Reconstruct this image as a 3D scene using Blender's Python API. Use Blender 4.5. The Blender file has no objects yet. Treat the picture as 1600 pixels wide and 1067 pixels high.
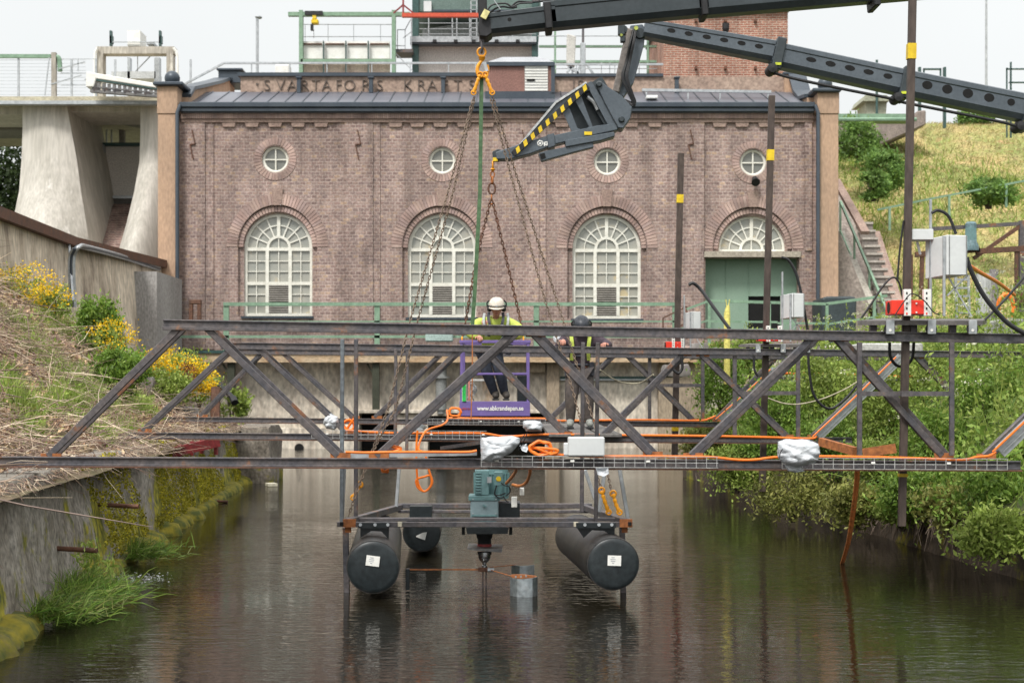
import bpy, math, random
import numpy as np
from mathutils import Vector, Matrix, noise
random.seed(7); RNG = np.random.default_rng(11)
R = math.radians
S = bpy.context.scene
C = S.collection
# ---------------------------------------------------------------- camera, sky, sun, exposure
FP, CH, HY = 2400.0, 1.8, 605.0          # focal length in photo pixels, eye height, horizon row
cd = bpy.data.cameras.new('camera'); cam = bpy.data.objects.new('camera', cd); C.objects.link(cam)
cam.location = (0, 0, CH); cam.rotation_euler = (R(90), 0, 0)
cd.sensor_width = 36; cd.lens = FP/1600*36; cd.shift_y = (HY-533.5)/1600
cd.clip_start = .1; cd.clip_end = 3000
cd.dof.use_dof = True; cd.dof.focus_distance = 15.0; cd.dof.aperture_fstop = 3.4
S.camera = cam
W = bpy.data.worlds.new('World'); S.world = W; W.use_nodes = True
wt = W.node_tree; wt.nodes.clear()
SUN_EL, SUN_AZ = 52, 205
sky = wt.nodes.new('ShaderNodeTexSky'); sky.sky_type = 'NISHITA'; sky.sun_disc = False
sky.sun_elevation = R(SUN_EL); sky.sun_rotation = R(SUN_AZ); sky.dust_density = 4; sky.air_density = 1.0
hs = wt.nodes.new('ShaderNodeHueSaturation'); hs.inputs['Saturation'].default_value = .10
mx = wt.nodes.new('ShaderNodeMix'); mx.data_type = 'RGBA'; mx.inputs[0].default_value = .72
# overcast veil: brighter overhead than at the horizon
tc = wt.nodes.new('ShaderNodeTexCoord'); sp = wt.nodes.new('ShaderNodeSeparateXYZ')
rp = wt.nodes.new('ShaderNodeValToRGB'); rp.color_ramp.elements[0].position = .0; rp.color_ramp.elements[1].position = .8
rp.color_ramp.elements[0].color = (.408, .42, .418, 1); rp.color_ramp.elements[1].color = (1, 1, 1, 1)
e_ = rp.color_ramp.elements.new(.28); e_.color = (.465, .48, .48, 1)
vm = wt.nodes.new('ShaderNodeVectorMath'); vm.operation = 'SCALE'; vm.inputs['Scale'].default_value = 12.4
bg = wt.nodes.new('ShaderNodeBackground'); bg.inputs['Strength'].default_value = .115
wo = wt.nodes.new('ShaderNodeOutputWorld')
L = wt.links.new
L(sky.outputs[0], hs.inputs['Color']); L(tc.outputs['Generated'], sp.inputs[0]); L(sp.outputs['Z'], rp.inputs[0])
cn = wt.nodes.new('ShaderNodeTexNoise'); cn.inputs['Scale'].default_value = 2.2; cn.inputs['Detail'].default_value = 5; L(tc.outputs['Generated'], cn.inputs['Vector'])
cm = wt.nodes.new('ShaderNodeMapRange'); cm.inputs[1].default_value = .3; cm.inputs[2].default_value = .7; cm.inputs[3].default_value = 12.5; cm.inputs[4].default_value = 13.9; L(cn.outputs['Fac'], cm.inputs[0]); L(cm.outputs[0], vm.inputs['Scale'])
L(rp.outputs[0], vm.inputs[0]); L(hs.outputs[0], mx.inputs[6]); L(vm.outputs[0], mx.inputs[7])
L(mx.outputs[2], bg.inputs['Color']); L(bg.outputs[0], wo.inputs['Surface'])
sl = bpy.data.lights.new('sun', 'SUN'); sl.energy = 2.0; sl.angle = R(12); sl.color = (1, .965, .92)
so = bpy.data.objects.new('sun', sl); C.objects.link(so); so.location = (0, 0, 40)
so.rotation_euler = Vector((math.sin(R(SUN_AZ))*math.cos(R(SUN_EL)), math.cos(R(SUN_AZ))*math.cos(R(SUN_EL)), math.sin(R(SUN_EL)))).to_track_quat('Z', 'Y').to_euler()
S.view_settings.view_transform = 'Standard'; S.view_settings.look = 'None'
S.view_settings.exposure = .58; S.view_settings.gamma = 1
# ---------------------------------------------------------------- helpers
def P(x, y, d): return Vector(((x-800)*d/FP, d, CH+(HY-y)*d/FP))
def V(*a): return Vector(a)
MATS = {}
def mat(name, c1, c2=None, c3=None, scale=3., rough=.6, metal=0., bump=.25, bscale=25., stretch=(1,1,1), spec=.4, det=8., pos=(.35,.65), fine=.35):
    if name in MATS: return MATS[name]
    c2 = c2 or tuple(v*.75 for v in c1)
    m = bpy.data.materials.new(name); m.use_nodes = True; nt = m.node_tree; n = nt.nodes; l = nt.links.new
    b = n['Principled BSDF']; b.inputs['Roughness'].default_value = rough; b.inputs['Metallic'].default_value = metal
    b.inputs['Specular IOR Level'].default_value = spec
    t = n.new('ShaderNodeTexCoord'); mp = n.new('ShaderNodeMapping'); mp.inputs['Scale'].default_value = stretch
    l(t.outputs['Object'], mp.inputs[0])
    no = n.new('ShaderNodeTexNoise'); no.inputs['Scale'].default_value = scale; no.inputs['Detail'].default_value = det; no.inputs['Roughness'].default_value = .65
    l(mp.outputs[0], no.inputs['Vector'])
    r = n.new('ShaderNodeValToRGB'); e = r.color_ramp.elements
    e[0].position = pos[0]; e[1].position = pos[1]; e[0].color = (*c1, 1); e[1].color = (*c2, 1)
    if c3: k = e.new(min(.99, pos[1]+.06)); k.color = (*c3, 1)
    l(no.outputs['Fac'], r.inputs[0])
    f = n.new('ShaderNodeTexNoise'); f.inputs['Scale'].default_value = bscale; f.inputs['Detail'].default_value = 5
    l(mp.outputs[0], f.inputs['Vector'])
    mr = n.new('ShaderNodeMapRange'); mr.inputs[1].default_value = .3; mr.inputs[2].default_value = .7
    mr.inputs[3].default_value = 1-fine; mr.inputs[4].default_value = 1+fine*.6
    l(f.outputs['Fac'], mr.inputs[0])
    mu = n.new('ShaderNodeVectorMath'); mu.operation = 'SCALE'
    l(r.outputs[0], mu.inputs[0]); l(mr.outputs[0], mu.inputs['Scale']); l(mu.outputs[0], b.inputs['Base Color'])
    if bump:
        bp = n.new('ShaderNodeBump'); bp.inputs['Strength'].default_value = bump; bp.inputs['Distance'].default_value = .01
        l(f.outputs['Fac'], bp.inputs['Height']); l(bp.outputs[0], b.inputs['Normal'])
    MATS[name] = m; return m
def leafmat(name, cols, trans=.3, rough=.55):
    if name in MATS: return MATS[name]
    m = bpy.data.materials.new(name); m.use_nodes = True; nt = m.node_tree; n = nt.nodes; l = nt.links.new
    b = n['Principled BSDF']; b.inputs['Roughness'].default_value = rough; b.inputs['Specular IOR Level'].default_value = .3
    g = n.new('ShaderNodeNewGeometry'); r = n.new('ShaderNodeValToRGB'); e = r.color_ramp.elements
    e[0].color = (*cols[0], 1); e[1].color = (*cols[-1], 1)
    for i, c in enumerate(cols[1:-1]):
        k = e.new((i+1)/(len(cols)-1)); k.color = (*c, 1)
    l(g.outputs['Random Per Island'], r.inputs[0])
    t = n.new('ShaderNodeTexCoord'); no = n.new('ShaderNodeTexNoise'); no.inputs['Scale'].default_value = 1.7
    l(t.outputs['Object'], no.inputs['Vector'])
    mr = n.new('ShaderNodeMapRange'); mr.inputs[1].default_value = .3; mr.inputs[2].default_value = .7; mr.inputs[3].default_value = .62; mr.inputs[4].default_value = 1.35
    l(no.outputs['Fac'], mr.inputs[0])
    mu = n.new('ShaderNodeVectorMath'); mu.operation = 'SCALE'; l(r.outputs[0], mu.inputs[0]); l(mr.outputs[0], mu.inputs['Scale'])
    l(mu.outputs[0], b.inputs['Base Color'])
    if trans:
        ts = n.new('ShaderNodeBsdfTranslucent'); ms = n.new('ShaderNodeMixShader'); ms.inputs[0].default_value = trans
        l(mu.outputs[0], ts.inputs['Color']); l(b.outputs[0], ms.inputs[1]); l(ts.outputs[0], ms.inputs[2]); l(ms.outputs[0], n['Material Output'].inputs[0])
    MATS[name] = m; return m
def props(o, label, cat, group=None, kind=None):
    if label: o['label'] = label
    if cat: o['category'] = cat
    if group: o['group'] = group
    if kind: o['kind'] = kind
    return o
def thing(name, label, cat, loc=(0,0,0), group=None):
    o = bpy.data.objects.new(name, None); C.objects.link(o); o.location = loc; o.empty_display_size = .2
    return props(o, label, cat, group)
def rootloc(o):
    while o.parent: o = o.parent
    return Vector(o.location)
def link(me, name, m, parent=None, origin=None, smooth=False):
    """verts of me are in world space; shift to root-local"""
    o = bpy.data.objects.new(name, me); C.objects.link(o)
    if parent: off = rootloc(parent); o.parent = parent
    else:
        if origin is None:
            n = len(me.vertices); a = np.empty(n*3, 'f'); me.vertices.foreach_get('co', a); a = a.reshape(-1, 3)
            lo, hi = a.min(0), a.max(0); off = Vector(((lo[0]+hi[0])/2, (lo[1]+hi[1])/2, lo[2]))
        else: off = Vector(origin)
        o.location = off
    me.transform(Matrix.Translation(-off))
    if m is not None:
        for k in (m if isinstance(m, (list, tuple)) else [m]): me.materials.append(k)
    if smooth: me.shade_smooth()
    return o
class B:
    def __init__(s): s.v = []; s.f = []
    def add(s, vs, fs):
        k = len(s.v); s.v += [tuple(v) for v in vs]; s.f += [tuple(k+i for i in f) for f in fs]; return s
    def box(s, c, sz, rot=None):
        c = Vector(c); M3 = rot or Matrix.Identity(3); hx, hy, hz = [k/2 for k in sz]
        vs = [c+M3@Vector((a*hx, b*hy, e*hz)) for a in (-1,1) for b in (-1,1) for e in (-1,1)]
        return s.add(vs, [(0,1,3,2),(4,6,7,5),(0,4,5,1),(2,3,7,6),(0,2,6,4),(1,5,7,3)])
    def mm(s, a, b):
        a, b = Vector(a), Vector(b); return s.box((a+b)/2, [abs(k) for k in (b-a)])
    def pxbox(s, x0, y0, x1, y1, d0, d1):      # box whose front face fills a picture rectangle at depth d0
        a, b = P(x0, y0, d0), P(x1, y1, d0); b.y = d1; return s.mm(a, b)
    def bar(s, p, q, w, h=None, up=(0,0,1)):
        p, q = Vector(p), Vector(q); h = h or w; t = (q-p); Ln = t.length; t.normalize(); u = Vector(up)
        if abs(t.dot(u)) > .98: u = Vector((0,1,0))
        r = t.cross(u).normalized(); u = r.cross(t)
        return s.box((p+q)/2, (Ln, w, h), Matrix((t, r, u)).transposed())
    def tube(s, pts, r, n=8, caps=True):
        pts = [Vector(p) for p in pts]; N = len(pts); rr = r if isinstance(r, (list, tuple)) else [r]*N
        k0 = len(s.v); t0 = (pts[1]-pts[0]).normalized(); u = t0.orthogonal().normalized()
        for i, p in enumerate(pts):
            a = pts[max(0, i-1)]; b = pts[min(N-1, i+1)]; t = (b-a).normalized()
            u = (u-t*u.dot(t)); u = u.normalized() if u.length > 1e-6 else t.orthogonal().normalized(); w = t.cross(u)
            for j in range(n):
                an = 2*math.pi*j/n; s.v.append(tuple(p+(u*math.cos(an)+w*math.sin(an))*rr[i]))
        for i in range(N-1):
            for j in range(n):
                a = k0+i*n+j; b = k0+i*n+(j+1) % n; s.f.append((a, b, b+n, a+n))
        if caps: s.f.append(tuple(k0+j for j in range(n))[::-1]); s.f.append(tuple(k0+(N-1)*n+j for j in range(n)))
        return s
    def cyl(s, p, q, r, n=16, r2=None): return s.tube([p, q], [r, r if r2 is None else r2], n)
    def torus(s, c, R1, r, ax=(0,1,0), n=20, m=6, sx=1., sz=1., a0=0, a1=2*math.pi):
        ax = Vector(ax).normalized(); u = ax.orthogonal().normalized()
        if abs(ax.z) < .9: u = Vector((0,0,1)).cross(ax).normalized()
        w = ax.cross(u); full = abs(a1-a0-2*math.pi) < 1e-6; c = Vector(c)
        pts = [c+u*math.cos(a0+(a1-a0)*i/n)*R1*sx+w*math.sin(a0+(a1-a0)*i/n)*R1*sz for i in range(n+1)]
        return s.tube(pts, r, m, not full)
    def lathe(s, c, prof, n=24, ax=(0,0,1)):
        ax = Vector(ax).normalized(); u = ax.orthogonal().normalized(); w = ax.cross(u); c = Vector(c); k0 = len(s.v)
        for (r, h) in prof:
            for j in range(n):
                an = 2*math.pi*j/n; s.v.append(tuple(c+ax*h+(u*math.cos(an)+w*math.sin(an))*r))
        for i in range(len(prof)-1):
            for j in range(n):
                a = k0+i*n+j; b = k0+i*n+(j+1) % n; s.f.append((a, b, b+n, a+n))
        return s
    def prism(s, poly, y0, y1):                # poly: (x, z) pairs, extruded in depth
        n = len(poly); vs = [(x, y0, z) for x, z in poly]+[(x, y1, z) for x, z in poly]
        return s.add(vs, [tuple(range(n)), tuple(range(2*n-1, n-1, -1))]+[(i, n+i, n+(i+1) % n, (i+1) % n) for i in range(n)])
    def pxprism(s, poly, d0, d1): return s.prism([(P(x, y, d0).x, P(x, y, d0).z) for x, y in poly], d0, d1)
    def build(s, name, m, parent=None, smooth=False, bevel=0, origin=None):
        me = bpy.data.meshes.new(name); me.from_pydata(s.v, [], s.f); me.validate(); me.update()
        import bmesh
        bm = bmesh.new(); bm.from_mesh(me); bmesh.ops.recalc_face_normals(bm, faces=bm.faces)
        if bevel: bmesh.ops.bevel(bm, geom=[e for e in bm.edges if e.calc_face_angle(0) > .5], offset=bevel, segments=1, affect='EDGES', clamp_overlap=True)
        bm.to_mesh(me); bm.free()
        o = link(me, name, m, parent, origin)
        if smooth:
            me.shade_smooth(); me.set_sharp_from_angle(angle=R(40))
        return o
def npmesh(name, v, f, m, parent=None, origin=None, label=None, cat=None, group=None, kind=None):
    v = np.asarray(v, 'f'); f = np.asarray(f, 'i'); me = bpy.data.meshes.new(name)
    me.vertices.add(len(v)); me.vertices.foreach_set('co', v.ravel()); k = f.shape[1]
    me.loops.add(f.size); me.loops.foreach_set('vertex_index', f.ravel())
    me.polygons.add(len(f)); me.polygons.foreach_set('loop_start', np.arange(0, f.size, k, dtype='i')); me.update(calc_edges=True)
    return props(link(me, name, m, parent, origin), label, cat, group, kind)
def unit(a): return a/np.maximum(np.linalg.norm(a, axis=1, keepdims=True), 1e-9)
def leaf_geo(p, size, up=.3, asp=.45, dirs=None):
    p = np.asarray(p); n = len(p); t = unit(RNG.normal(size=(n, 3))+np.array([0, 0, up])) if dirs is None else dirs
    w = unit(np.cross(t, unit(RNG.normal(size=(n, 3))))); s = (np.asarray(size)*RNG.uniform(.6, 1.3, n))[:, None]
    nn = np.cross(t, w)
    v = np.stack([p, p+t*s*.45+w*s*asp*.5+nn*s*.08, p+t*s, p+t*s*.45-w*s*asp*.5+nn*s*.08], 1).reshape(-1, 3)
    return v, np.arange(4*n).reshape(-1, 4)
def blade_geo(p, dirs, length, width):
    n = len(p); t = unit(dirs); l = (np.asarray(length)*RNG.uniform(.5, 1.3, n))[:, None]
    w = unit(np.cross(t, unit(RNG.normal(size=(n, 3)))+1e-4))*(np.asarray(width)*np.ones(n))[:, None]/2
    droop = np.array([0, 0, -1.])*l*.18
    v = np.stack([p-w, p+w, p+t*l*.55+w*.7, p+t*l*.55-w*.7, p+t*l+droop+w*.12, p+t*l+droop-w*.12], 1).reshape(-1, 3)
    k = np.arange(n)[:, None]*6
    f = np.concatenate([k+np.array([[0, 1, 2, 3]]), k+np.array([[3, 2, 4, 5]])])
    return v, f
def twig_geo(p, dirs, length, r):
    n = len(p); t = unit(dirs); l = (np.asarray(length)*np.ones(n))[:, None]; a = unit(np.cross(t, unit(RNG.normal(size=(n, 3))+1e-4))); b = np.cross(t, a)
    rr = (np.asarray(r)*np.ones(n))[:, None]; bend = RNG.normal(size=(n, 3))*l*.07
    ring = [(a*math.cos(k)+b*math.sin(k)) for k in (0, 2.094, 4.189)]
    v = np.stack([p+q*rr for q in ring]+[p+t*l*.5+bend+q*rr*.85 for q in ring]+[p+t*l+q*rr*.35 for q in ring], 1).reshape(-1, 3)
    k = np.arange(n)[:, None]*9
    f = np.concatenate([k+np.array([[o+i, o+(i+1) % 3, o+3+(i+1) % 3, o+3+i]]) for o in (0, 3) for i in range(3)])
    return v, f
def plate(name, outer, holes, y, th, m, parent):   # wall in the XZ plane with true holes, front face at depth y
    cu = bpy.data.curves.new('tmp', 'CURVE'); cu.dimensions = '2D'; cu.fill_mode = 'BOTH'
    for lp in [outer]+holes:
        sp_ = cu.splines.new('POLY'); sp_.points.add(len(lp)-1); sp_.use_cyclic_u = True
        for i, (a, b) in enumerate(lp): sp_.points[i].co = (a, b, 0, 1)
    cu.extrude = th/2; ob = bpy.data.objects.new('tmp', cu); C.objects.link(ob)
    bpy.context.view_layer.update(); dg = bpy.context.evaluated_depsgraph_get()
    me = bpy.data.meshes.new_from_object(ob.evaluated_get(dg)); bpy.data.objects.remove(ob)
    me.transform(Matrix.Translation((0, y+th/2, 0)) @ Matrix.Rotation(R(90), 4, 'X')); me.materials.clear(); me.name = name
    return link(me, name, m, parent)
def text(name, s, loc, size, m, parent, ext=.004, align='LEFT', sx=1, space=1., rot=0, bold=0.):
    cu = bpy.data.curves.new('tmp', 'FONT'); cu.body = s; cu.size = size; cu.extrude = ext; cu.align_x = align; cu.space_character = space; cu.offset = bold
    ob = bpy.data.objects.new('tmp', cu); C.objects.link(ob); bpy.context.view_layer.update(); dg = bpy.context.evaluated_depsgraph_get()
    me = bpy.data.meshes.new_from_object(ob.evaluated_get(dg)); bpy.data.objects.remove(ob); me.materials.clear(); me.name = name
    me.transform(Matrix.Translation(loc) @ Matrix.Rotation(rot, 4, 'Y') @ Matrix.Rotation(R(90), 4, 'X') @ Matrix.Diagonal((sx, 1, 1, 1)))
    return link(me, name, m, parent)
def one(b, name, m, label, cat, group=None, **k): return props(b.build(name, m, **k), label, cat, group)
def curve_pts(ps, n=8):                        # Catmull-Rom through the points
    ps = [Vector(p) for p in ps]; q = [ps[0]*2-ps[1]]+ps+[ps[-1]*2-ps[-2]]; out = []
    for i in range(1, len(q)-2):
        a, b, c, d = q[i-1:i+3]
        for j in range(n):
            t = j/n; out.append(.5*((2*b)+(c-a)*t+(2*a-5*b+4*c-d)*t*t+(3*b-a-3*c+d)*t**3))
    return out+[ps[-1]]
def dup(root, loc, label=None):
    r = root.copy(); C.objects.link(r); r.location = loc
    if label: r['label'] = label
    for ch in list(root.children):
        c = ch.copy(); C.objects.link(c); c.parent = r
        for g in list(ch.children):
            d = g.copy(); C.objects.link(d); d.parent = c
    return r
# ---------------------------------------------------------------- materials
def brickmat(name, stops, mortar, bw, bh, ms=.012, polar=False, rough=.85):
    m = bpy.data.materials.new(name); m.use_nodes = True; nt = m.node_tree; n = nt.nodes; l = nt.links.new
    b = n['Principled BSDF']; b.inputs['Roughness'].default_value = rough; b.inputs['Specular IOR Level'].default_value = .25
    t = n.new('ShaderNodeTexCoord'); sx = n.new('ShaderNodeSeparateXYZ'); cx = n.new('ShaderNodeCombineXYZ')
    l(t.outputs['Object'], sx.inputs[0]); ad = n.new('ShaderNodeMath'); ad.operation = 'ADD'; l(sx.outputs[0], ad.inputs[0]); l(sx.outputs[1], ad.inputs[1])
    l(ad.outputs[0], cx.inputs[0]); l(sx.outputs[2], cx.inputs[1])
    wn = n.new('ShaderNodeTexNoise'); wn.inputs['Scale'].default_value = 2.5; l(cx.outputs[0], wn.inputs['Vector'])
    wv = n.new('ShaderNodeVectorMath'); wv.operation = 'MULTIPLY_ADD'; wv.inputs[1].default_value = (.03, .03, 0); l(wn.outputs['Color'], wv.inputs[0]); l(cx.outputs[0], wv.inputs[2])
    br = n.new('ShaderNodeTexBrick'); l(wv.outputs[0], br.inputs['Vector']); br.inputs['Scale'].default_value = 1
    br.inputs['Brick Width'].default_value = bw; br.inputs['Row Height'].default_value = bh; br.inputs['Mortar Size'].default_value = ms; br.inputs['Mortar Smooth'].default_value = .35
    br.inputs['Color1'].default_value = (0, 0, 0, 1); br.inputs['Color2'].default_value = (1, 1, 1, 1); br.inputs['Mortar'].default_value = (.5, .5, .5, 1)
    r = n.new('ShaderNodeValToRGB'); e = r.color_ramp.elements; e[0].color = (*stops[0], 1); e[1].color = (*stops[-1], 1)
    for i, c in enumerate(stops[1:-1]):
        k = e.new((i+1)/(len(stops)-1)); k.color = (*c, 1)
    l(br.outputs['Color'], r.inputs[0])
    no = n.new('ShaderNodeTexNoise'); no.inputs['Scale'].default_value = .55; no.inputs['Detail'].default_value = 7; no.inputs['Roughness'].default_value = .7; l(t.outputs['Object'], no.inputs['Vector'])
    mr = n.new('ShaderNodeMapRange'); mr.inputs[1].default_value = .32; mr.inputs[2].default_value = .68; mr.inputs[3].default_value = .74; mr.inputs[4].default_value = 1.22; l(no.outputs['Fac'], mr.inputs[0])
    f = n.new('ShaderNodeTexNoise'); f.inputs['Scale'].default_value = 16; f.inputs['Detail'].default_value = 6; l(t.outputs['Object'], f.inputs['Vector'])
    m2 = n.new('ShaderNodeMapRange'); m2.inputs[1].default_value = .3; m2.inputs[2].default_value = .7; m2.inputs[3].default_value = .70; m2.inputs[4].default_value = 1.28; l(f.outputs['Fac'], m2.inputs[0])
    mp3 = n.new('ShaderNodeMapping'); mp3.inputs['Scale'].default_value = (1.1, 1.1, .12); l(t.outputs['Object'], mp3.inputs[0]); n3 = n.new('ShaderNodeTexNoise'); n3.inputs['Scale'].default_value = 1.6; n3.inputs['Detail'].default_value = 8; n3.inputs['Roughness'].default_value = .7; l(mp3.outputs[0], n3.inputs['Vector'])
    m3 = n.new('ShaderNodeMapRange'); m3.inputs[1].default_value = .38; m3.inputs[2].default_value = .58; m3.inputs[3].default_value = .70; m3.inputs[4].default_value = 1.08; l(n3.outputs['Fac'], m3.inputs[0])
    m4 = n.new('ShaderNodeMath'); m4.operation = 'MULTIPLY'; l(mr.outputs[0], m4.inputs[0]); l(m3.outputs[0], m4.inputs[1])
    mm = n.new('ShaderNodeMath'); mm.operation = 'MULTIPLY'; l(m4.outputs[0], mm.inputs[0]); l(m2.outputs[0], mm.inputs[1])
    mo = n.new('ShaderNodeMix'); mo.data_type = 'RGBA'; mo.inputs[7].default_value = (*mortar, 1); l(br.outputs['Fac'], mo.inputs[0]); l(r.outputs[0], mo.inputs[6])
    mu = n.new('ShaderNodeVectorMath'); mu.operation = 'SCALE'; l(mo.outputs[2], mu.inputs[0]); l(mm.outputs[0], mu.inputs['Scale']); l(mu.outputs[0], b.inputs['Base Color'])
    bp = n.new('ShaderNodeBump'); bp.invert = True; bp.inputs['Distance'].default_value = .012; bp.inputs['Strength'].default_value = .6
    l(br.outputs['Fac'], bp.inputs['Height']); l(bp.outputs[0], b.inputs['Normal'])
    MATS[name] = m; return m
SLAG = [(0.212, 0.149, 0.134), (0.266, 0.185, 0.161), (0.313, 0.217, 0.187), (0.266, 0.196, 0.179), (0.336, 0.238, 0.2), (0.239, 0.172, 0.157), (0.36, 0.266, 0.227), (0.297, 0.21, 0.177), (0.43, 0.305, 0.22)]
m_brick = brickmat('slag_brick', SLAG, (.39,.31,.275), .165, .098, .013)
m_vous = leafmat('slag_voussoir', [tuple(v*1.22 for v in c) for c in SLAG[1:8]], 0, .85)
m_red = brickmat('red_brick', [(.27,.11,.075),(.36,.16,.11),(.31,.13,.085),(.40,.20,.14),(.33,.15,.10)], (.47,.37,.30), .24, .075, .014)
m_spill = brickmat('spillway_brick', [(.20,.125,.11),(.33,.21,.18),(.26,.18,.16)], (.40,.32,.27), .25, .1, .014)
m_conc = mat('concrete_pale', (.50,.465,.40), (.33,.30,.255), (.60,.57,.50), scale=1.2, rough=.9, stretch=(1,1,.22), bscale=14, bump=.3, pos=(.36,.62))
m_concd = mat('concrete_stained', (.66,.60,.50), (.45,.39,.32), (.45,.33,.23), scale=1.0, rough=.92, stretch=(1,1,.45), bscale=9, bump=.5, pos=(.42,.62), fine=.45)
m_concg = mat('concrete_grey', (.27,.25,.235), (.17,.155,.145), (.3,.27,.24), scale=.8, rough=.9, stretch=(1,1,.4), bscale=10, bump=.4)
m_plas = mat('plaster_tan', (.50,.335,.225), (.36,.25,.175), (.58,.42,.31), scale=1.1, rough=.9, stretch=(1,1,.35), bscale=18, bump=.3, fine=.2)
m_stone = mat('stone_trim', (.37,.27,.22), (.26,.18,.15), (.42,.38,.36), scale=3, rough=.85, bscale=20)
m_roof = mat('roof_sheet', (.115,.12,.145), (.15,.155,.18), scale=1, rough=.42, metal=.3, bump=.05, spec=.5, fine=.12)
m_roofd = mat('roof_trim', (.045,.058,.075), (.065,.08,.095), scale=2, rough=.4, metal=.2, bump=.05, fine=.15)
m_white = mat('white_paint', (.80,.80,.76), (.68,.67,.62), scale=4, rough=.5, bump=.06, fine=.08)
m_winw = mat('window_paint', (.78,.77,.69), (.64,.62,.54), scale=6, rough=.5, bump=.05, fine=.1)
m_green = mat('green_paint', (.235,.36,.25), (.16,.26,.175), scale=5, rough=.5, bump=.08, fine=.2)
m_door = mat('door_green', (.24,.34,.26), (.20,.30,.225), scale=.9, rough=.55, bump=.05, fine=.1)
m_dgreen = mat('dark_green_paint', (.045,.095,.085), (.03,.07,.065), scale=2, rough=.45, bump=.05)
m_galv = mat('galvanised_steel', (.50,.52,.53), (.34,.36,.37), scale=7, rough=.42, metal=.55, bump=.06, fine=.15)
m_steel = mat('mill_steel', (.09,.088,.098), (.15,.13,.125), (.25,.12,.065), scale=3.4, rough=.5, metal=.35, bump=.15, bscale=30, pos=(.40,.60), fine=.35, spec=.5)
m_rust = mat('rusty_steel', (.16,.07,.04), (.09,.055,.04), (.32,.12,.04), scale=5, rough=.75, metal=.1, bump=.3)
m_orust = mat('orange_rust', (.42,.15,.045), (.22,.08,.03), scale=14, rough=.8, bump=.3)
m_brownp = mat('brown_pole', (.065,.05,.045), (.10,.075,.06), (.15,.08,.05), scale=2, rough=.5, metal=.3, stretch=(1,1,.3), bump=.1)
m_black = mat('black_rubber', (.012,.012,.013), (.02,.02,.022), rough=.55, bump=.1)
m_crane = mat('crane_paint_dark', (.026,.036,.040), (.042,.052,.058), scale=3, rough=.38, metal=.1, bump=.05, spec=.5, fine=.15)
m_craneg = mat('crane_paint_grey', (.075,.092,.108), (.10,.12,.138), scale=2, rough=.36, metal=.15, bump=.05, spec=.5, fine=.15)
m_cranel = mat('crane_light_steel', (.22,.21,.20), (.13,.13,.13), scale=6, rough=.4, metal=.4, bump=.05)
m_yell = mat('yellow_paint', (.78,.56,.02), (.62,.42,.02), scale=8, rough=.45, bump=.05, fine=.15)
m_hook = mat('hook_orange', (.82,.36,.015), (.62,.24,.01), scale=9, rough=.4, bump=.1, fine=.2)
m_orange = mat('orange_cable', (.92,.22,.02), (.75,.16,.015), scale=6, rough=.42, bump=.04, fine=.12)
m_redp = mat('red_paint', (.80,.045,.02), (.68,.035,.02), scale=3, rough=.4, bump=.03, fine=.08)
m_maroon = mat('maroon_paint', (.26,.03,.03), (.17,.025,.025), scale=6, rough=.6)
m_tank = mat('tank_black', (.013,.018,.020), (.024,.030,.032), (.045,.043,.038), scale=3, rough=.38, bump=.08, spec=.4)
m_plastic = mat('cabinet_grey', (.62,.64,.63), (.54,.56,.56), scale=3, rough=.4, bump=.02, fine=.05)
m_bag = mat('plastic_wrap', (.66,.68,.70), (.46,.49,.52), scale=7, rough=.33, bump=.9, bscale=16, stretch=(1,1,2.2), spec=.5, fine=.3)
m_glass = mat('window_glass', (.27,.28,.25), (.36,.35,.30), (.48,.40,.25), scale=1.3, rough=.08, bump=.02, bscale=3, spec=.8, fine=.05, pos=(.4,.6))
m_dark = mat('dark_void', (.006,.006,.006), (.01,.01,.01), rough=.9, bump=0)
m_teal = mat('motor_teal', (.16,.29,.29), (.125,.23,.235), scale=6, rough=.42, bump=.06, fine=.15)
m_strap = mat('green_webbing', (.08,.15,.07), (.055,.11,.05), rough=.8)
m_chain = mat('rusty_chain', (.20,.145,.10), (.13,.095,.07), (.34,.18,.08), scale=16, rough=.55, metal=.3, bump=.1)
m_purple = mat('purple_paint', (.17,.12,.33), (.14,.10,.27), scale=4, rough=.42, bump=.03, fine=.1)
m_wood = mat('weathered_wood', (.22,.17,.12), (.13,.10,.075), scale=6, stretch=(.2,1,1), rough=.85)
m_tin = mat('turbine_blade_zinc', (.30,.35,.37), (.42,.45,.46), (.20,.22,.23), scale=7, rough=.35, metal=.6, bump=.08)
m_pink = mat('rib_sheet', (.34,.18,.145), (.28,.15,.125), scale=3, rough=.6)
m_moss = mat('moss', (.20,.19,.02), (.06,.075,.012), (.36,.28,.02), scale=7, rough=1, bump=1, bscale=40, fine=.5)
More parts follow.
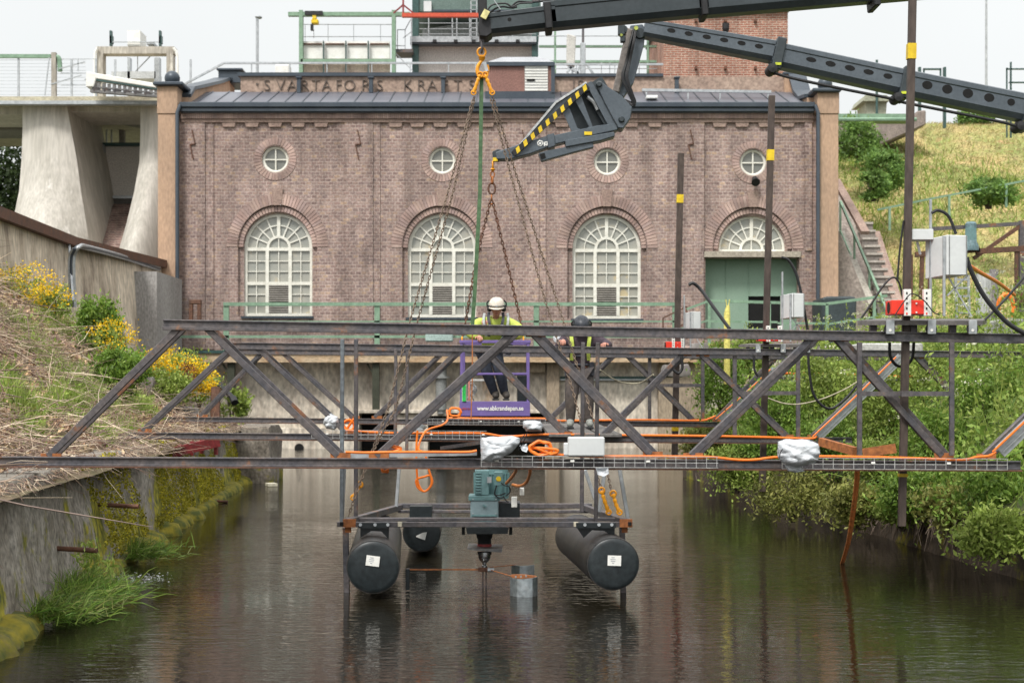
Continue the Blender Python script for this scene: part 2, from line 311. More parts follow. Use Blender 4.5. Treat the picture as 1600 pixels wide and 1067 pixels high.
# ---------------------------------------------------------------- the setting: water, banks, hillside, ground
def XL(d): return -3.63-.082*(d-10.9)                     # face of the left quay
def XR(d): return 4.75-.078*(d-14.26) if d < 31 else 3.44+(d-31)*.17
def nz(x, y, s, k=0): return noise.noise(Vector((x*s, y*s, k*7.3)))
def water():
    b = B(); b.add([(-45, -30, 0), (45, -30, 0), (45, 50, 0), (-45, 50, 0)], [(0, 1, 2, 3)])
    m = bpy.data.materials.new('river_water'); m.use_nodes = True; nt = m.node_tree; n = nt.nodes; l = nt.links.new
    p = n['Principled BSDF']; p.inputs['Base Color'].default_value = (.010, .0085, .005, 1); p.inputs['Roughness'].default_value = .012; p.inputs['IOR'].default_value = 1.333
    p.inputs['Specular IOR Level'].default_value = .5
    t = n.new('ShaderNodeTexCoord'); hh = None
    for sc, st, w, det in ((5.5, (.7, 2.4, 1), .8, 3), (1.6, (.6, 1.9, 1), .55, 2), (15, (.7, 2.0, 1), .30, 2)):
        mp = n.new('ShaderNodeMapping'); mp.inputs['Scale'].default_value = st; l(t.outputs['Object'], mp.inputs[0])
        no = n.new('ShaderNodeTexNoise'); no.inputs['Scale'].default_value = sc; no.inputs['Detail'].default_value = det; no.inputs['Distortion'].default_value = .4; l(mp.outputs[0], no.inputs['Vector'])
        mu = n.new('ShaderNodeMath'); mu.operation = 'MULTIPLY'; mu.inputs[1].default_value = w; l(no.outputs['Fac'], mu.inputs[0])
        if hh is None: hh = mu.outputs[0]
        else:
            ad = n.new('ShaderNodeMath'); ad.operation = 'ADD'; l(hh, ad.inputs[0]); l(mu.outputs[0], ad.inputs[1]); hh = ad.outputs[0]
    # patches of livelier and calmer surface
    ca = n.new('ShaderNodeTexNoise'); ca.inputs['Scale'].default_value = .35; ca.inputs['Detail'].default_value = 2; l(t.outputs['Object'], ca.inputs['Vector'])
    mr = n.new('ShaderNodeMapRange'); mr.inputs[1].default_value = .35; mr.inputs[2].default_value = .65; mr.inputs[3].default_value = .35; mr.inputs[4].default_value = 1.; l(ca.outputs['Fac'], mr.inputs[0])
    bp = n.new('ShaderNodeBump'); bp.inputs['Distance'].default_value = .0078; l(mr.outputs[0], bp.inputs['Strength']); l(hh, bp.inputs['Height']); l(bp.outputs[0], p.inputs['Normal'])
    o = b.build('water', m, origin=(0,0,0)); o['kind'] = 'structure'
water()
def sheet(name, us, ds, fn, m):
    v = []; f = []; nu = len(us)
    for d in ds:
        for u in us: v.append(fn(u, d))
    for j in range(len(ds)-1):
        for i in range(nu-1):
            a = j*nu+i; f.append((a, a+1, a+nu+1, a+nu))
    o = npmesh(name, v, f, m, origin=(0,0,0), kind='structure'); o.data.shade_smooth(); return o
m_soil = mat('bank_soil', (.17,.12,.08), (.085,.075,.03), (.25,.19,.13), scale=2.5, rough=1, bump=1, bscale=22, fine=.5)
m_soilr = mat('bank_green', (.045,.06,.02), (.09,.10,.03), (.08,.06,.035), scale=1.5, rough=1, bump=1, bscale=15, fine=.5)
m_hill = mat('hill_grass', (.46,.35,.16), (.25,.29,.09), (.40,.27,.13), scale=.55, rough=1, bump=.8, bscale=9, fine=.45, pos=(.4,.6))
m_ground = mat('ground', (.17,.16,.12), (.10,.12,.06), scale=.3, rough=1)
def zl(u, d):
    z = 1.0+.70*max(0, min(u, 5.2)-.45)
    if d > 28.5: z -= (d-28.5)*.55*(1 if u < 4.4 else .7)
    return max(z, -.6)
def left_pt(u, d):
    x = XL(d)-u; k = min(1, u/.6)
    return (x, d, zl(u, d)+k*(.16*nz(x, d, .9)+.10*nz(x, d, 2.7, 1)+.04*nz(x, d, 7, 2)))
sheet('bank_slope', np.concatenate([np.linspace(-.05, 6.5, 66), [9]]), np.linspace(4, 35, 250), left_pt, m_soil)
def zr(u, d):
    z = .62+.55*min(u, 2.2)+.34*max(0, min(u, 5.2)-2.2)+.02*max(0, u-5.2)
    if d > 31: z = min(z, .62+.75*max(0, u-.2))
    return min(z, 2.6)
def right_pt(u, d):
    x = XR(d)+u; k = min(1, u/.6)*(1 if u < 6 else .4)
    return (x, d, zr(u, d)+k*(.18*nz(x, d, .8, 3)+.08*nz(x, d, 2.4, 4)))
sheet('bank_meadow', np.concatenate([[-.02], np.linspace(.05, 6.5, 50), [8, 12, 20, 40]]), np.linspace(4, 46, 200), right_pt, m_soilr)
def hz(x, d):
    t = min(1, max(0, (d-46.2)/20)); z = 2.8+10.4*t+.35*math.sin(t*3.1)
    if x < 17: z -= 0
    return z+.25*nz(x, d, .22, 5)*t+.12*nz(x, d, .9, 6)
sheet('hillside', np.linspace(9.75, 60, 120), np.concatenate([np.linspace(46, 68, 90), [80, 120]]), lambda x, d: (x, d, hz(x, min(d, 68))), m_hill)
b = B(); b.add([(-600, 46.1, 2.3), (600, 46.1, 2.3), (600, 2500, 2.3), (-600, 2500, 2.3)], [(0, 1, 2, 3)])
b.add([(-600, -50, 3.0), (-14, -50, 3.0), (-14, 46.1, 2.3), (-600, 46.1, 2.3)], [(0, 1, 2, 3)]); b.add([(44, -50, 3.0), (600, -50, 3.0), (600, 46.1, 2.3), (44, 46.1, 2.3)], [(0, 1, 2, 3)])
b.build('ground', m_ground, origin=(0,0,0))['kind'] = 'structure'
b = B(); b.add([(-45, -30, -1.2), (45, -30, -1.2), (45, 50, -1.2), (-45, 50, -1.2)], [(0, 1, 2, 3)]); b.build('river_bed', m_soil, origin=(0,0,0))['kind'] = 'structure'
# ---------------------------------------------------------------- quay walls
def mossy(name, c1, c2, c3, mossc=(.23,.19,.015), amt=(.54,.6), zfade=.9):
    m = mat(name, c1, c2, c3, scale=2.6, rough=.9, stretch=(1,1,.75), bscale=22, bump=.9, fine=.5, det=12.)
    nt = m.node_tree; n = nt.nodes; l = nt.links.new; b = n['Principled BSDF']; src = b.inputs['Base Color'].links[0].from_socket
    t = n.new('ShaderNodeTexCoord'); no = n.new('ShaderNodeTexNoise'); no.inputs['Scale'].default_value = 1.1; no.inputs['Detail'].default_value = 9; no.inputs['Roughness'].default_value = .7; l(t.outputs['Object'], no.inputs['Vector'])
    s = n.new('ShaderNodeSeparateXYZ'); l(t.outputs['Object'], s.inputs[0]); z = n.new('ShaderNodeMapRange'); z.inputs[1].default_value = 0; z.inputs[2].default_value = zfade; z.inputs[3].default_value = .09; z.inputs[4].default_value = -.03; l(s.outputs['Z'], z.inputs[0])
    y = n.new('ShaderNodeMapRange'); y.inputs[1].default_value = -8; y.inputs[2].default_value = 6; y.inputs[3].default_value = -.06; y.inputs[4].default_value = .06; l(s.outputs['Y'], y.inputs[0])
    a = n.new('ShaderNodeMath'); l(no.outputs['Fac'], a.inputs[0]); l(z.outputs[0], a.inputs[1]); a2 = n.new('ShaderNodeMath'); l(a.outputs[0], a2.inputs[0]); l(y.outputs[0], a2.inputs[1])
    r = n.new('ShaderNodeMapRange'); r.inputs[1].default_value = amt[0]; r.inputs[2].default_value = amt[1]; l(a2.outputs[0], r.inputs[0])
    mc = n.new('ShaderNodeTexNoise'); mc.inputs['Scale'].default_value = 9; l(t.outputs['Object'], mc.inputs['Vector']); cr = n.new('ShaderNodeValToRGB'); cr.color_ramp.elements[0].position = .35; cr.color_ramp.elements[1].position = .65
    cr.color_ramp.elements[0].color = (.07, .085, .015, 1); cr.color_ramp.elements[1].color = (*mossc, 1); l(mc.outputs['Fac'], cr.inputs[0])
    mx_ = n.new('ShaderNodeMix'); mx_.data_type = 'RGBA'; l(r.outputs[0], mx_.inputs[0]); l(src, mx_.inputs[6]); l(cr.outputs[0], mx_.inputs[7]); l(mx_.outputs[2], b.inputs['Base Color'])
    return m
m_quay = mossy('quay_concrete', (.36,.33,.285), (.18,.155,.12), (.44,.41,.37), (.34,.30,.025), (.53,.58))
m_quayr = mossy('quay_concrete_brown', (.085,.06,.04), (.05,.035,.022), (.24,.19,.15), amt=(.66,.72))
q = thing('quay_wall', 'old grey concrete quay wall with yellow moss below the brush covered bank', 'wall', (XL(18), 18, 0))
v = []; f = []; ds = np.linspace(5, 29.2, 420); zs = np.linspace(-.4, 1.09, 34)
for d in ds:
    pan = math.floor(d/2.9); off = .05*math.sin(pan*2.3); jt = min(1, abs((d/2.9) % 1-.5)*2); crack = -.07 if abs((d % 2.9)) < .06 else 0
    for z in zs:
        x = XL(d)-.20*(z/1.2)+off*z+crack+.035*nz(d, z, 1.3, 9)+.02*nz(d, z, 5, 10)
        v.append((x, d, z))
    v.append((XL(d)-.20-.55, d, 1.09+.03*nz(d, 0, 2)))
nz_ = len(zs)+1
for j in range(len(ds)-1):
    for i in range(nz_-1):
        a = j*nz_+i; f.append((a, a+nz_, a+nz_+1, a+1))
w = npmesh('wall_face', v, f, m_quay, q); w.data.shade_smooth()
v = []; f = []; pr = [(-.1, .17), (.08, .15), (.2, .11), (.27, .02), (.30, -.3)]
for d in np.linspace(5, 29, 380):
    g = max(.12, .50+.7*nz(d, 0, .6, 20)+.45*nz(d, 0, 1.9, 21)+.35*nz(d, 0, 5, 23))
    for (a, z) in pr: v.append((XL(d)+a*g, d, z*g*1.15+.02*nz(d, a*9, 4, 22)))
for j in range(379):
    for i in range(4): a = j*5+i; f.append((a, a+5, a+6, a+1))
m_led = mossy('ledge_moss', (.15,.125,.08), (.08,.07,.04), (.2,.17,.12), amt=(.42,.52))
npmesh('footing', v, f, m_led, q).data.shade_smooth()
for i, (x, y, d) in enumerate(((100, 858, 13.2), (128, 790, 15.4), (290, 783, 24), (65, 1000, 11))[:3]):
    p = P(x, y, d); b = B(); b.tube([(XL(d)-.3, d, p.z+.02), (XL(d)+.28, d-.1, p.z)], .022, 8); b.build('steel_pin', m_rust, q, smooth=True)
b = B()
for i in range(26):                              # the mossy concrete block that ends the quay
    pass
def lump(c, sz, seed, k=.06, n=10):
    b = B(); vs = []; cx, cy, cz = c
    import bmesh
    bm = bmesh.new(); bmesh.ops.create_cube(bm, size=1); bmesh.ops.subdivide_edges(bm, edges=bm.edges, cuts=n, use_grid_fill=True)
    for q_ in bm.verts:
        p = Vector((q_.co.x*sz[0], q_.co.y*sz[1], q_.co.z*sz[2])); s = 1-.12*(abs(q_.co.x*2)**4+abs(q_.co.y*2)**4)*.5*(abs(q_.co.z*2)**3)
        p.x *= s; p.y *= s; nv = noise.noise_vector(p*2.1+Vector((seed, 0, 0)))*k+noise.noise_vector(p*6+Vector((seed, 3, 0)))*k*.4
        q_.co = p+nv+Vector(c)
    b.v = [tuple(x.co) for x in bm.verts]; b.f = [tuple(x.index for x in fc.verts) for fc in bm.faces]; bm.free(); return b
a = P(366, 668, 28.8); e = P(421, 757, 28.8)
one(lump(((a.x+e.x)/2, 29.6, .35), (e.x-a.x, 1.7, 1.45), 3, .07), 'concrete_block', mossy('block_moss', (.25,.22,.18), (.13,.11,.09), (.36,.31,.26), amt=(.55,.62)), 'weathered mossy concrete block standing in the water at the end of the left quay', 'block', smooth=True)
q = thing('quay_wall', 'low dark brown concrete wall at the waterline under the green bushes', 'wall', (XR(18), 18, 0))
v = []; f = []; ds = np.linspace(5, 31, 300); zs = np.linspace(-.4, .62, 16)
for d in ds:
    for z in zs: v.append((XR(d)+.10*max(z, 0)+.06*nz(d, z, 1., 31)+.03*nz(d, z, 4, 32)-.0, d, z))
    v.append((XR(d)+.5, d, .64))
nz_ = len(zs)+1
for j in range(len(ds)-1):
    for i in range(nz_-1): a = j*nz_+i; f.append((a, a+1, a+nz_+1, a+nz_))
npmesh('wall_face', v, f, m_quayr, q).data.shade_smooth()
# ---------------------------------------------------------------- the brick power station
D0 = 45.3; SC = FP/D0
def fx(x): return (x-800)/SC
def fz(y): return CH+(HY-y)/SC
PS = thing('power_station', 'long brown brick power station with arched white windows and lettering on its parapet', 'building', (fx(780), D0, fz(548)))
def circ(cx, cy, r, n=40): return [(fx(cx+r*math.cos(2*math.pi*i/n)), fz(cy+r*math.sin(2*math.pi*i/n))) for i in range(n)]
def arch(x0, x1, yb, ysp, n=24, ry=1.):
    cx, r = (x0+x1)/2, (x1-x0)/2; return [(fx(x0), fz(yb)), (fx(x1), fz(yb))]+[(fx(cx+r*math.cos(math.pi*i/n)), fz(ysp-r*ry*math.sin(math.pi*i/n))) for i in range(n+1)]
WIN = [(433.5, 386, 494), (690.5, 387, 496), (948.5, 388, 498)]
OV = [(430, 249), (691, 251), (949, 253), (1177, 254)]
DX = (1102, 1249)
rect = lambda x0, y0, x1, y1: [(fx(x0), fz(y0)), (fx(x1), fz(y0)), (fx(x1), fz(y1)), (fx(x0), fz(y1))]
h1 = [circ(x, y, 21) for x, y in OV]+[arch(x-62, x+62, b_, s_, ry=1.06) for x, s_, b_ in WIN]
h1 += [arch(1114, 1238, 393, 389, ry=1.06), rect(DX[0], 402, DX[1], 530)]
plate('wall', rect(280, 181, 1276, 548), h1, D0, .13, m_brick, PS)
h2 = [arch(x-53.5, x+53.5, b_, s_) for x, s_, b_ in WIN]+[arch(1124, 1228, 393, 389), rect(DX[0]+1, 403, DX[1]-1, 530)]+[circ(x, y, 20.5) for x, y in OV]
plate('inner_wall', rect(285, 190, 1270, 547), h2, D0+.13, .22, m_brick, PS)
b = B(); b.mm((fx(262), D0+1.3, fz(548)), (fx(1292), D0+3.3, fz(182))); b.mm((fx(262), D0+3.3, fz(548)), (fx(1292), D0+13, fz(142)))
b.mm((fx(262), D0+.36, fz(548)), (fx(283), D0+1.3, fz(182))); b.mm((fx(1277), D0+.36, fz(548)), (fx(1292), D0+1.3, fz(182)))
b.build('building_body', m_brick, PS)
def window(cx, ysp, yb, full=True):
    y = D0+.23; r = 53.5; k = 1/SC; wf = B()
    fr = thing  # keep names plain
    def ring(ra, rb, a0=0, a1=math.pi, n=28, yy=y, th=.07):
        o = []; 
        for i in range(n+1):
            a = a0+(a1-a0)*i/n; o.append((a, ))
        pts = [(fx(cx+rb*math.cos(t[0])), fz(ysp-rb*math.sin(t[0]))) for t in o]+[(fx(cx+ra*math.cos(t[0])), fz(ysp-ra*math.sin(t[0]))) for t in reversed(o)]
        vs = [(p[0], yy, p[1]) for p in pts]+[(p[0], yy+th, p[1]) for p in pts]; m_ = n+1; N = len(pts); fs = []
        for i in range(n):
            j = N-1-i; fs += [(i, i+1, j-1, j), (N+i, N+j, N+j-1, N+i+1), (i, N+i, N+i+1, i+1), (j, j-1, N+j-1, N+j)]
        wf.add(vs, fs)
    def bb(x0, y0, x1, y1, dy=0, th=.07): wf.mm((fx(x0), y+dy, fz(y0)), (fx(x1), y+dy+th, fz(y1)))
    ring(r-5, r); ring(15, 19); ring(34, 35.6, yy=y+.02, th=.04)
    bb(cx-r, ysp-.01, cx+r, ysp+5, -.004, .08)
    for i in range(1, 8):
        if i == 4: continue
        a = math.pi*i/8; c = V(fx(cx), y+.035, fz(ysp)); dr = V(math.cos(a)*k, 0, math.sin(a)*k)
        wf.bar(c+dr*18.5, c+dr*49.5, .04, .026, up=(0,1,0))
    bb(cx-2.6, ysp-51, cx+2.6, ysp-18, -.003); bb(cx-.8, ysp-16, cx+.8, ysp, .02, .04)
    if full:
        ym = ysp+(yb-ysp)*.52
        bb(cx-r, ysp+5, cx-r+4.5, yb); bb(cx+r-4.5, ysp+5, cx+r, yb); bb(cx-r+4.5, yb-5, cx+r-4.5, yb, .003)
        bb(cx-r+4.5, ym-2.5, cx+r-4.5, ym+2.5, .002); 
        for s in (-1, 1): bb(cx+s*18-2.6, ysp+5, cx+s*18+2.6, yb-5, -.004)
        for a0, a1 in ((cx-49, cx-20.6), (cx-15.4, cx+15.4), (cx+20.6, cx+49)):
            mid = (a0+a1)/2; low = not (a0 < cx < a1)
            bb(mid-.65, ysp+5, mid+.65, ym-2.5, .02, .04)
            for q_ in (1, 2): yy = ysp+5+(ym-2.5-ysp-5)*q_/3; bb(a0, yy-.65, a1, yy+.65, .022, .036)
            if low:
                bb(mid-.65, ym+2.5, mid+.65, yb-5, .02, .04)
                for q_ in (1,2): yy = ym+2.5+(yb-5-ym-2.5)*q_/3; bb(a0, yy-.65, a1, yy+.65, .022, .036)
    w = wf.build('window', m_winw, PS)
    g = B(); g.prism([(a, c) for a, c in (arch(cx-r+2, cx+r-2, yb-1 if full else ysp+2, ysp))], y+.065, y+.075); g.build('pane', m_glass, w)
    if full:
        lv = B(); n = 13; y0, y1 = ym+2.5, yb-5
        for i in range(n):
            zz = fz(y0+(y1-y0)*(i+.5)/n); lv.box((fx(cx), y+.02, zz), (31/SC, .07, .035), Matrix.Rotation(R(-35), 3, 'X'))
        lv.build('louvre', mat('louvre_grey', (.26,.24,.21), rough=.6), w)
        bk = B(); bk.mm((fx(cx-15.4), y+.055, fz(y0)), (fx(cx+15.4), y+.062, fz(y1))); bk.build('louvre_back', m_dark, w)
    s = B(); s.mm((fx(cx-r-3), D0-.05, fz(yb)), (fx(cx+r+3), D0+.3, fz(yb+3.5))); s.build('sill', m_roofd if full else m_winw, w)
for c in WIN: window(*c)
window(1176, 389, 393, False)
for x, y in OV:
    w = B(); yy = D0+.1
    w.torus((fx(x), yy+.03, fz(y)), 19.3/SC, 2.9/SC, n=36, m=8); w.mm((fx(x-17), yy, fz(y-1)), (fx(x+17), yy+.05, fz(y+1))); w.mm((fx(x-1), yy-.003, fz(y-17)), (fx(x+1), yy+.053, fz(y+17)))
    o = w.build('oval_window', m_winw, PS, smooth=True); g = B(); g.cyl((fx(x), yy+.05, fz(y)), (fx(x), yy+.06, fz(y)), 18.5/SC, 36); g.build('pane', mat('glass_dark', (.13,.135,.12), (.19,.19,.165), scale=.8, rough=.08, bump=0, spec=.8, fine=.02), o)
# brick arches, keystones
def vring(cx, cy, r0, r1, a0, a1, n, ky=1., proud=.018):
    v = B()
    for i in range(n):
        a, c = a0+(a1-a0)*(i+.09)/n, a0+(a1-a0)*(i+.91)/n
        v.prism([(fx(cx+r*math.cos(t)), fz(cy-r*ky*math.sin(t))) for r, t in ((r0, a), (r0, c), (r1, c), (r1, a))], D0-proud, D0+.05)
    return v
mort = mat('mortar', (.42,.33,.275), (.36,.28,.24), rough=.95)
for cx, s_ in [(c[0], c[1]) for c in WIN]+[(1176, 389)]:
    v = vring(cx, s_, 63, 79, 0, math.pi, 46, 1.05); w = v.build('brick_arch', m_vous, PS)
    v = vring(cx, s_, 54, 61.6, 0, math.pi, 36, 1.03, proud=-.11); v.build('inner_arch', m_vous, PS)
    kz = B(); kz.prism([(fx(cx-6), fz(s_-65)), (fx(cx+6), fz(s_-65)), (fx(cx+9), fz(s_-91)), (fx(cx-9), fz(s_-91))], D0-.05, D0+.06); kz.build('keystone', m_stone, PS)
for x, y in OV: vring(x, y, 22.5, 33, 0, 2*math.pi, 36).build('brick_ring', m_vous, PS)
# pilasters: slightly proud strips, each with a wrought iron anchor
for i, (x0, x1, x2, x3) in enumerate(((281, 289, 321, 334), (526, 539, 583, 594), (781, 793, 842, 853), (1046, 1058, 1100, 1101), (1256, 1257, 1268, 1269))):
    b = B(); b.mm((fx(x0), D0-.035, fz(192)), (fx(x3), D0, fz(392 if i in (3,4) else 546))); b.mm((fx(x1), D0-.075, fz(192)), (fx(x2), D0-.035, fz(392 if i in (3,4) else 546)))
    if i in (3,): b.mm((fx(x0), D0-.035, fz(392)), (fx(1100), D0, fz(546))); b.mm((fx(x1), D0-.075, fz(392)), (fx(1099), D0-.035, fz(546)))
    if i == 4: b.mm((fx(1252), D0-.035, fz(392)), (fx(1269), D0, fz(546)))
    b.build('pilaster', m_brick, PS)
for x in (302, 560, 817, 1079):
    b = B(); y = D0-.10; pp = [(fx(x-1), y, fz(204)), (fx(x+4), y, fz(226)), (fx(x-4), y, fz(227)), (fx(x+1), y, fz(250))]
    for a, c in zip(pp, pp[1:]): b.bar(a, c, .03, .045, up=(0,1,0))
    b.build('wall_anchor', m_rust, PS)
# cornice bands, gutter, roof
b = B(); b.mm((fx(284), D0-.13, fz(178)), (fx(1270), D0+.02, fz(187))); b.mm((fx(284), D0-.09, fz(187.1)), (fx(1270), D0+.02, fz(192)))
b.build('cornice', m_stone, PS)
b = B(); x = 292
while x < 1266: b.mm((fx(x), D0-.15, fz(179)), (fx(x+2.2), D0-.10, fz(186.5))); x += 3.1
b.build('soldier_course', m_vous, PS)
b = B()
for x0 in (347, 383, 419, 455, 491, 607, 641, 677, 714, 750, 867, 903, 939, 975, 1012, 1113, 1148, 1184, 1219): b = B(); b.prism([(fx(x0), fz(192.2)), (fx(x0+22), fz(192.2)), (fx(x0+20), fz(199)), (fx(x0+2), fz(199))], D0-.07, D0); b.build('dentil', m_stone, PS)

b = B(); b.mm((fx(284), D0-.30, fz(171)), (fx(1270), D0+.0, fz(177.5))); b.mm((fx(284), D0-.36, fz(163)), (fx(1270), D0-.22, fz(171)))
b.build('gutter', m_roofd, PS, bevel=.02)
D1 = 48.3; a = P(284, 166, D0-.2); c = P(284, 144, D1); XE = fx(1270)
b = B(); b.add([(a.x, D0-.2, a.z), (XE, D0-.2, a.z), (XE, D1, c.z), (a.x, D1, c.z), (a.x, D0-.2, a.z-.2), (XE, D0-.2, a.z-.2), (XE, D1, a.z-.2), (a.x, D1, a.z-.2)], [(0,1,2,3), (4,5,1,0), (1,5,6,2), (0,3,7,4)])
rf = b.build('roof', m_roof, PS)
b = B(); x = a.x+.3
while x < XE-.1: b.bar((x, D0-.18, a.z+.012), (x, D1, c.z+.012), .03, .03); x += .52
b.build('standing_seam', m_roofd, rf)
PD = 48.35; ps = FP/PD
px = lambda x: (x-800)/ps
pz = lambda y: CH+(HY-y)/ps
b = B(); b.mm((px(376), PD, pz(147)), (px(1232), PD+.5, pz(120))); par = b.build('parapet', mat('parapet_render', (.40,.30,.235), (.30,.215,.17), (.44,.36,.30), scale=1.3, rough=.9, bscale=12, bump=.3), PS)
b = B(); b.mm((px(372), PD-.1, pz(120)), (px(866), PD+.6, pz(114.5))); b.mm((px(866), PD-.09, pz(120.5)), (px(1036), PD+.6, pz(116))); b.build('coping', m_roofd, par)
m_let = mat('letter_metal', (.10,.08,.068), (.15,.115,.09), rough=.6)
lets = [('S', 418), ('V', 439), ('A', 457), ('R', 477), ('T', 494), ('Å', 511), ('F', 530), ('O', 547), ('R', 572), ('S', 594), ('K', 638), ('R', 659), ('A', 676), ('F', 696), ('T', 716), ('S', 738), ('1', 897), ('9', 908)]
allb = []
for ch, x in lets: allb.append(text('lettering', ch, (px(x-.5), PD-.03, pz(142)), .50, m_let, par, ext=.02, align='CENTER', sx=.98, bold=-.009))
for x in (402,): B().box((px(x), PD-.02, pz(132)), (.06, .04, .06)).build('lettering', m_let, par)
for x in (469, 581, 693, 1056): 
    b = B(); b.mm((px(x-3), PD-.35, pz(149)), (px(x+3), PD-.15, pz(126))); b.mm((px(x-4.5), PD-.4, pz(126)), (px(x+4.5), PD-.1, pz(123.5))); b.build('roof_vent', m_roofd, PS, bevel=.01)
# end gables that step back to the parapet, quoin pillars with caps and balls
for s, xq0, xq1, cap, bal, top in ((-1, 250, 284, (244, 291), (268, 122, 12), 138), (1, 1275, 1307, (1265, 1310), (1290, 131, 11.5), 148)):
    b = B(); b.mm((fx(xq0), D0-.28, fz(700 if s < 0 else 560)), (fx(xq1-3 if s < 0 else xq1), D0+.5, fz(181))); b.mm((fx(xq0-1), D0-.31, fz(180.9)), (fx(xq1-3 if s < 0 else xq1+1), D0+.5, fz(top)))
    b.build('corner_pillar', m_plas, PS, bevel=.015)
    b = B(); b.mm((fx(cap[0]), D0-.45, fz(top)), (fx(cap[1]), D0+.65, fz(top-6))); b.build('pillar_cap', m_roofd, PS, bevel=.03)
    b = B(); r = bal[2]/SC; c = V(fx(bal[0]), D0+.1, fz(bal[1])); b.lathe(c, [(r*max(.01, math.sin(t)), -r*math.cos(t)) for t in np.linspace(.001, 3.14, 17)], 24); b.build('ball_finial', m_roofd, PS, smooth=True)
    xa = fx(284) if s < 0 else fx(1271); e = px(380) if s < 0 else px(1225)
    # raking gable wall with a swept coping
    g = []; 
    zz0, zz1, zz2 = fz(150), pz(122), pz(110)
    prof = [(D0+.3, zz0-.9), (D0+.3, zz0), (D0+1.3, zz0+.12), (D0+2.2, zz0+.5), (D1-.1, zz2-.25), (D1+.3, zz2-.1), (D1+1.3, zz2-.1), (D1+1.3, zz0-.9)]
    if s < 0: prof = [(D0+.3, zz0-.9), (D0+.3, zz0), (D0+.9, P(0, 141, D0+.9).z), (D0+2.5, P(0, 137, D0+2.5).z), (50.5, P(0, 131, 50.5).z), (51.8, P(0, 127, 51.8).z), (53.2, P(0, 126, 53.2).z), (53.2, zz0-.9)]
    w0 = (fx(272), fx(291)) if s < 0 else (fx(1264), fx(1284))
    b = B(); vs = [(w0[0], p_[0], p_[1]) for p_ in prof]+[(w0[1], p_[0], p_[1]) for p_ in prof]; n = len(prof)
    b.add(vs, [tuple(range(n)), tuple(range(2*n-1, n-1, -1))]+[(i, n+i, n+(i+1) % n, (i+1) % n) for i in range(n)]); b.build('gable_wall', m_plas, PS)
    b = B()
    for p_, q_ in zip(prof[1:6], prof[2:7]): b.bar((sum(w0)/2, p_[0], p_[1]+.06), (sum(w0)/2, q_[0], q_[1]+.06), abs(w0[1]-w0[0])+.16, .1)
    b.build('gable_coping', m_roofd, PS)
b = B(); b.pxbox(341, 110, 376, 130, 52.3, 53.6); b.pxbox(338, 106.5, 379, 110, 52.2, 53.7); b.build('parapet_block', m_roofd, PS, bevel=.02)
b = B(); b.mm((px(1225), PD-.1, pz(150)), (px(1255), PD+.8, pz(118))); b.build('parapet_block', m_plas, PS)
b = B(); b.mm((px(1222), PD-.15, pz(118)), (px(1258), PD+.85, pz(114))); b.build('parapet_block_cap', m_roofd, PS, bevel=.02)
for x in (281.5, 1274): b = B(); b.tube([(fx(x+(4 if x < 600 else -4)), D0-.35, fz(168)), (fx(x), D0-.4, fz(180)), (fx(x), D0-.38, fz(548))], 3.1/SC, 10); b.build('downpipe', m_roofd, PS, smooth=True)
# doorway
b = B(); b.mm((fx(DX[0]-2), D0-.06, fz(393)), (fx(DX[1]+2), D0+.34, fz(402))); b.build('lintel', mat('lintel', (.42,.37,.30), rough=.9), PS)
b = B(); b.mm((fx(DX[0]), D0+.6, fz(402)), (fx(1174), D0+.66, fz(545))); b.mm((fx(1174), D0+.6, fz(402)), (fx(1225), D0+.66, fz(461))); b.mm((fx(1225), D0+.6, fz(402)), (fx(DX[1]), D0+.66, fz(545))); b.mm((fx(1174), D0+.6, fz(512)), (fx(1225), D0+.66, fz(545)))
for x in (1138, 1174): b.mm((fx(x), D0+.575, fz(402)), (fx(x+1.2), D0+.6, fz(545 if x < 1170 else 461)))
dr = b.build('door', m_door, PS)
b = B(); b.mm((fx(1174), D0+.68, fz(461)), (fx(1225), D0+.70, fz(512))); b.build('door_opening', m_dark, dr)
b = B(); b.mm((fx(DX[0]), D0+.35, fz(402)), (fx(DX[0]+.5), D0+.66, fz(545))); b.mm((fx(DX[1]-.5), D0+.35, fz(402)), (fx(DX[1]), D0+.66, fz(545))); b.build('door_jamb', m_door, PS)
b = B(); c = V(fx(1178), D0-.35, fz(284)); b.bar((c.x, D0, c.z+.08), c, .05); b.lathe(c+V(0,.1,0), [(.02, -.12), (.09, -.1), (.13, .12), (.001, .13)], 14, (0,-.8,-.6)); b.build('wall_lamp', m_black, PS, smooth=True)
# lower concrete wall rising from the water, with its openings
FD = D0+.12
b = B(); z0 = fz(705)-1
b.mm((fx(252), FD, fz(546)), (fx(560), FD+1, z0)); b.mm((fx(560), FD, fz(546)), (fx(852), FD+1, fz(645))); b.mm((fx(852), FD, fz(546)), (fx(1100), FD+1, z0)); b.mm((fx(620), FD, fz(645)), (fx(668), FD+1, z0))
b.mm((fx(1100), FD, fz(546)), (fx(1312), FD+1, z0)); b.build('foundation', m_concd, PS)
b = B(); b.mm((fx(252), FD-.18, fz(668)), (fx(560), FD, z0)); b.mm((fx(400), FD-.4, fz(686)), (fx(560), FD-.18, z0)); b.mm((fx(670), FD-.3, fz(635)), (fx(700), FD, fz(650))); b.mm((fx(560), FD-.12, fz(640)), (fx(852), FD, fz(646)))
b.build('plinth', m_concd, PS, bevel=.02)
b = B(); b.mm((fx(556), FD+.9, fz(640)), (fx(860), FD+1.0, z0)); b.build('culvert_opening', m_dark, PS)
m_but = mat('buttress', (.38,.31,.22), (.28,.22,.16), scale=.8, rough=.9, stretch=(1,1,.3), bump=.3)
